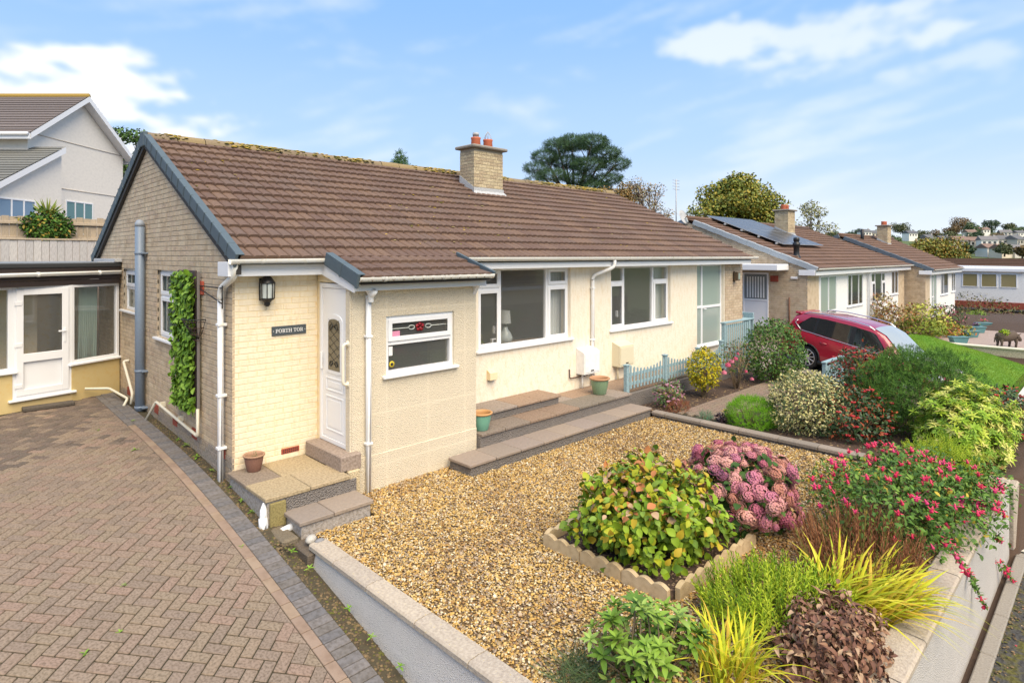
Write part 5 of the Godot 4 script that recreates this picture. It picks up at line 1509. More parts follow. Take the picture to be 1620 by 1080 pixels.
func hill(lat: float, dep: float) -> float:
	return -6.0 + maxf(0.0, dep - 170.0) * (0.058 + 0.006 * sin(lat * 0.02 + 1.0)) * smoothstep(-20.0, 120.0, lat)

# ---------- plants ----------
func leaf_mesh(width := 0.5, fold := 0.12, curl := 0.2, shape := 1.0) -> ArrayMesh:
	var m := MB.new(true)
	var mid := []; var lf := []; var rt := []
	var n := 4
	for i in n + 1:
		var t := float(i) / n
		var w := width * 0.5 * pow(sin(PI * pow(clampf(t, 0.02, 0.98), shape)), 0.8)
		var p := Vector3(0, -curl * t * t, -t)
		mid.append(p); lf.append(p + Vector3(-w, w * fold * 2.0, 0)); rt.append(p + Vector3(w, w * fold * 2.0, 0))
	for i in n:
		m.quad(lf[i], mid[i], mid[i + 1], lf[i + 1]); m.quad(mid[i], rt[i], rt[i + 1], mid[i + 1])
	return m.done()
func blade_mesh(bend := 0.5, width := 0.03) -> ArrayMesh:
	var m := MB.new(true)
	var prev := []
	for i in 7:
		var t := i / 6.0
		var p := Vector3(0, t - bend * 0.35 * t * t * t, -bend * t * t)
		var w := width * (1.0 - pow(t, 2.5)) * (0.7 + 0.6 * t * (1.0 - t) * 2.0)
		var row := [p + Vector3(-w, 0.0, 0), p + Vector3(0, 0, w * 0.5), p + Vector3(w, 0.0, 0)]
		if i > 0:
			m.quad(prev[0], prev[1], row[1], row[0]); m.quad(prev[1], prev[2], row[2], row[1])
		prev = row
	return m.done()
func rosette_mesh(n := 7, width := 0.4, lift := 0.5, len := 1.0) -> ArrayMesh:
	# leaves round one shoot tip
	var st := SurfaceTool.new()
	st.begin(Mesh.PRIMITIVE_TRIANGLES)
	var one := leaf_mesh(width, 0.10, 0.25, 0.8)
	for i in n:
		var t := float(i) / n
		var b := Basis(Vector3.UP, TAU * i * 0.382) * Basis(Vector3.RIGHT, lerpf(0.15, lift * 1.6, t))
		var s := lerpf(1.0, 0.6, t) * len
		st.append_from(one, 0, Transform3D(b * Basis.from_scale(Vector3.ONE * s), Vector3(0, t * 0.25, 0)))
	return st.commit()
func sprig_mesh(n := 9, width := 0.28, len := 0.42) -> ArrayMesh:
	# an upright shoot with small leaves up its stem, one unit tall
	var st := SurfaceTool.new()
	st.begin(Mesh.PRIMITIVE_TRIANGLES)
	var one := leaf_mesh(width, 0.10, 0.1, 0.8)
	for i in n:
		var t := float(i) / n
		var b := Basis(Vector3.UP, TAU * i * 0.382) * Basis(Vector3.RIGHT, lerpf(0.35, 1.2, t))
		st.append_from(one, 0, Transform3D(b * Basis.from_scale(Vector3.ONE * len * lerpf(1.0, 0.6, t)), Vector3(0, t, 0)))
	var tb := MB.new(); tb.tube([Vector3.ZERO, Vector3(0, 1, 0)], [0.02, 0.008], 3)
	st.append_from(tb.done(), 0, Transform3D.IDENTITY)
	return st.commit()
var fams := {}
func greens(key: String, list: Array, rough := 0.5, back := 0.3) -> Array:
	if not fams.has(key):
		var a := family(list, rough)
		for i in a.size():
			leafy(a[i], list[i], back)
			a[i].metallic_specular = 0.28
		var many := tinted(rough)
		var avg: Color = list[0]
		for c in list: avg = avg.lerp(c, 0.4)
		leafy(many, avg, back)
		many.metallic_specular = 0.28
		fams[key] = [a, many]
	return fams[key]
func rdir() -> Vector3:
	var v := Vector3(RNG.randfn(), RNG.randfn(), RNG.randfn())
	return v.normalized() if v.length() > 1e-4 else Vector3.UP
func basis_for(axis: Vector3, normal: Vector3, s: Vector3) -> Basis:
	# leaf meshes point along -z with their face up (+y)
	var z := -axis.normalized()
	var x := normal.cross(z)
	if x.length() < 1e-3: x = Vector3.RIGHT.cross(z)
	x = x.normalized()
	return Basis(x * s.x, z.cross(x) * s.y, z * s.z)
# leaves through the outer layer of a lumpy ellipsoid round c
func bush(t: Node3D, called: String, c: Vector3, rad: Vector3, n: int, mesh: Mesh, size: Vector2, fam: Array, cap: int, o := {}) -> void:
	var xfs := []; var tones := []
	var sd: float = o.get("seed", RNG.randf() * 10.0)
	var lumpy: float = o.get("lumpy", 0.28)
	var inner: float = o.get("inner", 0.62)
	var upright: float = o.get("upright", 0.0)
	var droop: float = o.get("droop", 0.15)
	var low: float = o.get("low", -0.75)
	var pick = o.get("pick")
	for i in n:
		var d := rdir()
		if d.y < low: d.y = -d.y * 0.5; d = d.normalized()
		var k := pow(RNG.randf_range(inner * inner * inner, 1.0), 0.3333) * (1.0 + lumpy * lump(d * 2.2, sd) * 1.6)
		var p := c + d * rad * k
		if p.y < o.get("floor", 0.0) + 0.01: continue
		var out := (d / rad).normalized()
		var axis := (out * 0.55 + rdir() * 0.75 + Vector3(0, -droop, 0)).normalized()
		var nrm := (out * 0.7 + Vector3.UP * 0.6 + rdir() * 0.5).normalized()
		if upright > 0.0:
			nrm = (Vector3.UP * upright + out * (1.1 - upright) + rdir() * 0.35).normalized()
			axis = nrm.cross(rdir()).normalized()
		var s := RNG.randf_range(size.x, size.y)
		xfs.append(Transform3D(basis_for(axis, nrm, Vector3.ONE * s), p))
		tones.append(pick.call(d, k) if pick != null else RNG.randi() % fam[0].size())
	pieces(t, called, mesh, xfs, tones, fam[0], fam[1], cap, 0.12)
func stems(t: Node3D, base: Vector3, c: Vector3, rad: Vector3, n: int, r: float, m: Material, called := "stem") -> void:
	for i in n:
		var d := rdir(); d.y = absf(d.y) * 0.8
		var tip := c + d * rad * RNG.randf_range(0.6, 0.85)
		var b := base + Vector3(RNG.randf_range(-0.12, 0.12), 0, RNG.randf_range(-0.12, 0.12)) * rad.x
		part(t, called, tubemesh([b, b.lerp(tip, 0.5) + Vector3(0, 0.08, 0) * rad.y, tip], [r, r * 0.7, r * 0.35], 5), m)
func shrubs() -> void:
	var ovate := leaf_mesh(0.74, 0.14, 0.25, 0.9)
	var small := leaf_mesh(0.5, 0.15, 0.15, 0.9)
	# --- big green hydrangea going to autumn
	var hg := greens("hyd", [L(0.19, 0.29, 0.02), L(0.24, 0.35, 0.03), L(0.13, 0.23, 0.03), L(0.33, 0.35, 0.025), L(0.42, 0.31, 0.03), L(0.20, 0.30, 0.05), L(0.44, 0.18, 0.07), L(0.46, 0.31, 0.19)], 0.5)
	var c := Vector3(5.36, 0.39, -3.45)
	var t := thing("green_hydrangea", "leafy green hydrangea bush with leaves turning yellow inside the scalloped bed", "shrub", Vector3(c.x, 0.03, c.z))
	stems(t, Vector3(c.x, 0.03, c.z), c, Vector3(0.90, 0.56, 0.84), 75, 0.006, mat(L(0.34, 0.25, 0.14), 0.85))
	bush(t, "leaf", c, Vector3(0.77, 0.47, 0.72), 4200, ovate, Vector2(0.04, 0.11), hg, 300, {"lumpy": 0.34, "inner": 0.35, "seed": 2.0, "pick": func(d: Vector3, k: float) -> int:
		var r := RNG.randf()
		if d.y > 0.3 and r < 0.5: return [3, 4, 6, 7, 0, 5][RNG.randi() % 6]
		return [0, 1, 2, 5, 3, 1, 0][RNG.randi() % 7] if r < 0.92 else 4})
	# --- pink mophead hydrangea
	var p := thing("pink_hydrangea", "mophead hydrangea covered in faded pink flower heads behind the green bush", "shrub", Vector3(6.62, 0.03, -3.0))
	var pc := Vector3(6.52, 0.38, -3.06)
	stems(p, Vector3(6.62, 0.03, -3.0), pc, Vector3(0.6, 0.4, 0.55), 20, 0.009, M.stem)
	bush(p, "leaf", pc, Vector3(0.62, 0.40, 0.56), 420, ovate, Vector2(0.08, 0.13), greens("hyd2", [L(0.05, 0.11, 0.022), L(0.07, 0.14, 0.025), L(0.04, 0.085, 0.02)], 0.5), 120, {"inner": 0.4})
	bush(p, "leaf", pc, Vector3(0.70, 0.49, 0.62), 190, ovate, Vector2(0.06, 0.11), greens("hyd2", [], 0.5), 90, {"inner": 0.85})
	var fl := flower_head_mesh()
	var pinks := [L(0.58, 0.36, 0.42), L(0.66, 0.54, 0.48), L(0.48, 0.23, 0.34), L(0.68, 0.58, 0.47), L(0.48, 0.34, 0.24), L(0.54, 0.32, 0.44)]
	var heads := family(pinks, 0.85, tex(noise(FastNoiseLite.TYPE_SIMPLEX_SMOOTH, 0.03, 3, 63), [[0.0, Color(0.62, 0.46, 0.36)], [0.3, Color(0.98, 0.84, 0.70)], [0.5, Color(1.0, 0.80, 0.84)], [0.7, Color(0.86, 0.62, 0.72)], [1.0, Color(1.0, 0.93, 0.86)]]), 4.0)
	for i in 6: leafy(heads[i], pinks[i], 0.25)
	var got := []
	for k in 1600:
		if got.size() >= 190: break
		var d := rdir()
		if d.y < -0.55: continue
		var q := pc + d * Vector3(0.68, 0.46, 0.60) * RNG.randf_range(0.84, 1.08) * (1.0 + 0.22 * lump(d * 2.6, 4.0))
		var ok := q.y > 0.06
		for g in got:
			if q.distance_to(g) < 0.082: ok = false; break
		if not ok: continue
		got.append(q)
		var s := RNG.randf_range(0.045, 0.085)
		part(p, "flower_head", fl, heads[RNG.randi() % 6], Transform3D(basis_for(d.cross(rdir()), (d + rdir() * 0.35).normalized(), Vector3(s * RNG.randf_range(0.85, 1.2), s * RNG.randf_range(0.55, 0.85), s * RNG.randf_range(0.85, 1.2))), q))
	# --- fuchsia with hanging pink flowers
	fuchsia()
	# --- rusty feathery plant
	var as_ := thing("rusty_heather", "rusty brown feathery clump of upright spikes beside the fuchsia", "plant", Vector3(6.35, 0, -1.78))
	var rust := greens("rust", [L(0.30, 0.13, 0.06), L(0.36, 0.17, 0.08), L(0.24, 0.10, 0.05), L(0.17, 0.15, 0.04)], 0.8)
	var sprig := sprig_mesh(16, 0.22, 0.16)
	var xfs := []; var tones := []
	for i in 420:
		var a := RNG.randf() * TAU
		var rr := sqrt(RNG.randf())
		var q := Vector3(6.35 + cos(a) * rr * 0.62, 0.0, -1.78 + sin(a) * rr * 0.42)
		var hh := RNG.randf_range(0.30, 0.62) * (1.1 - rr * 0.35)
		var lean := Vector3(cos(a) * rr * 0.35 + RNG.randf_range(-0.12, 0.12), 1, sin(a) * rr * 0.35 + RNG.randf_range(-0.12, 0.12)).normalized()
		xfs.append(Transform3D(Basis(Quaternion(Vector3.UP, lean)) * Basis(Vector3.UP, RNG.randf() * TAU) * Basis.from_scale(Vector3(hh * 0.8, hh, hh * 0.8)), q)); tones.append(RNG.randi() % 4)
	pieces(as_, "spike", sprig, xfs, tones, rust[0], rust[1], 120, 0.1)
	# --- sword-leaved clumps
	var yel := greens("yel", [L(0.60, 0.56, 0.03), L(0.50, 0.52, 0.03), L(0.36, 0.43, 0.03), L(0.66, 0.58, 0.06), L(0.55, 0.38, 0.05)], 0.5, 0.4)
	sword("sword_leaf_clump", "large clump of yellow green strap leaves leaning over the road wall coping", Vector3(5.66, 0, -1.58), 250, 0.56, Vector2(0.38, 0.27), yel, Vector3(0.22, 0, 0.30))
	sword("sword_leaf_clump", "smaller tuft of yellow strap leaves between the glossy shrub and brown dried plant", Vector3(4.12, 0, -1.98), 130, 0.42, Vector2(0.20, 0.18), yel, Vector3(0.05, 0, 0.05))
	# --- hebe
	var he := thing("lime_hebe", "lime green hebe of upright leafy shoots between strap leaf clumps", "shrub", Vector3(5.0, 0, -2.02))
	var lime := greens("lime", [L(0.38, 0.48, 0.03), L(0.29, 0.41, 0.028), L(0.47, 0.54, 0.05), L(0.17, 0.28, 0.022)], 0.5, 0.4)
	var hs := sprig_mesh(14, 0.30, 0.26)
	xfs = []; tones = []
	for i in 520:
		var a := RNG.randf() * TAU
		var rr := sqrt(RNG.randf())
		var off := Vector3(cos(a) * rr * 0.56, 0, sin(a) * rr * 0.40)
		off = RGT * (off.x) + FWD * off.z
		var hh := RNG.randf_range(0.15, 0.26)
		var y := (0.34 - rr * rr * 0.24) * RNG.randf_range(0.3, 1.05)
		var lean := (off * 0.9 + Vector3(RNG.randf_range(-0.2, 0.2), 1, RNG.randf_range(-0.2, 0.2))).normalized()
		xfs.append(Transform3D(Basis(Quaternion(Vector3.UP, lean)) * Basis(Vector3.UP, RNG.randf() * TAU) * Basis.from_scale(Vector3(hh * 0.9, hh, hh * 0.9)), Vector3(5.0, y, -2.02) + off)); tones.append(RNG.randi() % 4)
	pieces(he, "shoot", hs, xfs, tones, lime[0], lime[1], 150, 0.1)
	# --- brown dried plant
	var br := thing("brown_dried_plant", "withered brown leafy plant at the corner of the road wall", "plant", Vector3(4.78, 0, -1.52))
	var brn := greens("brn", [L(0.19, 0.095, 0.06), L(0.27, 0.15, 0.09), L(0.14, 0.07, 0.05), L(0.40, 0.27, 0.17), L(0.22, 0.11, 0.075)], 0.6, 0.15)
	bush(br, "withered_leaf", Vector3(4.78, 0.16, -1.52), Vector3(0.50, 0.27, 0.36), 2600, leaf_mesh(0.6, 0.35, 0.7, 0.8), Vector2(0.025, 0.065), brn, 200, {"inner": 0.4, "lumpy": 0.35})
	stems(br, Vector3(4.78, 0, -1.52), Vector3(4.78, 0.2, -1.52), Vector3(0.45, 0.32, 0.33), 24, 0.006, M.stem)
	# --- glossy shrub with leaf whorls at the front
	var rh := thing("glossy_azalea", "low shrub with glossy green leaf whorls on bare branching stems in the gravel", "shrub", Vector3(3.72, 0, -2.42))
	var gl := greens("glossy", [L(0.15, 0.26, 0.035), L(0.21, 0.33, 0.045), L(0.10, 0.185, 0.03), L(0.25, 0.36, 0.08)], 0.35)
	var ros := rosette_mesh(9, 0.36, 0.55)
	for i in 46:
		var a := RNG.randf() * TAU
		var rr := sqrt(RNG.randf())
		var off := RGT * (cos(a) * rr * 0.40) + FWD * (sin(a) * rr * 0.34)
		var tip := Vector3(3.72, 0.12 + RNG.randf_range(0.05, 0.36) * (1.15 - rr * 0.5), -2.42) + off
		var b := Vector3(3.72, 0, -2.42) + off * 0.25
		var bend := b.lerp(tip, 0.55) + Vector3(RNG.randf_range(-0.05, 0.05), -0.04, RNG.randf_range(-0.05, 0.05))
		var s := part(rh, "stem", tubemesh([b, bend, tip], [0.009, 0.007, 0.005], 5), M.stem)
		part(s, "leaf_whorl", ros, gl[0][i % 4], Transform3D(Basis(Quaternion(Vector3.UP, (off * 0.8 + Vector3.UP + rdir() * 0.3).normalized())) * Basis(Vector3.UP, RNG.randf() * TAU) * Basis.from_scale(Vector3.ONE * RNG.randf_range(0.095, 0.14)), tip))
	bush(rh, "leaf", Vector3(3.72, 0.13, -2.42), Vector3(0.36, 0.16, 0.32), 260, leaf_mesh(0.4, 0.1, 0.2, 0.8), Vector2(0.06, 0.10), gl, 60, {"inner": 0.2})
	# --- thin juniper sprays
	var ju := thing("juniper_spray", "thin grey green juniper sprays at the gravel edge by the drive wall", "shrub", Vector3(3.28, 0, -2.72))
	var jg := greens("jun", [L(0.09, 0.14, 0.06), L(0.12, 0.17, 0.08), L(0.07, 0.11, 0.04)], 0.7)
	xfs = []; tones = []
	for i in 260:
		var a := RNG.randf() * TAU
		var lean := Vector3(cos(a), RNG.randf_range(0.15, 0.9), sin(a)).normalized()
		var hh := RNG.randf_range(0.10, 0.26)
		xfs.append(Transform3D(Basis(Quaternion(Vector3.UP, lean)) * Basis.from_scale(Vector3(hh * 0.5, hh, hh * 0.5)), Vector3(3.28 + RNG.randf_range(-0.10, 0.22), 0.01, -2.72 + RNG.randf_range(-0.15, 0.15)))); tones.append(i % 3)
	pieces(ju, "spray", sprig_mesh(14, 0.10, 0.22), xfs, tones, jg[0], jg[1], 60)
	bed_plants(ovate, small)

func flower_head_mesh() -> ArrayMesh:
	# a ball of four-petalled florets
	var m := MB.new(false)
	for i in 92:
		var y := 1.0 - 1.45 * (i + 0.5) / 92.0
		var a := i * 2.39996
		var r := sqrt(maxf(0.0, 1.0 - y * y))
		var d := Vector3(cos(a) * r, y, sin(a) * r)
		var u := d.cross(Vector3(0.3, 0.9, 0.2)).normalized()
		var v := d.cross(u)
		var c := d * (0.90 + 0.16 * sin(i * 7.1) + 0.1 * sin(i * 2.3))
		for k in 4:
			var b := TAU * k / 4.0 + i
			var e := (u * cos(b) + v * sin(b)) * 0.21
			var f := (u * cos(b + 0.8) + v * sin(b + 0.8)) * 0.15
			var g := (u * cos(b - 0.8) + v * sin(b - 0.8)) * 0.15
			m.quad(c - d * 0.05, c + g + d * 0.03, c + e + d * 0.01, c + f + d * 0.03)
	return m.done()

func sword(called: String, label: String, base: Vector3, n: int, len: float, spread: Vector2, fam: Array, lean: Vector3) -> void:
	var t := thing(called, label, "plant", base)
	var bl := [blade_mesh(0.3, 0.030), blade_mesh(0.6, 0.030), blade_mesh(1.0, 0.026)]
	for i in n:
		var a := RNG.randf() * TAU
		var rr := sqrt(RNG.randf())
		var off := RGT * (cos(a) * rr * spread.x) + FWD * (sin(a) * rr * spread.y)
		var l := len * RNG.randf_range(0.65, 1.15)
		var dir := (off * 0.8 + lean * RNG.randf_range(0.3, 1.2) + Vector3(RNG.randf_range(-0.18, 0.18), 1, RNG.randf_range(-0.18, 0.18))).normalized()
		var hz := Vector3(dir.x, 0, dir.z)
		if hz.length() < 0.02: hz = Vector3(1, 0, 0)
		var z := -hz.normalized()
		var yy := (dir - z * dir.dot(z) * 0.0).normalized()
		var x := yy.cross(z).normalized()
		z = x.cross(yy)
		var b := Basis(x, yy, z) * Basis(Vector3.UP, RNG.randf_range(-0.7, 0.7)) * Basis.from_scale(Vector3.ONE * l)
		part(t, "blade", bl[0 if RNG.randf() < 0.4 else (1 if RNG.randf() < 0.6 else 2)], fam[0][RNG.randi() % fam[0].size()], Transform3D(b, base + off))

func fuchsia() -> void:
	var t := thing("fuchsia_bush", "sprawling green fuchsia hung with bright pink flowers over the road wall", "shrub", Vector3(7.55, 0, -1.75))
	var g := greens("fuch", [L(0.085, 0.17, 0.032), L(0.105, 0.21, 0.035), L(0.065, 0.13, 0.03), L(0.16, 0.27, 0.045), L(0.42, 0.32, 0.04)], 0.5)
	var lf := leaf_mesh(0.55, 0.12, 0.2, 0.85)
	var c := Vector3(7.5, 0.36, -1.80)
	stems(t, Vector3(7.5, 0, -1.8), c, Vector3(0.95, 0.5, 0.6), 30, 0.008, M.stem)
	var pick := func(_d: Vector3, _k: float) -> int: return RNG.randi() % 4 if RNG.randf() < 0.97 else 4
	bush(t, "leaf", c, Vector3(1.05, 0.46, 0.62), 3300, lf, Vector2(0.035, 0.065), g, 150, {"inner": 0.4, "lumpy": 0.35, "seed": 5.0, "pick": pick})
	bush(t, "leaf", Vector3(8.5, 0.30, -1.75), Vector3(0.75, 0.40, 0.52), 1500, lf, Vector2(0.035, 0.065), g, 30, {"inner": 0.4, "lumpy": 0.35, "seed": 1.0, "pick": pick})
	bush(t, "leaf", Vector3(8.1, 0.16, -1.32), Vector3(1.0, 0.40, 0.42), 1900, lf, Vector2(0.035, 0.065), g, 60, {"inner": 0.3, "lumpy": 0.4, "seed": 3.0, "pick": pick})
	bush(t, "leaf", Vector3(9.2, 0.10, -1.25), Vector3(0.6, 0.34, 0.36), 900, lf, Vector2(0.035, 0.065), g, 20, {"inner": 0.3, "lumpy": 0.4, "seed": 7.0, "pick": pick})
	var petal := [mat(L(0.70, 0.025, 0.11), 0.5), mat(L(0.76, 0.05, 0.18), 0.5), mat(L(0.58, 0.015, 0.07), 0.5)]
	var fm := fuchsia_mesh()
	# arching sprays out over the wall
	var tips := [[1585, 855], [1610, 870], [1600, 905], [1545, 930], [1600, 945], [1560, 960], [1575, 800], [1590, 770], [1530, 905], [1515, 880], [1610, 925]]
	for q in tips:
		var tip := on_z(q[0], q[1], -0.92 + RNG.randf_range(-0.12, 0.1))
		var b := Vector3(7.8 + RNG.randf_range(-0.4, 0.6), 0.15, -1.7)
		var mid := b.lerp(tip, 0.55) + Vector3(0, 0.30, 0)
		var pts := []
		for k in 9:
			var u := k / 8.0
			pts.append(b.lerp(mid, u).lerp(mid.lerp(tip, u), u))
		part(t, "spray", tubemesh(pts, [0.006, 0.004, 0.003], 5), M.stem)
		var xs := []; var ts := []
		for k in 110:
			var u := RNG.randf_range(0.25, 1.0) * 7.99
			var pp: Vector3 = pts[int(u)].lerp(pts[int(u) + 1], u - int(u))
			xs.append(Transform3D(basis_for(rdir() + Vector3(0, -0.3, 0), Vector3.UP + rdir() * 0.5, Vector3.ONE * RNG.randf_range(0.035, 0.06)), pp)); ts.append(RNG.randi() % 4)
		pieces(t, "leaf", lf, xs, ts, g[0], g[1], 12)
		for k in 5:
			var pp: Vector3 = pts[8 - k / 2].lerp(pts[7 - k / 2], RNG.randf())
			part(t, "flower", fm, petal[RNG.randi() % 3], Transform3D(Basis(Vector3(RNG.randf_range(-1, 1), 0, RNG.randf_range(-1, 1)).normalized(), RNG.randf_range(0, 0.6)) * Basis(Vector3.UP, RNG.randf() * TAU) * Basis.from_scale(Vector3.ONE * RNG.randf_range(0.05, 0.075)), pp + Vector3(0, -0.01, 0)))
	for k in 150:
		var d := rdir()
		if d.y < -0.2: d.y = -d.y
		var cc := c if k % 3 else Vector3(8.3, 0.22, -1.45)
		var q := cc + d * (Vector3(1.05, 0.50, 0.64) if k % 3 else Vector3(0.75, 0.44, 0.55)) * RNG.randf_range(0.95, 1.18)
		if q.y < 0.05: continue
		part(t, "flower", fm, petal[RNG.randi() % 3], Transform3D(Basis(Vector3(1, 0, 0.3).normalized(), RNG.randf_range(-0.6, 0.6)) * Basis(Vector3.UP, RNG.randf() * TAU) * Basis.from_scale(Vector3.ONE * RNG.randf_range(0.042, 0.072)), q))

func fuchsia_mesh() -> ArrayMesh:
	var m := MB.new(true)
	m.lathe([[0.0, 0.35], [0.09, 0.30], [0.12, 0.12], [0.16, -0.02], [0.30, -0.35], [0.26, -0.55], [0.0, -0.5]], Vector3.ZERO, 7)
	for k in 4:
		var a := TAU * k / 4.0
		var u := Vector3(cos(a), 0, sin(a))
		var v := Vector3(-sin(a), 0, cos(a))
		m.quad(u * 0.12, u * 0.45 + v * 0.16 + Vector3(0, -0.02, 0), u * 0.85 + Vector3(0, 0.12, 0), u * 0.45 - v * 0.16 + Vector3(0, -0.02, 0))
	m.tube([Vector3(0, -0.5, 0), Vector3(0, -1.0, 0)], [0.03], 4)
	return m.done()

func shrub(called: String, label: String, c: Vector3, rad: Vector3, n: int, mesh: Mesh, size: Vector2, fam: Array, cap: int, o := {}) -> Node3D:
	var t := thing(called, label, o.get("category", "shrub"), Vector3(c.x, o.get("floor", 0.0), c.z))
	stems(t, Vector3(c.x, o.get("floor", 0.0), c.z), c, rad, 16, 0.014, M.stem, "stem")
	bush(t, o.get("leaf", "leaf"), c, rad, n, mesh, size, fam, cap, o)
	return t
func bed_plants(_ovate: Mesh, small: Mesh) -> void:
	var yl := greens("euo", [L(0.52, 0.42, 0.015), L(0.60, 0.48, 0.03), L(0.36, 0.34, 0.02), L(0.16, 0.20, 0.02)], 0.5)
	shrub("golden_euonymus", "bright golden yellow euonymus bush before the blue picket fence", Vector3(11.85, 0.60, -6.28), Vector3(0.36, 0.46, 0.34), 1900, small, Vector2(0.04, 0.07), yl, 120, {"low": -0.9, "lumpy": 0.2, "seed": 3.0})
	var cm := greens("cam", [L(0.045, 0.105, 0.022), L(0.065, 0.14, 0.028), L(0.09, 0.19, 0.04), L(0.14, 0.21, 0.04)], 0.3, 0.15)
	shrub("round_camellia", "rounded dark glossy evergreen between blue gate and red car", Vector3(14.45, 0.75, -5.85), Vector3(0.72, 0.78, 0.72), 4200, small, Vector2(0.05, 0.08), cm, 150, {"low": -0.9, "lumpy": 0.12, "seed": 4.0})
	# rose
	var r := thing("rose_bush", "leggy rose bush with pink blooms beside the golden shrub", "shrub", Vector3(13.1, 0.02, -6.15))
	var rg := greens("rose", [L(0.07, 0.12, 0.03), L(0.10, 0.15, 0.035), L(0.16, 0.10, 0.05)], 0.5)
	for i in 16:
		var a := RNG.randf() * TAU
		var tip := Vector3(13.1 + cos(a) * RNG.randf_range(0.15, 0.55), RNG.randf_range(0.6, 1.1), -6.15 + sin(a) * RNG.randf_range(0.1, 0.3))
		part(r, "stem", tubemesh([Vector3(13.1 + cos(a) * 0.08, 0.02, -6.15), tip], [0.012, 0.005], 5), mat(L(0.18, 0.10, 0.06), 0.8) if i == 0 else M.stem)
	bush(r, "leaf", Vector3(13.1, 0.75, -6.15), Vector3(0.55, 0.40, 0.32), 420, small, Vector2(0.04, 0.075), rg, 60, {"inner": 0.2, "low": -1.0})
	var rp := [mat(L(0.62, 0.10, 0.20), 0.6), mat(L(0.70, 0.22, 0.32), 0.6)]
	var fh := flower_head_mesh()
	for q in [[1158, 572], [1164, 568], [1152, 578], [1180, 588], [1146, 590], [1190, 600], [1168, 560]]:
		part(r, "bloom", fh, rp[RNG.randi() % 2], Transform3D(Basis.from_scale(Vector3.ONE * RNG.randf_range(0.035, 0.065)), on_z(q[0], q[1], -6.05)))
	# lime mound
	var md := greens("mound", [L(0.16, 0.38, 0.014), L(0.20, 0.44, 0.018), L(0.11, 0.28, 0.012)], 0.7, 0.3)
	shrub("green_mound", "low vivid green feathery mound beside the stone edging", Vector3(10.42, 0.20, -4.62), Vector3(0.44, 0.32, 0.42), 2600, sprig_mesh(8, 0.12, 0.5), Vector2(0.05, 0.08), md, 60, {"inner": 0.8, "lumpy": 0.1, "upright": 0.6, "leaf": "sprig"})
	# variegated
	var vg := greens("var", [L(0.52, 0.47, 0.20), L(0.60, 0.55, 0.28), L(0.10, 0.14, 0.06), L(0.07, 0.11, 0.045), L(0.38, 0.36, 0.13)], 0.45)
	shrub("variegated_holly", "cream and green variegated rounded bush beside the stone edging", Vector3(10.85, 0.48, -3.85), Vector3(0.72, 0.56, 0.66), 5600, small, Vector2(0.035, 0.06), vg, 150, {"low": -0.9, "lumpy": 0.22, "seed": 6.0})
	# cotoneaster
	var ct := greens("cot", [L(0.045, 0.085, 0.03), L(0.06, 0.11, 0.04), L(0.10, 0.14, 0.09), L(0.30, 0.07, 0.03)], 0.45)
	var berry := lathemesh([[0.0, -1.0], [0.8, -0.5], [1.0, 0.1], [0.7, 0.75], [0.0, 1.0]], 7)
	var bred := [mat(L(0.42, 0.012, 0.015), 0.35), mat(L(0.33, 0.01, 0.015), 0.35)]
	var k := 0
	for q in [[Vector3(11.0, 0.32, -3.12), Vector3(0.60, 0.50, 0.55), "dark cotoneaster with red berries between variegated bush and juniper"], [Vector3(12.7, 0.75, -3.5), Vector3(0.62, 0.55, 0.55), "reddish leaved cotoneaster rising behind the dark green juniper"], [Vector3(13.1, 0.28, -1.45), Vector3(0.75, 0.5, 0.4), "red berried cotoneaster spilling between juniper and lawn"]]:
		var t := shrub("cotoneaster", q[2], q[0], q[1], 2400, small, Vector2(0.045, 0.075), ct, 40, {"low": -0.9, "lumpy": 0.3, "seed": 2.0 + k})
		for b in 46:
			var d := rdir()
			var c: Vector3 = q[0] + d * q[1] * RNG.randf_range(0.92, 1.1)
			var mm := SurfaceTool.new()
			if c.y < 0.05: continue
			var cl := part(t, "berry_cluster", cluster_mesh(berry), bred[b % 2], Transform3D(Basis(Vector3.UP, b * 1.1) * Basis.from_scale(Vector3.ONE * RNG.randf_range(0.8, 1.3)), c))
		k += 1
	# juniper
	var jn := greens("con", [L(0.07, 0.155, 0.025), L(0.095, 0.20, 0.03), L(0.13, 0.26, 0.04), L(0.05, 0.11, 0.022)], 0.6, 0.2)
	shrub("spreading_juniper", "wide spreading dark green juniper in the corner of the garden", Vector3(12.45, 0.62, -2.55), Vector3(1.30, 0.78, 1.0), 8000, sprig_mesh(11, 0.2, 0.45), Vector2(0.06, 0.12), jn, 100, {"inner": 0.45, "lumpy": 0.26, "seed": 8.0, "low": -0.9, "leaf": "sprig"})
	# choisya
	var ch := greens("cho", [L(0.34, 0.46, 0.04), L(0.44, 0.51, 0.07), L(0.25, 0.39, 0.035), L(0.58, 0.56, 0.16), L(0.17, 0.29, 0.03)], 0.45, 0.4)
	shrub("yellow_choisya", "yellow green shrub of starry leaf whorls below the juniper", Vector3(11.3, 0.38, -1.72), Vector3(0.98, 0.66, 0.62), 1500, rosette_mesh(8, 0.30, 0.5), Vector2(0.07, 0.115), ch, 220, {"inner": 0.7, "lumpy": 0.3, "upright": 0.5, "seed": 1.4, "leaf": "leaf_whorl", "low": -0.9})
	shrub("lime_spindle", "small leaved lime green shrub behind the fuchsia", Vector3(9.55, 0.18, -1.72), Vector3(0.62, 0.36, 0.45), 1700, sprig_mesh(10, 0.3, 0.3), Vector2(0.06, 0.11), greens("lime", [], 0.5), 60, {"inner": 0.7, "upright": 0.5, "leaf": "sprig", "seed": 9.0})
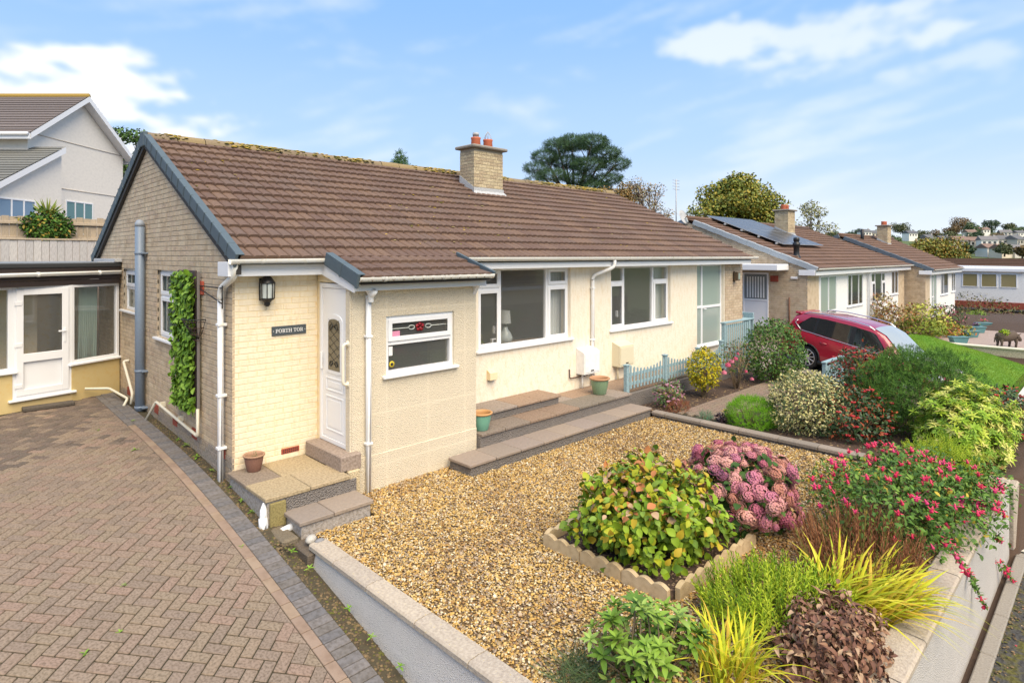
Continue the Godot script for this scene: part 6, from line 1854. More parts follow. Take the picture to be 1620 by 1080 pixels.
	shrub("bronze_groundcover", "low bronze and green trailing plant at the gravel edge by the fuchsia", Vector3(8.55, 0.12, -2.6), Vector3(0.7, 0.18, 0.42), 700, small, Vector2(0.035, 0.06), greens("fuch", [], 0.5), 40, {"inner": 0.3, "lumpy": 0.4})
	shrub("strawberry_patch", "low green strawberry like leaves on bare soil behind the edging blocks", Vector3(10.75, 0.0, -1.38), Vector3(0.42, 0.14, 0.2), 420, small, Vector2(0.04, 0.075), greens("straw", [L(0.14, 0.25, 0.04), L(0.20, 0.30, 0.05), L(0.30, 0.16, 0.07)], 0.5), 40, {"inner": 0.2, "floor": -0.06})
	# small plants by the terrace
	shrub("pink_sedum", "leafy pink flowered perennial at the foot of the blue fence wall", Vector3(10.55, 0.28, -6.32), Vector3(0.34, 0.30, 0.28), 520, small, Vector2(0.05, 0.085), greens("sed", [L(0.09, 0.16, 0.06), L(0.12, 0.20, 0.08), L(0.20, 0.16, 0.06), L(0.42, 0.20, 0.28)], 0.5), 60, {"inner": 0.3})
	shrub("rust_sedum", "low rust brown tussock by the stone edging", Vector3(10.35, 0.08, -6.0), Vector3(0.24, 0.14, 0.2), 420, sprig_mesh(8, 0.2, 0.3), Vector2(0.05, 0.09), greens("rst2", [L(0.30, 0.12, 0.06), L(0.24, 0.09, 0.05)], 0.8), 20, {"inner": 0.7, "upright": 0.5, "leaf": "sprig"})
	shrub("black_heuchera", "small purple black plant with yellow flower near the green mound", Vector3(10.18, 0.09, -4.98), Vector3(0.15, 0.14, 0.14), 160, small, Vector2(0.05, 0.08), greens("blk", [L(0.03, 0.022, 0.028), L(0.05, 0.03, 0.035)], 0.4), 20, {"inner": 0.3})
	var yf := thing("yellow_flower", "single yellow bloom behind the purple black plant", "flower", Vector3(10.32, 0.02, -5.05))
	part(yf, "stem", tubemesh([Vector3(10.32, 0.02, -5.05), Vector3(10.32, 0.2, -5.05)], [0.006], 5), M.stem)
	part(yf, "petals", rosette_mesh(9, 0.4, 0.7), mat(L(0.65, 0.42, 0.02), 0.5), Transform3D(Basis.from_scale(Vector3.ONE * 0.09), Vector3(10.32, 0.2, -5.05)))
	shrub("blue_green_pink", "small blue green tuft at the path corner", Vector3(10.12, 0.06, -5.32), Vector3(0.12, 0.11, 0.11), 130, sprig_mesh(8, 0.2, 0.4), Vector2(0.06, 0.09), greens("blu", [L(0.09, 0.20, 0.11), L(0.12, 0.24, 0.14)], 0.6), 20, {"inner": 0.5, "upright": 0.5, "leaf": "sprig"})
	# weeds in the strip of earth and in the joints
	var wf := greens("weed", [L(0.16, 0.30, 0.03), L(0.22, 0.36, 0.05)], 0.5, 0.4)
	var rz := rosette_mesh(6, 0.4, 0.5)
	var ws := [[2.66, -9.6], [2.68, -9.3], [2.65, -8.75], [2.66, -8.2], [2.68, -7.6], [2.66, -7.2], [2.66, -6.9], [2.68, -6.6], [2.7, -5.95], [2.72, -5.6], [2.75, -4.9], [2.74, -4.5], [2.76, -4.1], [2.33, -6.3], [1.3, -6.3], [1.15, -5.7], [0.9, -5.6], [2.1, -9.5], [1.9, -10.8], [2.4, -11.0]]
	for i in ws.size():
		var s := RNG.randf_range(0.03, 0.075)
		var b := Vector3(ws[i][0], drive_y(ws[i][1]) - 0.01, ws[i][1])
		var o := part(self, numbered("weed"), rz, wf[0][i % 2], Transform3D(Basis(Vector3.UP, i * 1.3) * Basis.from_scale(Vector3(s, s * 1.2, s)), b))
		tag(o, "small green weed sprouting in the paving joints beside the wall", "weed", "weeds along the driveway edge")

func cluster_mesh(berry: Mesh) -> ArrayMesh:
	if fams.has("berrycluster"): return fams["berrycluster"]
	var st := SurfaceTool.new()
	st.begin(Mesh.PRIMITIVE_TRIANGLES)
	for i in 7:
		st.append_from(berry, 0, Transform3D(Basis.from_scale(Vector3.ONE * 0.013), Vector3(cos(i * 2.4) * 0.02, 0.01 * sin(i * 3.1), sin(i * 2.4) * 0.022)))
	fams["berrycluster"] = st.commit()
	return fams["berrycluster"]

# ---------- trees ----------
# clumps: [dx, dy, dz, rx, ry] from the foot of the tree; leaves fill each clump
func tree(called: String, label: String, foot: Vector3, trunk_r: float, clumps: Array, leaves: int, mesh: Mesh, size: Vector2, fam: Array, o := {}) -> Node3D:
	var t := thing(called, label, "tree", foot, o.get("group", ""))
	var fork := foot + Vector3(0, o.get("fork", 3.0), 0)
	part(t, "trunk", tubemesh([foot + Vector3(0, -0.5, 0), foot.lerp(fork, 0.5) + Vector3(trunk_r * 0.5, 0, 0), fork], [trunk_r, trunk_r * 0.85, trunk_r * 0.7], 8), M.bark)
	var total := 0.0
	for c in clumps: total += c[3] * c[3] * c[4]
	var xfs := []; var cols := []
	var sd := RNG.randf() * 9.0
	for c in clumps:
		var cc := foot + Vector3(c[0], c[1], c[2])
		var rad := Vector3(c[3], c[4], c[3])
		if not o.get("nolimbs", false):
			var m := MB.new(true)
			var j := fork.lerp(cc, 0.5) + Vector3(0, -0.3, 0)
			m.tube([fork, j, cc], [trunk_r * 0.45, trunk_r * 0.28, trunk_r * 0.1], 5)
			for k in o.get("twigs", 4):
				var e := cc + rdir() * rad * 0.9
				m.tube([j.lerp(cc, RNG.randf_range(0.4, 1.0)), e], [trunk_r * 0.12, trunk_r * 0.03], 4)
			part(t, "limb", m.done(), M.bark)
		for i in int(leaves * c[3] * c[3] * c[4] / total):
			var d := rdir()
			var k := pow(RNG.randf_range(o.get("inner", 0.2), 1.0), 0.3333) * (1.0 + 0.35 * lump(d * 2.4 + Vector3(c[0], c[1], c[2]), sd))
			var s := RNG.randf_range(size.x, size.y)
			xfs.append(Transform3D(basis_for(rdir(), (d + Vector3.UP * 0.5 + rdir() * 0.6).normalized(), Vector3.ONE * s), cc + d * rad * k))
			var col: Color = fam[RNG.randi() % fam.size()]
			var j2 := RNG.randf_range(0.8, 1.2)
			cols.append(Color(col.r * j2, col.g * j2, col.b * j2))
	var many := tinted(0.6)
	leafy(many, fam[0], 0.3)
	field(t, "crown", mesh, xfs, cols, many)
	return t
func clumps_in(w: float, h: float, y0: float, n: int, rmin: float, rmax: float, flat := 0.75, deep := 0.8) -> Array:
	var out := []
	for i in n:
		var a := i * 2.39996
		var u := sqrt((i + 0.5) / n)
		var y := RNG.randf()
		var prof := sqrt(maxf(0.05, 1.0 - pow(2.0 * y - 0.75, 2.0) / 1.6))
		var r := RNG.randf_range(rmin, rmax)
		out.append([cos(a) * u * w * prof * 0.5, y0 + y * h, sin(a) * u * w * prof * 0.5 * deep, r, r * flat])
	return out
func trees() -> void:
	var lf := leaf_mesh(0.75, 0.15, 0.2, 0.9)
	var foot := func(px: float, depth: float, y: float) -> Vector3:
		var p := at_depth(px, 405, depth); p.y = y; return p
	# umbrella pine behind the ridge
	var pine := [L(0.035, 0.085, 0.028), L(0.048, 0.11, 0.034), L(0.06, 0.135, 0.042), L(0.028, 0.065, 0.024)]
	var pf: Vector3 = foot.call(908, 58, 1.0)
	var cl := []
	for c in [[0, 11.7, 1.6, 0.7], [-1.4, 11.2, 1.4, 0.65], [1.5, 11.3, 1.6, 0.65], [-2.6, 10.2, 1.3, 0.6], [2.7, 10.3, 1.5, 0.6], [-3.4, 9.0, 1.2, 0.5], [3.7, 9.3, 1.3, 0.55], [-0.6, 9.8, 1.6, 0.6], [1.2, 9.2, 1.6, 0.6], [-2.0, 8.3, 1.4, 0.5], [3.0, 7.9, 1.4, 0.5], [-3.6, 7.7, 0.9, 0.4], [0.4, 8.0, 1.5, 0.5], [1.8, 7.0, 1.5, 0.6], [-1.2, 6.8, 1.3, 0.5], [3.6, 6.6, 1.0, 0.45], [0.4, 6.2, 1.6, 0.6], [-2.6, 6.6, 0.8, 0.35]]:
		var off: Vector3 = RGT * (c[0] * 1.06) + FWD * RNG.randf_range(-1.4, 1.4)
		cl.append([off.x, c[1] + 2.0 - 0.6, off.z, c[2], c[3]])
	tree("umbrella_pine", "dark spreading pine tree rising behind the bungalow ridge", pf, 0.45, cl, 15000, sprig_mesh(9, 0.12, 0.6), Vector2(0.22, 0.40), pine, {"fork": 7.0, "inner": 0.35})
	# rusty and bare trees to its right
	tree("rusty_oak", "rusty leaved tree beside the pine behind the ridge", foot.call(985, 54, 0.5), 0.25, clumps_in(3.6, 2.2, 7.0, 8, 0.7, 1.1), 2600, lf, Vector2(0.12, 0.2), [L(0.20, 0.12, 0.03), L(0.26, 0.15, 0.03), L(0.14, 0.11, 0.03)], {"fork": 5.5})
	tree("sparse_tree", "thin sparsely leaved tree behind the far end of the ridge", foot.call(1026, 50, 0.5), 0.22, clumps_in(4.8, 4.4, 4.6, 16, 0.5, 0.9), 1500, lf, Vector2(0.10, 0.17), [L(0.30, 0.24, 0.16), L(0.22, 0.20, 0.09), L(0.36, 0.27, 0.18)], {"fork": 3.6, "twigs": 16})
	# autumn tree behind the neighbour
	tree("autumn_maple", "large round tree turning yellow behind the solar panel roof", foot.call(1166, 52, 0.5), 0.4, clumps_in(7.4, 5.2, 3.4, 50, 1.0, 1.7), 27000, lf, Vector2(0.14, 0.25), [L(0.19, 0.215, 0.02), L(0.26, 0.24, 0.022), L(0.12, 0.16, 0.02), L(0.32, 0.25, 0.022), L(0.14, 0.19, 0.022)], {"fork": 4.0})
	tree("slender_birch", "slender pale leaved tree behind the neighbour chimney", foot.call(1283, 50, 0.0), 0.16, clumps_in(3.6, 3.8, 3.6, 13, 0.45, 0.8), 1300, lf, Vector2(0.10, 0.17), [L(0.26, 0.25, 0.11), L(0.20, 0.22, 0.07)], {"fork": 3.0, "twigs": 10})
	# conifer tip and the tree by the white house
	var cone := []
	for i in 9: cone.append([sin(i * 2.4) * (0.1 + i * 0.10), 9.15 - i * 0.36, cos(i * 2.4) * (0.1 + i * 0.10), 0.32 + i * 0.12, 0.45])
	tree("pointed_conifer", "small pointed conifer top peeping over the bungalow ridge", foot.call(633, 42, 0.7), 0.12, cone, 4200, sprig_mesh(7, 0.22, 0.6), Vector2(0.2, 0.34), [L(0.05, 0.12, 0.025), L(0.07, 0.15, 0.03)], {"fork": 6.0})
	tree("garden_tree", "leafy green tree between the white house and brick gable peak", foot.call(205, 40, 2.5), 0.2, clumps_in(3.8, 3.4, 5.2, 12, 0.6, 1.0), 4200, lf, Vector2(0.13, 0.22), [L(0.06, 0.13, 0.02), L(0.09, 0.18, 0.03), L(0.04, 0.09, 0.018)], {"fork": 4.5})
	tree("roof_pine", "pine twigs showing above the white house ridge", foot.call(3, 46, 2.5), 0.3, clumps_in(2.6, 2.0, 10.3, 6, 0.5, 0.8), 900, sprig_mesh(7, 0.12, 0.5), Vector2(0.2, 0.3), pine, {"fork": 9.0})
	# trees beyond the third house and on the hill
	var au := [L(0.18, 0.19, 0.02), L(0.25, 0.20, 0.022), L(0.12, 0.15, 0.02), L(0.30, 0.17, 0.022)]
	tree("hedgerow_oak", "broad autumn tinted tree behind the third bungalow roof", foot.call(1478, 78, -0.5), 0.4, clumps_in(8.6, 3.4, 1.6, 34, 1.1, 1.8), 15000, lf, Vector2(0.18, 0.32), au, {"fork": 2.5})
	tree("green_bush_tree", "fresh green rounded tree below the autumn tinted one", foot.call(1520, 72, -0.8), 0.2, clumps_in(3.4, 1.6, 1.6, 8, 0.6, 0.9), 1800, lf, Vector2(0.15, 0.24), [L(0.10, 0.19, 0.025), L(0.07, 0.15, 0.02)], {"fork": 1.5})
	tree("copper_tree", "small dark copper leaved tree before the distant houses", foot.call(1557, 85, -1.0), 0.2, clumps_in(3.0, 1.6, 1.6, 7, 0.6, 0.9), 1400, lf, Vector2(0.15, 0.24), [L(0.10, 0.035, 0.03), L(0.07, 0.03, 0.025)], {"fork": 1.5})
	var spots := [[1352, 366, 300, 14, 5], [1425, 358, 310, 16, 6], [1522, 354, 300, 20, 7], [1538, 360, 290, 14, 5], [1568, 355, 300, 14, 9], [1598, 356, 310, 10, 8], [1508, 364, 290, 14, 5], [1610, 366, 300, 16, 4], [1545, 374, 260, 12, 4], [1500, 374, 270, 14, 4], [1580, 376, 250, 12, 4], [1395, 366, 300, 12, 4], [1320, 372, 300, 14, 3], [1455, 370, 300, 16, 4], [1480, 372, 300, 16, 4], [1350, 380, 240, 10, 3], [1530, 392, 170, 6, 3], [1590, 393, 160, 6, 3], [1618, 395, 150, 5, 3], [1410, 376, 260, 14, 4]]
	var kinds := [["dark", [L(0.03, 0.06, 0.02), L(0.045, 0.08, 0.025)]], ["olive", [L(0.09, 0.10, 0.03), L(0.07, 0.085, 0.025)]], ["russet", [L(0.16, 0.10, 0.03), L(0.12, 0.08, 0.03)]], ["mid green", [L(0.06, 0.10, 0.03), L(0.08, 0.12, 0.035)]]]
	for i in spots.size():
		var s: Array = spots[i]
		var k: Array = kinds[i % 4]
		var b := at_depth(s[0], s[1], s[2] * 1.9)
		b.y -= s[4] * 1.2
		tree("hillside_tree", "distant %s %s tree among the houses on the far hillside" % [("tall" if s[4] >= 7 else ("broad" if s[3] >= 14 else ("low" if s[4] <= 3 else "rounded"))), k[0]], b, 0.4, clumps_in(s[3] * 1.2, s[4] * 1.3, s[4] * 0.4, 10, s[3] * 0.2, s[3] * 0.32), 1500, lf, Vector2(0.7, 1.3), k[1], {"fork": s[4] * 0.3, "group": "trees on the far hillside"})
	# shrub and spiky plant on the back fence
	var iv := greens("ivy", [L(0.05, 0.12, 0.02), L(0.075, 0.16, 0.025), L(0.04, 0.09, 0.018), L(0.06, 0.13, 0.02), L(0.09, 0.18, 0.03), L(0.05, 0.11, 0.02), L(0.34, 0.26, 0.05)], 0.45)
	shrub("fence_climber", "green climber draped over the tan trellis fence", Vector3(2.45, 3.82, -20.25), Vector3(0.55, 0.42, 0.22), 1500, leaf_mesh(0.5, 0.15, 0.15, 0.9), Vector2(0.07, 0.12), iv, 40, {"floor": 2.4, "low": -1.0, "lumpy": 0.35})
	var sp := thing("spiky_cordyline", "spiky yellow green cordyline rising above the fence climber", "plant", Vector3(2.50, 2.4, -20.9))
	var bl := blade_mesh(0.5, 0.05)
	part(sp, "stem", tubemesh([Vector3(2.50, 2.4, -20.9), Vector3(2.50, 4.15, -20.9)], [0.06], 6), M.bark)
	var yel := greens("cord", [L(0.24, 0.26, 0.05), L(0.16, 0.22, 0.04)], 0.5)
	for i in 34:
		var a := i * 2.4
		var d := Vector3(cos(a) * 0.8, RNG.randf_range(0.4, 1.3), sin(a) * 0.8).normalized()
		part(sp, "blade", bl, yel[0][i % 2], Transform3D(Basis(Quaternion(Vector3.UP, d)) * Basis.from_scale(Vector3.ONE * RNG.randf_range(0.4, 0.6)), Vector3(2.50, 4.12, -20.9)))

# ---------- things on and round the house ----------
func pot(called: String, label: String, at: Vector3, s: float, outside: Material, inside: Material) -> Node3D:
	var t := thing(called, label, "plant pot", at)
	var x := Transform3D(Basis.from_scale(Vector3.ONE * s), at)
	part(t, "body", lathemesh([[0.0, 0.0], [0.34, 0.0], [0.36, 0.03], [0.46, 0.45], [0.50, 0.72], [0.50, 0.80]], 24), outside, x)
	part(t, "rim", lathemesh([[0.50, 0.80], [0.58, 0.84], [0.59, 0.90], [0.55, 0.93], [0.49, 0.91], [0.47, 0.80], [0.45, 0.62]], 24), inside, x)
	part(t, "soil", lathemesh([[0.0, 0.68], [0.46, 0.66], [0.46, 0.60]], 20), M.soil, x)
	return t
func house_details() -> void:
	var h: Node3D = M.house
	# --- nameplate
	var s := thing("house_nameplate", "small dark slate nameplate with white letters on cream wall", "sign", Vector3(3.445, 2.04, ZF))
	part(s, "plate", slabmesh(Vector3(3.215, 1.975, ZF + 0.003), Vector3(3.675, 2.095, ZF + 0.018), 0.003), mat(L(0.062, 0.078, 0.09), 0.6, T.mottle, 2.0))
	var tm := TextMesh.new()
	tm.text = "\u00b7 PORTH TOR \u00b7"
	var fnt := SystemFont.new(); fnt.font_names = PackedStringArray(["Droid Serif"])
	tm.font = fnt; tm.font_size = 64; tm.pixel_size = 0.00102; tm.depth = 0.002
	part(s, "lettering", tm, mat(L(0.85, 0.85, 0.84), 0.6), Transform3D(Basis.IDENTITY, Vector3(3.445, 2.033, ZF + 0.0195)))
	# --- wall lantern
	var l := thing("wall_lantern", "black half lantern with clear panes above the nameplate", "lantern", Vector3(3.13, 2.4, ZF))
	var c := Vector3(3.13, 0, ZF + 0.075)
	part(l, "backplate", slabmesh(Vector3(3.055, 2.44, ZF + 0.002), Vector3(3.205, 2.72, ZF + 0.015), 0.004), M.iron)
	var lr := lathemesh([[0.0, 0.14], [0.012, 0.13], [0.02, 0.115], [0.055, 0.075], [0.098, 0.01], [0.098, 0.0], [0.0, 0.0]], 8)
	part(l, "lid", lr, M.iron, Transform3D(Basis(Vector3.UP, PI / 8.0), c + Vector3(0, 2.655, 0)))
	part(l, "base", lathemesh([[0.0, 0.0], [0.088, 0.0], [0.084, -0.015], [0.05, -0.04], [0.035, -0.065], [0.042, -0.08], [0.02, -0.105], [0.0, -0.11]], 8), M.iron, Transform3D(Basis(Vector3.UP, PI / 8.0), c + Vector3(0, 2.47, 0)))
	var bars := MB.new(true)
	for k in 8:
		var a := TAU * (k + 0.5) / 8.0
		bars.tube([c + Vector3(cos(a) * 0.085, 2.46, sin(a) * 0.085), c + Vector3(cos(a) * 0.09, 2.66, sin(a) * 0.09)], [0.006], 5)
	part(l, "cage", bars.done(), M.iron)
	part(l, "pane", lathemesh([[0.078, 2.472], [0.082, 2.655]], 8), mat(L(0.52, 0.57, 0.55), 0.15), Transform3D(Basis(Vector3.UP, PI / 8.0), c))
	part(l, "bulb", lathemesh([[0.0, 2.49], [0.03, 2.50], [0.032, 2.56], [0.012, 2.60], [0.0, 2.60]], 12), mat(L(0.75, 0.76, 0.74), 0.3), Transform3D(Basis.IDENTITY, c))
	# --- air brick in the painted wall
	var ab := part(h, "air_brick", slabmesh(Vector3(3.345, 0.425, ZF - 0.02), Vector3(3.585, 0.495, ZF + 0.004), 0.003), M.redbrick)
	var sl := MB.new()
	for r in 2:
		for k in 8: sl.box(Vector3(3.365 + k * 0.026, 0.437 + r * 0.027, ZF + 0.0045), Vector3(3.380 + k * 0.026, 0.453 + r * 0.027, ZF + 0.006))
	part(ab, "slot", sl.done(), M.dark)
	# --- downpipes and drains
	var wp := mat(L(0.80, 0.81, 0.82), 0.35, T.stain, 1.0)
	var dp := thing("corner_downpipe", "white downpipe with swan neck at the brick gable corner", "downpipe", Vector3(2.66, 0.16, -7.88))
	part(dp, "pipe", tubemesh([Vector3(2.66, 2.50, -7.88), Vector3(2.66, 0.18, -7.88)], [0.036], 12), wp)
	part(dp, "swan_neck", tubemesh(rounded([Vector3(2.67, 2.91, -7.42), Vector3(2.67, 2.76, -7.44), Vector3(2.66, 2.60, -7.86), Vector3(2.66, 2.46, -7.88)], 0.09), [0.042], 12), M.gutter)
	for y in [2.15, 1.27, 0.62]:
		part(dp, "clip", slabmesh(Vector3(2.615, y - 0.018, -7.925), Vector3(2.729, y + 0.018, -7.835), 0.006), wp)
	var dp2 := thing("porch_downpipe", "white downpipe on the front of the pebbledashed porch", "downpipe", Vector3(4.07, 0.0, -6.76))
	part(dp2, "pipe", tubemesh([Vector3(4.07, 2.50, -6.755), Vector3(4.07, 0.0, -6.755)], [0.036], 12), wp)
	part(dp2, "outlet", lathemesh([[0.035, 0.0], [0.040, 0.10], [0.075, 0.15], [0.075, 0.17]], 14), wp, Transform3D(Basis.IDENTITY, Vector3(4.07, 2.42, -6.70)))
	part(dp2, "pipe", tubemesh([Vector3(4.07, 2.56, -6.60), Vector3(4.07, 2.46, -6.745)], [0.036], 10), wp)
	for y in [1.98, 0.62]:
		part(dp2, "clip", slabmesh(Vector3(4.025, y - 0.016, -6.799), Vector3(4.115, y + 0.016, -6.712), 0.006), wp)
	var dp3 := thing("front_downpipe", "white bent downpipe between the two big front windows", "downpipe", Vector3(9.80, 0.4, -7.62))
	part(dp3, "pipe", tubemesh(rounded([Vector3(10.10, 2.92, ZE + 0.03), Vector3(10.10, 2.78, ZE + 0.03), Vector3(9.80, 2.60, ZF + 0.05), Vector3(9.80, 2.45, ZF + 0.05), Vector3(9.80, 0.40, ZF + 0.05)], 0.08), [0.036], 12), wp)
	for y in [2.35, 1.30]:
		part(dp3, "clip", slabmesh(Vector3(9.755, y - 0.016, ZF + 0.002), Vector3(9.845, y + 0.016, ZF + 0.092), 0.006), wp)
	# --- soil stack
	var sp := thing("soil_stack", "tall grey blue soil pipe on the brick gable wall", "pipe", Vector3(2.64, 0.4, -11.65))
	part(sp, "pipe", tubemesh([Vector3(2.64, 0.40, -11.65), Vector3(2.64, 3.50, -11.65)], [0.072], 16), M.soilpipe)
	part(sp, "cowl", lathemesh([[0.072, 0.0], [0.076, 0.0], [0.074, 0.05], [0.05, 0.10], [0.0, 0.12]], 14), mat(L(0.30, 0.34, 0.40), 0.6), Transform3D(Basis.IDENTITY, Vector3(2.64, 3.50, -11.65)))
	for y in [3.05, 1.07, 0.46]:
		part(sp, "collar", tubemesh([Vector3(2.64, y - 0.02, -11.65), Vector3(2.64, y + 0.02, -11.65)], [0.080], 16), M.soilpipe)
		part(sp, "bracket", slabmesh(Vector3(2.64, y - 0.012, -11.60), Vector3(2.73, y + 0.012, -11.50), 0.003), M.soilpipe)
	# --- waste pipes
	var wm := mat(L(0.70, 0.66, 0.54), 0.5, T.stain, 1.0)
	var w1 := thing("waste_pipe", "cream waste pipe running low along the brick wall beside the leaf panel", "pipe", Vector3(2.66, 0.4, -10.0))
	part(w1, "pipe", tubemesh(rounded([Vector3(2.66, 0.95, -8.74), Vector3(2.66, 0.58, -8.74), Vector3(2.66, 0.70, -10.75), Vector3(2.56, 0.38, -10.95)], 0.05), [0.021], 10), wm)
	for z in [-10.5, -9.6]: part(w1, "clip", slabmesh(Vector3(2.65, 0.66 if z < -10.0 else 0.61, z), Vector3(2.729, 0.74 if z < -10.0 else 0.69, z + 0.02), 0.003), wm)
	var w2 := thing("sink_waste", "cream waste pipe dropping beside the grey soil stack", "pipe", Vector3(2.64, 0.4, -12.3))
	part(w2, "pipe", tubemesh(rounded([Vector3(2.72, 1.10, -12.75), Vector3(2.64, 1.09, -12.80), Vector3(2.62, 0.62, -12.05), Vector3(2.60, 0.45, -12.05)], 0.05), [0.022], 10), wm)
	part(w2, "pipe", tubemesh(rounded([Vector3(2.10, 0.63, -13.05), Vector3(2.45, 0.60, -12.95), Vector3(2.58, 0.52, -12.2), Vector3(2.50, 0.42, -12.1)], 0.05), [0.022], 10), wm)
	var dr := thing("drain_pipe", "short white drain pipe end on the raised entrance platform side", "pipe", Vector3(2.68, 0.0, -6.55))
	part(dr, "pipe", tubemesh([Vector3(2.68, 0.31, -6.60), Vector3(2.665, 0.24, -6.58), Vector3(2.655, 0.05, -6.55)], [0.012, 0.036, 0.045], 12), wp)
	part(dr, "collar", tubemesh([Vector3(2.655, 0.16, -6.57), Vector3(2.655, 0.02, -6.545)], [0.046, 0.05], 12), wp)
	var d2 := thing("overflow_pipe_end", "stubby white pipe end poking from below the lower step", "pipe", Vector3(2.85, 0.0, -6.4))
	part(d2, "pipe", tubemesh([Vector3(2.95, 0.04, -6.42), Vector3(2.79, 0.02, -6.40)], [0.042], 14), wp)
	part(d2, "bore", tubemesh([Vector3(2.81, 0.0222, -6.4025), Vector3(2.787, 0.0195, -6.3996)], [0.036], 14), mat(L(0.40, 0.36, 0.30), 0.9))
	# pale stone where the coping begins
	var st := thing("white_cobble", "white cobble lying at the start of the wall coping", "stone", Vector3(2.92, 0.05, -5.96))
	part(st, "stone", lathemesh([[0.0, -0.5], [0.75, -0.4], [1.0, 0.0], [0.7, 0.42], [0.0, 0.55]], 9), mat(L(0.52, 0.50, 0.46), 0.8, T.damp, 3.0), Transform3D(Basis(Vector3(0.3, 1, 0).normalized(), 0.6) * Basis.from_scale(Vector3(0.075, 0.07, 0.055)), Vector3(2.92, 0.04, -5.98)))
	var st2 := thing("grey_cobble", "small grey stone beside the white cobble", "stone", Vector3(2.95, 0.04, -5.86))
	part(st2, "stone", lathemesh([[0.0, -0.5], [0.75, -0.4], [1.0, 0.0], [0.7, 0.42], [0.0, 0.55]], 8), mat(L(0.22, 0.22, 0.23), 0.7), Transform3D(Basis.from_scale(Vector3(0.055, 0.035, 0.035)), Vector3(2.955, 0.055, -5.86)))
	# --- leaf panel and hanging basket bracket
	var lp := thing("leaf_panel", "tall artificial green leaf trellis panel on the brick wall", "panel", Vector3(2.72, 0.9, -9.55))
	part(lp, "backing", slabmesh(Vector3(2.70, 0.92, -9.75), Vector3(2.724, 2.80, -8.98), 0.005), mat(L(0.08, 0.055, 0.05), 0.85))
	part(lp, "side_slat", slabmesh(Vector3(2.665, 0.90, -8.80), Vector3(2.70, 2.79, -8.775), 0.004), mat(L(0.20, 0.18, 0.17), 0.85))
	var ivy := greens("leafpanel", [L(0.14, 0.26, 0.025), L(0.19, 0.33, 0.04), L(0.10, 0.19, 0.02), L(0.24, 0.38, 0.06)], 0.5, 0.3)
	var il := leaf_mesh(0.8, 0.15, 0.3, 0.8)
	var xfs := []; var tones := []
	for i in 1700:
		var q := Vector3(2.67 - RNG.randf_range(0.0, 0.07), RNG.randf_range(0.90, 2.78), RNG.randf_range(-9.70, -8.82))
		xfs.append(Transform3D(basis_for(Vector3(-0.45, RNG.randf_range(-1.0, 0.3), RNG.randf_range(-0.8, 0.8)), Vector3(-1, 0.5, 0) + rdir() * 0.5, Vector3.ONE * RNG.randf_range(0.055, 0.095)), q)); tones.append(RNG.randi() % 4)
	pieces(lp, "leaf", il, xfs, tones, ivy[0], ivy[1], 300, 0.1)
	var bk := thing("basket_bracket", "black iron hanging bracket fixed to a red plate on the brick wall", "bracket", Vector3(2.72, 2.55, -8.8))
	part(bk, "plate", slabmesh(Vector3(2.705, 2.48, -8.92), Vector3(2.727, 2.66, -8.70), 0.003), mat(L(0.50, 0.10, 0.055), 0.7))
	var ib := MB.new(true)
	ib.tube([Vector3(2.70, 2.60, -8.78), Vector3(2.62, 2.61, -7.70)], [0.009], 6)
	ib.tube([Vector3(2.70, 2.56, -8.78), Vector3(2.62, 2.42, -7.70)], [0.008], 6)
	ib.tube([Vector3(2.62, 2.64, -7.70), Vector3(2.62, 2.36, -7.70)], [0.008], 6)
	part(bk, "arm", ib.done(), M.iron)
	var hb := thing("wire_wall_basket", "rusty brown wire hay rack basket hung over the leaf panel", "basket", Vector3(2.60, 1.95, -8.8))
	var wire := MB.new(true)
	var rim := []
	for k in 13:
		var a := PI * k / 12.0
		rim.append(Vector3(2.70 - sin(a) * 0.22, 2.16, -8.78 + cos(a) * 0.24))
	wire.tube(rim, [0.008], 6)
	for k in 13:
		wire.tube([rim[k], rim[k].lerp(Vector3(2.68, 1.90, -8.78), 0.55) + Vector3(0, -0.06, 0), Vector3(2.68, 1.88, -8.78)], [0.004], 4)
	part(hb, "wire_frame", wire.done(), M.iron)
	var hoops := MB.new(true)
	for q in 4:
		var hp := []
		for k in 13: hp.append(rim[k].lerp(Vector3(2.68, 1.88, -8.78), 0.12 + q * 0.2) + Vector3(0, -0.03 * q, 0))
		hoops.tube(hp, [0.005], 4)
	part(hb, "wire_hoop", hoops.done(), mat(L(0.09, 0.05, 0.035), 0.7))
	var lin := MB.new(true)
	for k in range(5, 11):
		lin.quad(rim[k].lerp(Vector3(2.68, 1.88, -8.78), 0.3), rim[k + 1].lerp(Vector3(2.68, 1.88, -8.78), 0.3), Vector3(2.68, 1.86, -8.78).lerp(rim[k + 1], 0.2), Vector3(2.68, 1.86, -8.78).lerp(rim[k], 0.2))
	part(hb, "coir_liner", lin.done(), mat(L(0.10, 0.06, 0.07), 0.95, T.grain, 4.0))
	# --- meter boxes
	for k in 2:
		var x0 := 9.33 if k == 0 else 10.53
		var m0 = M.whitepaint if k == 0 else mat(L(0.70, 0.63, 0.45), 0.5)
		var mb := thing("meter_box", ["white meter box on the cream wall below the bent downpipe", "cream meter box on the wall below the second big window"][k], "meter box", Vector3(x0 + 0.25, 0.6, ZF))
		var bd := MB.new()
		bd.prism([Vector2(0, 0.66), Vector2(0.20, 0.66), Vector2(0.20, 1.09), Vector2(0.0, 1.17)], Vector3(x0, 0, ZF + 0.002), Vector3(0, 0, 1), Vector3.UP, Vector3(0.50, 0, 0))
		part(mb, "case", bd.done(), m0)
		part(mb, "door", slabmesh(Vector3(x0 + 0.02, 0.69, ZF + 0.203), Vector3(x0 + 0.48, 1.06, ZF + 0.212), 0.003), m0)
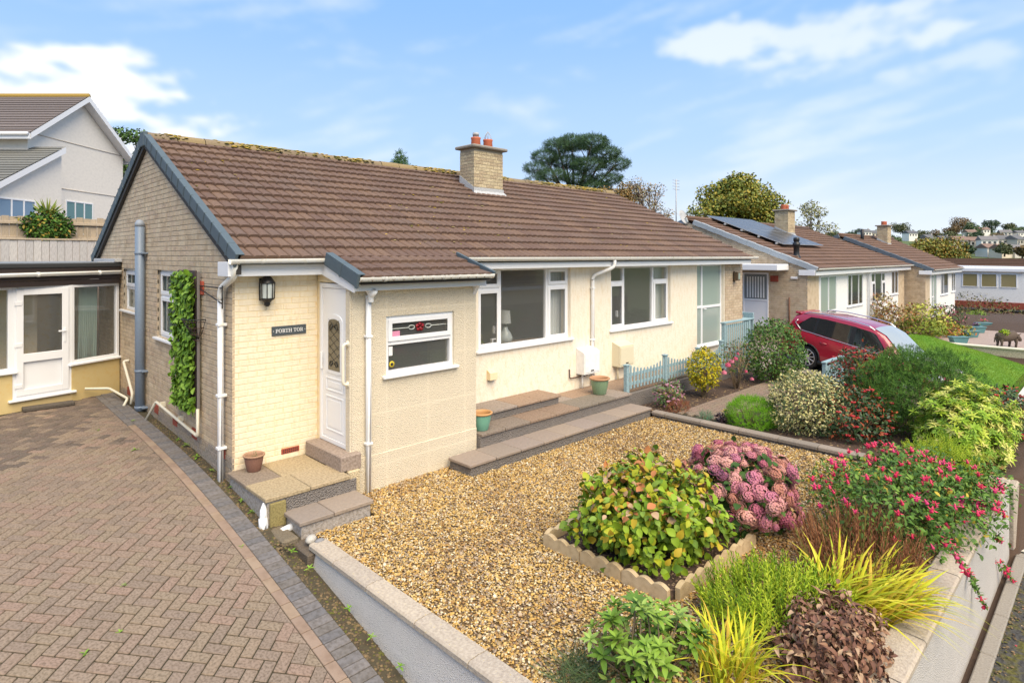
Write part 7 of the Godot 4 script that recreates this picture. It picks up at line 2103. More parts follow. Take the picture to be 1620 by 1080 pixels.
		part(mb, "lock", slabmesh(Vector3(x0 + 0.20, 0.71, ZF + 0.2125), Vector3(x0 + 0.30, 0.735, ZF + 0.217), 0.002), M.dark)
		part(mb, "riser_pipe", tubemesh([Vector3(x0 + 0.12, 0.66, ZF + 0.06), Vector3(x0 + 0.12, 0.365, ZF + 0.06)], [0.022], 8), m0)
	var gp := thing("gas_pipe", "thin brown pipe bent beside the white meter box", "pipe", Vector3(9.3, 0.5, ZF))
	part(gp, "pipe", tubemesh(rounded([Vector3(9.10, 0.78, ZF + 0.02), Vector3(9.10, 0.60, ZF + 0.03), Vector3(9.62, 0.60, ZF + 0.05), Vector3(9.62, 0.66, ZF + 0.07)], 0.03), [0.012], 8), mat(L(0.09, 0.05, 0.04), 0.6))
	var vt := thing("vent_cowl", "small cream vent cowl low on the wall under the first window", "vent", Vector3(7.0, 0.95, ZF))
	var vm := MB.new()
	vm.prism([Vector2(0, 0.88), Vector2(0.09, 0.88), Vector2(0.09, 1.0), Vector2(0, 1.06)], Vector3(6.93, 0, ZF + 0.002), Vector3(0, 0, 1), Vector3.UP, Vector3(0.17, 0, 0))
	part(vt, "hood", vm.done(), M.cream)
	part(vt, "throat", boxmesh(Vector3(6.945, 0.872, ZF + 0.01), Vector3(7.085, 0.879, ZF + 0.08)), M.dark)
	var rl := thing("cube_lantern", "small bronze box lantern on the brick pier by the glazed door", "lantern", Vector3(16.2, 2.3, ZF))
	part(rl, "cage", slabmesh(Vector3(16.14, 2.32, ZF + 0.03), Vector3(16.28, 2.56, ZF + 0.16), 0.012), mat(L(0.16, 0.12, 0.08), 0.5, null, 1.0, null, 1.0, 0.5))
	part(rl, "pane", boxmesh(Vector3(16.16, 2.36, ZF + 0.161), Vector3(16.26, 2.53, ZF + 0.164)), M.frost)
	part(rl, "bracket", boxmesh(Vector3(16.19, 2.28, ZF), Vector3(16.23, 2.58, ZF + 0.029)), M.iron)
	# --- pots
	var green := mat(L(0.17, 0.40, 0.29), 0.3, T.mottle, 3.0)
	var orange := mat(L(0.56, 0.30, 0.12), 0.6, T.mottle, 3.0)
	pot("green_pot", "glossy green plant pot with orange rim at the porch corner", Vector3(6.10, 0.363, -6.88), 0.29, green, orange)
	pot("green_pot", "dusty green plant pot with terracotta rim on the terrace by the fence", Vector3(9.30, 0.363, -7.08), 0.34, mat(L(0.22, 0.33, 0.20), 0.45, T.damp, 2.0), mat(L(0.46, 0.25, 0.13), 0.7, T.mottle, 3.0))
	var tp := pot("terracotta_pot", "small brown terracotta pot with succulent on the entrance platform", Vector3(2.93, 0.366, -7.52), 0.22, mat(L(0.24, 0.12, 0.085), 0.75, T.damp, 3.0), mat(L(0.42, 0.25, 0.16), 0.7, T.damp, 3.0))
	for k in 7:
		part(tp, "succulent_stem", sprig_mesh(8, 0.4, 0.3), mat(L(0.22, 0.22, 0.09), 0.6), Transform3D(Basis(Vector3(sin(k * 1.7), 0, cos(k * 2.1)).normalized(), 0.2) * Basis.from_scale(Vector3(0.06, RNG.randf_range(0.06, 0.11), 0.06)), Vector3(2.93 + sin(k * 2.4) * 0.04, 0.366 + 0.14, -7.52 + cos(k * 2.4) * 0.04)))
	# --- things seen through the windows
	var la := thing("table_lamp", "glass based table lamp with grey shade inside the first big window", "lamp", Vector3(7.85, 1.36, ZF - 0.55))
	var lo := Vector3(7.85, 1.36, ZF - 0.50)
	part(la, "base", lathemesh([[0.0, 0.0], [0.08, 0.0], [0.13, 0.06], [0.14, 0.12], [0.10, 0.21], [0.05, 0.27], [0.05, 0.31], [0.0, 0.31]], 18), mat(L(0.40, 0.44, 0.43), 0.1), Transform3D(Basis.IDENTITY, lo))
	part(la, "shade", lathemesh([[0.11, 0.38], [0.09, 0.62], [0.085, 0.62], [0.105, 0.38]], 18), mat(L(0.42, 0.42, 0.40), 0.9), Transform3D(Basis.IDENTITY, lo))
	part(la, "neck", tubemesh([lo + Vector3(0, 0.30, 0), lo + Vector3(0, 0.45, 0)], [0.012], 6), M.iron)
	var ib2 := thing("window_board", "dark timber window board inside the first big window", "shelf", Vector3(7.9, 1.3, ZF - 0.45))
	part(ib2, "board", slabmesh(Vector3(6.78, 1.31, ZF - 0.75), Vector3(9.12, 1.355, ZF - 0.26), 0.006), M.roomfloor)
	var ck := thing("desk_clock", "small white clock beside the glass lamp", "clock", Vector3(7.6, 1.36, ZF - 0.5))
	part(ck, "case", slabmesh(Vector3(7.50, 1.357, ZF - 0.55), Vector3(7.66, 1.48, ZF - 0.48), 0.008), M.whitepaint)
	part(ck, "display", boxmesh(Vector3(7.53, 1.40, ZF - 0.479), Vector3(7.63, 1.46, ZF - 0.477)), M.dark)
	var pl := shrub("window_fern", "yellow green potted fern inside the first window", Vector3(6.95, 1.52, ZF - 0.42), Vector3(0.18, 0.16, 0.12), 160, leaf_mesh(0.3, 0.1, 0.3, 0.8), Vector2(0.07, 0.12), greens("fern", [L(0.20, 0.26, 0.03), L(0.26, 0.30, 0.04)], 0.5), 40, {"floor": 1.36, "category": "plant", "inner": 0.2, "low": -1.0})
	for q in [[8.80, 9.30, "first big window"], [12.50, 13.0, "second big window"]]:
		var cu := MB.new(true)
		var prev := Vector3.ZERO
		for k in 37:
			var pnt := Vector3(lerpf(q[0], q[1], k / 36.0), 0, ZF - 0.31 + 0.03 * sin(k * 1.1))
			if k > 0: cu.quad(prev + Vector3(0, 1.0, 0), pnt + Vector3(0, 1.0, 0), pnt + Vector3(0, 2.8, 0), prev + Vector3(0, 2.8, 0))
			prev = pnt
		var co := thing("curtain", "pale pleated curtain inside the %s" % q[2], "curtain", Vector3(q[0], 1.0, ZF - 0.36))
		part(co, "cloth", cu.done(), M.curtain)
	# stained flower and stickers in the porch window
	var sg := thing("stained_glass_motif", "red flower motif in the small top pane of the porch window", "decoration", Vector3(4.93, 2.03, -6.84))
	var rm := mat(L(0.30, 0.012, 0.02), 0.3)
	var wl := mat(L(0.62, 0.66, 0.62), 0.4)
	var lead := MB.new(true)
	lead.tube([Vector3(4.47, 2.03, -6.841), Vector3(4.74, 2.03, -6.841)], [0.006], 4)
	lead.tube([Vector3(5.12, 2.03, -6.841), Vector3(5.39, 2.03, -6.841)], [0.006], 4)
	for x in [4.79, 5.07]:
		var loop := []
		for k in 11: loop.append(Vector3(x + cos(k * TAU / 10.0) * 0.05, 2.03 + sin(k * TAU / 10.0) * 0.028, -6.841))
		lead.tube(loop, [0.006], 4)
	part(sg, "lead_strip", lead.done(), wl)
	for k in 5:
		var a := TAU * k / 5.0 + 0.3
		part(sg, "petal", lathemesh([[0.0, -0.003], [0.032, -0.003], [0.032, 0.003], [0.0, 0.003]], 10), rm, Transform3D(Basis(Vector3.RIGHT, PI / 2), Vector3(4.93 + cos(a) * 0.042, 2.03 + sin(a) * 0.036, -6.842)))
	var stk := thing("window_stickers", "pink white and yellow stickers in the porch window", "stickers", Vector3(4.45, 1.6, -6.84))
	part(stk, "pink_sticker", boxmesh(Vector3(4.445, 1.915, -6.8425), Vector3(4.60, 2.0, -6.841)), mat(L(0.70, 0.28, 0.42), 0.7))
	part(stk, "white_sticker", boxmesh(Vector3(4.425, 1.68, -6.8435), Vector3(4.485, 1.80, -6.8425)), M.whitepaint)
	part(stk, "yellow_sticker", lathemesh([[0.0, -0.001], [0.042, -0.001], [0.042, 0.001], [0.0, 0.001]], 16), mat(L(0.62, 0.48, 0.03), 0.7), Transform3D(Basis(Vector3.RIGHT, PI / 2), Vector3(4.475, 1.565, -6.8425)))
	part(stk, "yellow_sticker", lathemesh([[0.0, -0.001], [0.022, -0.001], [0.022, 0.001], [0.0, 0.001]], 12), M.dark, Transform3D(Basis(Vector3.RIGHT, PI / 2), Vector3(4.475, 1.565, -6.840)))
	# --- blue picket fence on the terrace edge
	picket()
func picket() -> void:
	var z := -6.84
	var f := thing("picket_fence", "pale blue painted picket fence along the terrace edge", "fence", Vector3(11.5, 0.36, z))
	var mats: Material = M.fence_blue
	for x in [9.80, 11.20, 12.6, 13.72]:
		var hi := 0.86 if x < 11.0 else (0.90 if x < 13.0 else 0.95)
		part(f, "post", slabmesh(Vector3(x, 0.20, z - 0.04), Vector3(x + 0.09, hi, z + 0.04), 0.005), mats)
		part(f, "post_cap", slabmesh(Vector3(x - 0.015, hi, z - 0.055), Vector3(x + 0.105, hi + 0.025, z + 0.055), 0.008), mats)
	for b in [[9.89, 11.20], [11.29, 12.6], [12.69, 13.72]]:
		for y in [0.46, 0.64]:
			part(f, "rail", slabmesh(Vector3(b[0], y, z - 0.015), Vector3(b[1], y + 0.06, z + 0.015), 0.004), mats)
		var n := 11
		for k in n:
			var x: float = b[0] + 0.04 + (b[1] - b[0] - 0.12) * k / (n - 1)
			var t := absf(k - (n - 1) / 2.0) / ((n - 1) / 2.0)
			var top := 0.76 + 0.10 * t * t
			var m := MB.new()
			m.prism([Vector2(0, 0.40), Vector2(0.05, 0.40), Vector2(0.05, top - 0.03), Vector2(0.04, top - 0.008), Vector2(0.025, top), Vector2(0.01, top - 0.008), Vector2(0, top - 0.03)], Vector3(x, 0, z + 0.016), Vector3.RIGHT, Vector3.UP, Vector3(0, 0, 0.014))
			part(f, "picket", m.done(), mats)
	var g := thing("blue_gate", "taller pale blue slatted fence panel behind the round evergreen", "fence", Vector3(14.5, 0.36, z))
	for x in [13.86, 15.2]:
		part(g, "post", slabmesh(Vector3(x, 0.25, z - 0.045), Vector3(x + 0.09, 1.36, z + 0.045), 0.005), mats)
	for y in [0.55, 1.25]:
		part(g, "rail", slabmesh(Vector3(13.95, y, z - 0.02), Vector3(15.2, y + 0.07, z + 0.02), 0.005), mats)
	for k in 11:
		part(g, "slat", slabmesh(Vector3(13.98 + k * 0.112, 0.45, z + 0.021), Vector3(14.05 + k * 0.112, 1.33, z + 0.036), 0.004), mats)
	part(g, "top_rail", slabmesh(Vector3(13.84, 1.36, z - 0.06), Vector3(15.31, 1.40, z + 0.06), 0.006), mats)
	var e := thing("drive_fence_panel", "short pale blue slatted panel in front of the red car wheel", "fence", Vector3(14.7, 0, -4.55))
	var o := Vector3(14.05, 0, -4.62)
	for k in 2: part(e, "post", slabmesh(o + Vector3(k * 1.1, 0, -0.04), o + Vector3(k * 1.1 + 0.08, 0.66, 0.04), 0.005), mats)
	for k in 8: part(e, "slat", slabmesh(o + Vector3(0.12 + k * 0.12, 0.08, 0.02), o + Vector3(0.19 + k * 0.12, 0.60, 0.036), 0.004), mats)
	part(e, "top_rail", slabmesh(o + Vector3(-0.02, 0.665, -0.05), o + Vector3(1.22, 0.70, 0.05), 0.006), mats)
	part(e, "rail", slabmesh(o + Vector3(0.08, 0.14, -0.02), o + Vector3(1.1, 0.20, 0.02), 0.005), mats)
	# small blue bench by the side door
	var b := thing("blue_bench", "small blue slatted bench beside the neighbour side door", "bench", Vector3(18.9, 0.25, -8.6))
	for k in 4: part(b, "seat_slat", slabmesh(Vector3(18.4, 0.95, -8.9 + k * 0.10), Vector3(19.5, 0.98, -8.82 + k * 0.10), 0.004), mats)
	for k in 2: part(b, "leg", slabmesh(Vector3(18.42 + k * 1.0, 0.25, -8.88), Vector3(18.49 + k * 1.0, 1.15, -8.55), 0.006), mats)
	part(b, "back_rail", slabmesh(Vector3(18.4, 1.08, -8.92), Vector3(19.5, 1.16, -8.89), 0.006), mats)

func car() -> void:
	var base := Vector3(19.87, -0.607, -5.426)
	var t := thing("red_car", "dark red estate style car parked on the sloping drive facing the road", "car", base)
	t.rotation = Vector3(0.155, -0.17, 0)
	var X := t.global_transform
	var paint := mat(L(0.30, 0.005, 0.022), 0.28)
	paint.clearcoat_enabled = true; paint.clearcoat = 1.0; paint.clearcoat_roughness = 0.05
	var glass := mat(L(0.012, 0.014, 0.016), 0.04); glass.metallic_specular = 0.9
	var skylit_screen := mat(L(0.30, 0.34, 0.36), 0.05); skylit_screen.metallic_specular = 0.9  # pale base colour stands in for bright sky mirrored in the windscreen
	var black := mat(L(0.012, 0.012, 0.013), 0.5)
	var rubber := mat(L(0.018, 0.018, 0.018), 0.8)
	var alloy := mat(L(0.55, 0.56, 0.58), 0.3, null, 1.0, null, 1.0, 0.8)
	var zs := [-2.25, -2.18, -1.9, -1.4, -0.7, 0.2, 1.0, 1.5, 1.95, 2.2, 2.28]
	var wd := [0.74, 0.83, 0.89, 0.92, 0.925, 0.925, 0.92, 0.90, 0.83, 0.70, 0.55]
	var belt := [1.02, 1.06, 1.09, 1.07, 1.03, 1.00, 0.98, 0.95, 0.88, 0.76, 0.66]
	var at := func(a: Array, z: float) -> float:
		for i in zs.size() - 1:
			if z <= zs[i + 1]:
				var u := clampf((z - zs[i]) / (zs[i + 1] - zs[i]), 0.0, 1.0)
				return lerpf(a[i], a[i + 1], u * u * (3.0 - 2.0 * u) * 0.5 + u * 0.5)
		return a[-1]
	var prof := func(v: float) -> float:
		# width of the flank from sill (0) to belt (1)
		return 0.90 + 0.10 * sin(PI * clampf(v * 0.85 + 0.12, 0.0, 1.0)) + 0.012 * sin(v * TAU * 1.5)
	var flank := func(s: float, z: float, y: float) -> Vector3:
		var b: float = at.call(belt, z)
		var v := clampf((y - 0.25) / (b - 0.25), 0.0, 1.0)
		return Vector3(s * at.call(wd, z) * prof.call(v), y, z)
	var wz := [-1.33, 1.36]
	var R := 0.405
	var body := MB.new(true)
	for s in [-1.0, 1.0]:
		var nz := 76
		var ny := 16
		var grid := []
		for i in nz + 1:
			var row := []
			for j in ny + 1:
				var z := lerpf(-2.25, 2.28, float(i) / nz)
				var y: float = lerpf(0.25, at.call(belt, z), float(j) / ny)
				for w in wz:
					var d := Vector2(z - w, y - 0.35)
					if absf(d.length() - R) < 0.045:
						d = d.normalized() * R; z = w + d.x; y = d.y + 0.35
				row.append(Vector2(z, y))
			grid.append(row)
		for i in nz:
			for j in ny:
				var c: Vector2 = (grid[i][j] + grid[i + 1][j] + grid[i][j + 1] + grid[i + 1][j + 1]) / 4.0
				var hole := false
				for w in wz:
					if Vector2(c.x - w, c.y - 0.35).length() < R - 0.012: hole = true
				if hole: continue
				var q := []
				for k in [[0, 0], [1, 0], [1, 1], [0, 1]]:
					var g: Vector2 = grid[i + k[0]][j + k[1]]
					q.append(flank.call(s, g.x, g.y))
				body.quad(q[0], q[1], q[2], q[3])
	# bonnet, tail and the deck under the glass
	for i in 40:
		var z0 := lerpf(-2.25, 2.28, i / 40.0)
		var z1 := lerpf(-2.25, 2.28, (i + 1) / 40.0)
		for k in 8:
			var f := func(z: float, u: float) -> Vector3:
				var e: Vector3 = flank.call(1.0, z, at.call(belt, z))
				return Vector3(e.x * u, e.y + 0.06 * (1.0 - u * u), z)
			var u0 := -1.0 + k / 4.0
			var u1 := -1.0 + (k + 1) / 4.0
			body.quad(f.call(z0, u0), f.call(z0, u1), f.call(z1, u1), f.call(z1, u0))
	for z in [-2.25, 2.28]:
		for j in 8:
			for k in 8:
				var f2 := func(u: float, y: float) -> Vector3:
					var e: Vector3 = flank.call(1.0, z, y)
					return Vector3(e.x * u, y, z + (0.05 if z > 0 else -0.05) * (1.0 - u * u))
				var b: float = at.call(belt, z)
				var y0 := lerpf(0.25, b, j / 8.0); var y1 := lerpf(0.25, b, (j + 1) / 8.0)
				var u0 := -1.0 + k / 4.0; var u1 := -1.0 + (k + 1) / 4.0
				body.quad(f2.call(u0, y0), f2.call(u1, y0), f2.call(u1, y1), f2.call(u0, y1))
	part(t, "body", body.done(), paint, X)
	# cabin: roof line and pillars
	var cz := [-2.12, -2.0, -1.7, -1.0, -0.3, 0.3, 0.62, 1.0, 1.28]
	var cy := [1.09, 1.50, 1.63, 1.70, 1.70, 1.655, 1.54, 1.23, 1.00]
	var cx := [0.78, 0.60, 0.62, 0.655, 0.66, 0.645, 0.665, 0.73, 0.80]
	var cab := MB.new(true)
	var sec := []
	for i in cz.size():
		var row := []
		var e: Vector3 = flank.call(1.0, cz[i], at.call(belt, cz[i]) - 0.005)
		for k in 17:
			var u := -1.0 + k / 8.0
			var au := absf(u)
			var p: Vector3
			if au > 0.75:
				var w := (1.0 - au) / 0.25
				p = Vector3(lerpf(e.x - 0.015, cx[i] + 0.02, w), lerpf(e.y, cy[i] - 0.06, w), cz[i])
			else:
				var w := au / 0.75
				p = Vector3((cx[i] + 0.02) * pow(w, 0.9), cy[i] - 0.06 * pow(w, 3.0), cz[i] + (0.05 if i > 5 else (-0.04 if i < 2 else 0.0)) * (1.0 - w))
			p.x *= signf(u) if u != 0.0 else 0.0
			row.append(p)
		sec.append(row)
	for i in cz.size() - 1:
		for k in 16:
			cab.quad(sec[i][k], sec[i][k + 1], sec[i + 1][k + 1], sec[i + 1][k])
	part(t, "cabin", cab.done(), paint, X)
	# glass laid into the cabin
	var surf := func(z: float, v: float, s: float, off: float) -> Vector3:
		# point on the cabin side: v 0 at the belt, 1 at the roof rail
		var i := 0
		while i < cz.size() - 2 and z > cz[i + 1]: i += 1
		var u: float = (z - cz[i]) / (cz[i + 1] - cz[i])
		var e: Vector3 = flank.call(1.0, z, at.call(belt, z) - 0.005)
		var x: float = lerpf(cx[i], cx[i + 1], u) + 0.02
		var y: float = lerpf(cy[i], cy[i + 1], u) - 0.06
		return Vector3(s * (lerpf(e.x - 0.015, x, v) + off), lerpf(e.y, y, v) + off * 0.4, z)
	for s in [-1.0, 1.0]:
		for w in [[-1.84, -1.28, 0.10, 0.30], [-1.20, -0.22, 0.06, 0.06], [-0.10, 0.98, 0.06, 0.42]]:
			var g := MB.new(true)
			var n := 12
			var v1 := 0.90
			var top := func(z: float) -> float:
				var lim := v1
				if w[3] > 0.35: lim = minf(v1, 0.10 + (w[1] - z) / 0.62 * 0.9)
				if w[2] > 0.08: lim = minf(v1, 0.30 + (z - w[0]) / 0.42 * 0.7)
				return lim
			for i in n:
				var z0: float = lerpf(w[0], w[1], float(i) / n)
				var z1: float = lerpf(w[0], w[1], float(i + 1) / n)
				var b0: float = 0.10 if w[2] <= 0.08 else 0.10 + 0.35 * maxf(0.0, (w[1] - z0 - 0.30))
				var b1: float = 0.10 if w[2] <= 0.08 else 0.10 + 0.35 * maxf(0.0, (w[1] - z1 - 0.30))
				g.quad(surf.call(z0, b0, s, 0.006), surf.call(z1, b1, s, 0.006), surf.call(z1, top.call(z1), s, 0.006), surf.call(z0, top.call(z0), s, 0.006))
			part(t, "side_window", g.done(), glass, X)
		for w in [[-1.28, -1.20], [-0.22, -0.10]]:
			var g := MB.new()
			g.quad(surf.call(w[0], 0.08, s, 0.004), surf.call(w[1], 0.08, s, 0.004), surf.call(w[1], 0.91, s, 0.004), surf.call(w[0], 0.91, s, 0.004))
			part(t, "door_pillar", g.done(), black, X)
		var tr := []
		for i in 15: tr.append(surf.call(lerpf(-1.66, 1.0, i / 14.0), 0.055, s, 0.010))
		tr.push_front(surf.call(-1.92, 0.50, s, 0.010)); tr.push_front(surf.call(-1.86, 0.70, s, 0.010))
		part(t, "window_trim", tubemesh(tr, [0.011], 5), M.chrome, X)
		var rl := []
		for i in 13: rl.append(surf.call(lerpf(-1.75, 0.35, i / 12.0), 1.0, s, 0.0) + Vector3(-s * 0.03, 0.075 if i > 0 and i < 12 else 0.02, 0))
		part(t, "roof_rail", tubemesh(rl, [0.017], 7), M.chrome, X)
		# door seams, handles, mirror
		for z in [-0.16, 0.92]:
			var sm := []
			for j in 9: sm.append(flank.call(s, z, lerpf(0.33, at.call(belt, z), j / 8.0)) + Vector3(s * 0.001, 0, 0))
			part(t, "door_seam", tubemesh(sm, [0.0035], 4), black, X)
		for z in [-0.98, 0.05]:
			part(t, "door_handle", tubemesh([flank.call(s, z, 0.90) + Vector3(s * 0.004, 0, 0), flank.call(s, z + 0.09, 0.905) + Vector3(s * 0.035, 0, 0), flank.call(s, z + 0.2, 0.90) + Vector3(s * 0.004, 0, 0)], [0.014], 7), paint, X)
		part(t, "wing_mirror", slabmesh(Vector3(-0.10, -0.07, -0.09), Vector3(0.10, 0.07, 0.06), 0.035), paint, X * Transform3D(Basis.IDENTITY, Vector3(s * 1.0, 1.08, 0.80)))
		var sk := []
		for i in 9: sk.append(flank.call(s, lerpf(-0.95, 0.98, i / 8.0), 0.30) + Vector3(s * 0.006, 0, 0))
		part(t, "sill_trim", tubemesh(sk, [0.06], 8), black, X)
		part(t, "tail_light", slabmesh(Vector3(-0.03, -0.11, -0.17), Vector3(0.03, 0.10, 0.20), 0.025), mat(L(0.45, 0.02, 0.02), 0.15), X * Transform3D(Basis(Vector3.UP, s * 0.28), flank.call(s, -2.06, 0.97)))
		part(t, "headlight", slabmesh(Vector3(-0.16, -0.07, -0.2), Vector3(0.10, 0.07, 0.16), 0.04), mat(L(0.65, 0.67, 0.70), 0.1), X * Transform3D(Basis(Vector3.UP, -s * 0.5), flank.call(s, 2.02, 0.76) + Vector3(-s * 0.04, 0, 0)))
		for w in wz:
			var arc := []
			for k in 17:
				var a := lerpf(-0.25, PI + 0.25, k / 16.0)
				var y := 0.35 + sin(a) * (R + 0.012)
				arc.append(flank.call(s, w + cos(a) * (R + 0.012), maxf(y, 0.25)) + Vector3(s * 0.004, 0, 0))
			part(t, "wheel_arch", tubemesh(arc, [0.022], 6), black, X)
			part(t, "arch_liner", lathemesh([[0.0, 0.0], [R - 0.005, 0.0], [R - 0.005, 0.30]], 24), black, X * Transform3D(Basis(Vector3.BACK, s * PI / 2.0), Vector3(s * 0.60, 0.35, w)))
			var wx := X * Transform3D(Basis(Vector3.BACK, -s * PI / 2.0), Vector3(s * 0.77, 0.34, w))
			var wh := part(t, "wheel", lathemesh([[0.22, -0.10], [0.32, -0.11], [0.345, -0.08], [0.35, 0.0], [0.345, 0.08], [0.32, 0.11], [0.255, 0.105], [0.25, 0.06]], 28), rubber, wx)
			part(wh, "rim", lathemesh([[0.255, 0.10], [0.245, 0.115], [0.23, 0.10], [0.225, 0.02]], 28), alloy, wx)
			part(wh, "brake_disc", lathemesh([[0.0, 0.02], [0.225, 0.02]], 20), black, wx)
			var sp := MB.new()
			for k in 10:
				var a := TAU * k / 10.0
				sp.slab(Vector3(0.03, 0.07, -0.016), Vector3(0.24, 0.095, 0.016), 0.004, Transform3D(Basis(Vector3.UP, a), Vector3.ZERO))
			part(wh, "spokes", sp.done(), alloy, wx)
			part(wh, "hub", lathemesh([[0.06, 0.06], [0.06, 0.10], [0.0, 0.105]], 14), alloy, wx)
	# windscreen and rear window
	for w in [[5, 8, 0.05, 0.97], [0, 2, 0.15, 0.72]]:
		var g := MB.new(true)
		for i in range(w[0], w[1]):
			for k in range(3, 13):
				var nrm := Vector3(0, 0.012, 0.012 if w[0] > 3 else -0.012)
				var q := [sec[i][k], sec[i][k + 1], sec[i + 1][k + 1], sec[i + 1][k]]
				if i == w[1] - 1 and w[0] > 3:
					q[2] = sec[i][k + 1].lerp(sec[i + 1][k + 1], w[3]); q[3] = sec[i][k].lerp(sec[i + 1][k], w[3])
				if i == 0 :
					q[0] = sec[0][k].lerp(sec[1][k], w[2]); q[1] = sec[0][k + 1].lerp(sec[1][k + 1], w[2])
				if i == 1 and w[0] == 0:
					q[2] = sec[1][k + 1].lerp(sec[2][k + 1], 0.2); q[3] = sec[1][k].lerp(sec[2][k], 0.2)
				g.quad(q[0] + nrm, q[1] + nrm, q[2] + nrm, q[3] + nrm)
		part(t, "windscreen" if w[0] > 3 else "rear_window", g.done(), skylit_screen if w[0] > 3 else glass, X)
	part(t, "spoiler", slabmesh(Vector3(-0.56, 1.52, -2.06), Vector3(0.56, 1.59, -1.86), 0.02), paint, X)
	part(t, "rear_bumper", slabmesh(Vector3(-0.80, 0.28, -2.33), Vector3(0.80, 0.52, -2.18), 0.05), black, X)
	part(t, "front_bumper", slabmesh(Vector3(-0.66, 0.26, 2.2), Vector3(0.66, 0.48, 2.36), 0.05), black, X)
	part(t, "number_plate", slabmesh(Vector3(-0.26, 0.62, -2.335), Vector3(0.26, 0.73, -2.315), 0.003), mat(L(0.62, 0.46, 0.04), 0.5), X)
	part(t, "floor_pan", boxmesh(Vector3(-0.70, 0.22, -2.1), Vector3(0.70, 0.30, 2.1)), black, X)

# ---------- the neighbour's front garden ----------
func lawn_y(z: float) -> float: return clampf(-0.56 - 0.26 * (z + 3.64), -0.95, -0.10)
func neighbour_garden() -> void:
	var d2 := MB.new(true)
	var z := -9.5
	while z < -1.5:
		d2.quad(Vector3(15.9, drive2_y(z) - 0.004, z), Vector3(15.9, drive2_y(z + 0.4) - 0.004, z + 0.4), Vector3(21.6, drive2_y(z + 0.4) - 0.004, z + 0.4), Vector3(21.6, drive2_y(z) - 0.004, z))
		z += 0.4
	setting("neighbour_driveway", d2.done(), mat(L(0.30, 0.26, 0.23), 0.9, T.damp, 0.5, T.b_fine, 0.5))
	var lw := MB.new(true)
	z = -6.0
	while z < -2.4:
		lw.quad(Vector3(21.4, lawn_y(z), z), Vector3(21.4, lawn_y(z + 0.4), z + 0.4), Vector3(28.0, lawn_y(z + 0.4), z + 0.4), Vector3(28.0, lawn_y(z), z))
		z += 0.4
	var lawn := setting("lawn", lw.done(), M.lawn)
	var gb := MB.new(true)
	for k in 5:
		var a := k * 2.4
		var q := Vector3(cos(a), 0, sin(a)) * 0.35
		var s := Vector3(-sin(a), 0, cos(a)) * 0.09
		gb.tri(q - s, q + s, q * 1.6 + Vector3(0, 1, 0))
	var xfs := []; var cols := []
	for i in 26000:
		var x := RNG.randf_range(21.4, 28.0); var zz := RNG.randf_range(-6.0, -2.15)
		var s := RNG.randf_range(0.022, 0.04)
		xfs.append(Transform3D(Basis(Vector3.UP, RNG.randf() * TAU) * Basis.from_scale(Vector3(s, s * 1.1, s)), Vector3(x, lawn_y(zz) - 0.003, zz)))
		var j := RNG.randf_range(0.75, 1.2)
		var v := 0.5 + 0.5 * sin(x * 1.9 + sin(zz * 2.3) * 1.5) * sin(zz * 2.7 + x * 0.7)
		cols.append(L((0.17 + 0.07 * v) * j, (0.35 + 0.02 * v) * j, 0.026 * j))
	var gm := tinted(0.7); leafy(gm, L(0.13, 0.27, 0.022), 0.3)
	var g := field(self, "grass", gb.done(), xfs, cols, gm)
	tag(g, "short bright green mown grass of the neighbour lawn", "grass")
	# cream retaining wall
	var w := thing("cream_garden_wall", "low cream rendered wall with white coping beside the lawn", "wall", Vector3(28.1, -0.9, -3.2))
	part(w, "wall_body", boxmesh(Vector3(28.0, -1.4, -6.0), Vector3(28.2, -0.36, 0.0)), mat(L(0.55, 0.47, 0.34), 0.9, T.damp, 0.6))
	part(w, "coping", slabmesh(Vector3(27.95, -0.358, -6.05), Vector3(28.25, -0.30, 0.0), 0.012), mat(L(0.72, 0.66, 0.52), 0.85, T.mottle, 0.8))
	for k in 3:
		part(w, "stepped_edging", slabmesh(Vector3(27.8, -0.9, -6.75 - k * 0.9), Vector3(28.2, -0.22 + k * 0.12, -6.06 - k * 0.9), 0.01), M.concrete)
	var terrace := MB.new()
	terrace.quad(Vector3(28.2, -0.36, -6.8), Vector3(28.2, -0.36, -0.9), Vector3(42.0, -0.36, -0.9), Vector3(42.0, -0.36, -6.8))
	setting("gravel_terrace", terrace.done(), mat(L(0.44, 0.34, 0.29), 0.95, T.speck, 1.2, T.b_dash, 1.0))
	var pth := MB.new()
	pth.quad(Vector3(36.4, -0.354, -6.6), Vector3(36.4, -0.354, -2.0), Vector3(38.0, -0.354, -2.0), Vector3(38.0, -0.354, -6.6))
	setting("slab_path", pth.done(), mat(L(0.36, 0.31, 0.29), 0.9, T.damp, 0.5))
	for k in 2:
		var e := thing("kerb_line", ["pale kerb along the neighbour terrace path", "second pale kerb beyond the terrace path"][k], "kerb", Vector3(36.3 + k * 1.9, -0.36, -3))
		part(e, "kerb_strip", slabmesh(Vector3(36.2 + k * 1.9, -0.4, -6.6), Vector3(36.35 + k * 1.9, -0.24, -1.0), 0.01), M.concrete)
	# blue troughs with flowers
	var blue := mat(L(0.10, 0.24, 0.26), 0.45, T.damp, 2.0)
	var px := [[1517, 543], [1535, 533], [1546, 526], [1556, 519]]
	var flw := [greens("tf1", [L(0.45, 0.22, 0.05), L(0.16, 0.20, 0.05), L(0.38, 0.10, 0.05)], 0.6), greens("tf2", [L(0.14, 0.20, 0.05), L(0.30, 0.26, 0.05)], 0.6), greens("tf3", [L(0.40, 0.16, 0.40), L(0.14, 0.20, 0.06)], 0.6), greens("tf4", [L(0.62, 0.10, 0.15), L(0.14, 0.20, 0.06)], 0.6)]
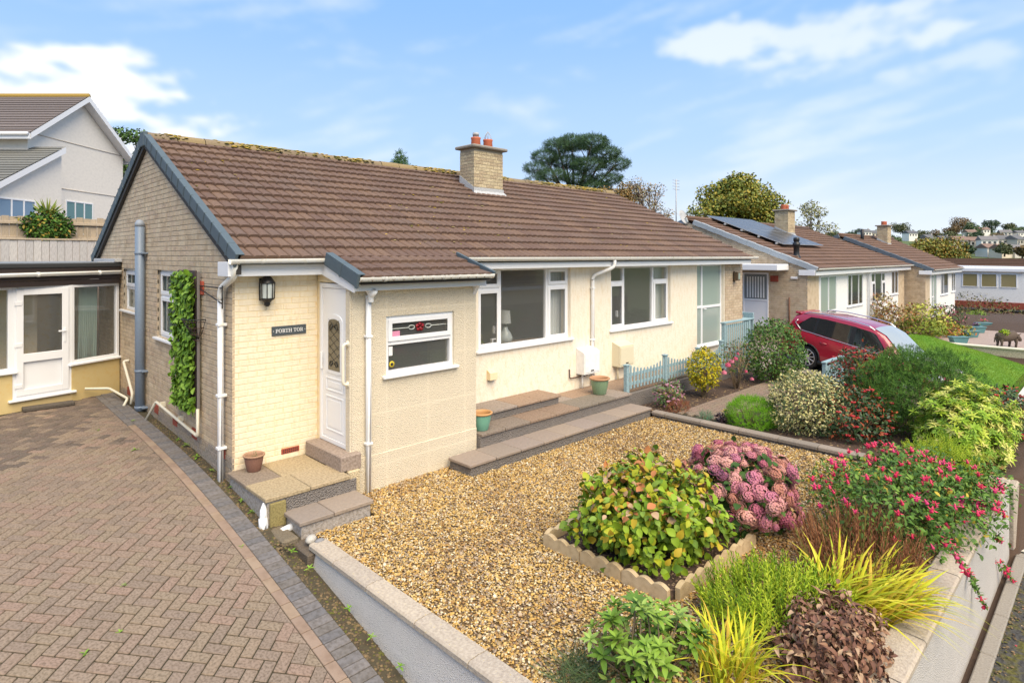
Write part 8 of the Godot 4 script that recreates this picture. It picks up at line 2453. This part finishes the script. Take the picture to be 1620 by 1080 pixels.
	var lab := ["orange flowers", "low green leaves", "mauve flowers", "red flowers"]
	var lf := leaf_mesh(0.6, 0.15, 0.2, 0.9)
	for k in 4:
		var c := on_y(px[k][0], px[k][1], -0.355)
		var t := thing("blue_trough", "blue glazed trough planted with %s on the gravel terrace" % lab[k], "planter", c, "troughs on the gravel terrace")
		var m := MB.new()
		m.prism([Vector2(-0.22, 0), Vector2(0.22, 0), Vector2(0.31, 0.23), Vector2(-0.31, 0.23)], c - FWD * 0.14, RGT, Vector3.UP, FWD * 0.28)
		part(t, "trough", m.done(), blue)
		part(t, "rim", slabmesh(Vector3(-0.335, 0.23, -0.165), Vector3(0.335, 0.265, 0.165), 0.01), blue, Transform3D(Basis(RGT, Vector3.UP, -FWD), c))
		bush(t, "flower", c + Vector3(0, 0.30, 0), Vector3(0.30, 0.14, 0.16), 160, lf, Vector2(0.05, 0.09), flw[k], 20, {"inner": 0.2})
	# boar shaped planter
	var bo := thing("bull_planter", "bull shaped wicker planter filled with yellow green plants on gravel", "planter", on_y(1592, 549, -0.355))
	var c2 := bo.position
	var hide := mat(L(0.13, 0.095, 0.07), 0.9, T.grain, 3.0)
	var A := func(u: float, y: float, v := 0.0) -> Vector3: return c2 + (RGT * u + Vector3(0, y, 0) + FWD * v) * 0.76
	var bm := MB.new(true)
	bm.tube([A.call(-0.42, 0.50), A.call(-0.38, 0.52), A.call(-0.1, 0.48), A.call(0.2, 0.53), A.call(0.36, 0.58), A.call(0.45, 0.52)], [0.09, 0.15, 0.16, 0.19, 0.18, 0.11], 12)
	bm.tube([A.call(0.40, 0.56), A.call(0.55, 0.48), A.call(0.68, 0.36), A.call(0.72, 0.31)], [0.13, 0.105, 0.07, 0.045], 10)
	part(bo, "body", bm.done(), hide)
	for q in [[-0.34, 0.10], [-0.30, -0.10], [0.26, 0.12], [0.40, -0.10]]:
		part(bo, "leg", tubemesh([A.call(q[0], 0.42, q[1]), A.call(q[0] + 0.03, 0.2, q[1]), A.call(q[0], 0.0, q[1])], [0.07, 0.04, 0.035], 8), hide)
	for sg in [-1.0, 1.0]:
		part(bo, "horn", tubemesh([A.call(0.52, 0.58, 0.06 * sg), A.call(0.56, 0.64, 0.14 * sg), A.call(0.64, 0.69, 0.14 * sg)], [0.025, 0.018, 0.006], 6), hide)
	part(bo, "tail", tubemesh([A.call(-0.42, 0.58), A.call(-0.54, 0.48), A.call(-0.55, 0.25)], [0.02, 0.015, 0.02], 6), hide)
	bush(bo, "leaf", A.call(-0.08, 0.70), Vector3(0.26, 0.10, 0.14), 200, lf, Vector2(0.05, 0.09), greens("lime", [], 0.5), 20, {"inner": 0.2})
	# shrubs along the neighbours' fronts
	var small := leaf_mesh(0.5, 0.15, 0.15, 0.9)
	var S := [
		["gold_privet", "large yellow green rounded shrub beside the white bungalow drive", 1464, 506, 25.5, 0.8, 0.8, [L(0.46, 0.46, 0.08), L(0.54, 0.52, 0.13), L(0.30, 0.34, 0.05)]],
		["green_privet", "mid green shrub at the foot of the yellow rounded one", 1455, 520, 24.9, 0.9, 0.5, [L(0.20, 0.25, 0.03), L(0.13, 0.19, 0.025)]],
		["autumn_spiraea", "orange leaved shrub beside the white bungalow wall", 1420, 505, 25.3, 0.9, 0.6, [L(0.32, 0.13, 0.05), L(0.24, 0.18, 0.06), L(0.20, 0.16, 0.06)]],
		["pale_grass_clump", "pale feathery grass clump beside the white bungalow windows", 1390, 492, 26.2, 0.7, 0.8, [L(0.38, 0.32, 0.16), L(0.28, 0.24, 0.10), L(0.35, 0.20, 0.14)]],
		["dark_hydrangea", "dark green shrub with a pink bloom before the tan brick return", 1497, 503, 27.5, 0.7, 0.6, [L(0.04, 0.08, 0.025), L(0.06, 0.11, 0.03), L(0.30, 0.10, 0.12)]],
		["edging_flowers", "low yellow and red edging plants along the neighbour kerb", 1500, 524, 25.5, 0.9, 0.35, [L(0.32, 0.30, 0.03), L(0.36, 0.14, 0.05), L(0.16, 0.22, 0.03)]],
		["brown_heather", "brown heather mass before the white sun lounge", 1560, 495, 36, 1.6, 0.9, [L(0.16, 0.08, 0.05), L(0.12, 0.09, 0.04), L(0.10, 0.12, 0.03)]],
		["wild_shrubbery", "olive green scrub before the white sun lounge", 1540, 484, 40, 2.2, 0.9, [L(0.12, 0.13, 0.035), L(0.16, 0.15, 0.05), L(0.09, 0.11, 0.03)]],
		["dark_scrub", "dark green scrub at the end of the white sun lounge", 1605, 487, 40, 1.8, 1.1, [L(0.05, 0.085, 0.025), L(0.10, 0.12, 0.04), L(0.14, 0.10, 0.04)]],
		["lime_tuft", "small lime green shrub on the terrace edge", 1545, 508, 33, 0.7, 0.6, [L(0.17, 0.27, 0.03), L(0.12, 0.21, 0.03)]],
		["dry_grass_tuft", "dry straw coloured tuft along the terrace kerb", 1585, 512, 33, 1.2, 0.35, [L(0.40, 0.33, 0.15), L(0.24, 0.24, 0.08)]],
	]
	for s in S:
		var c := at_depth(s[2], s[3], s[4])
		var fl: float = c.y - s[6] * 0.9
		shrub(s[0], s[1], c, Vector3(s[5], s[6], s[5]), 900, small, Vector2(0.08, 0.15), greens(s[0], s[7], 0.55), 10, {"floor": fl, "low": -1.0, "lumpy": 0.3, "seed": s[2] * 0.01})
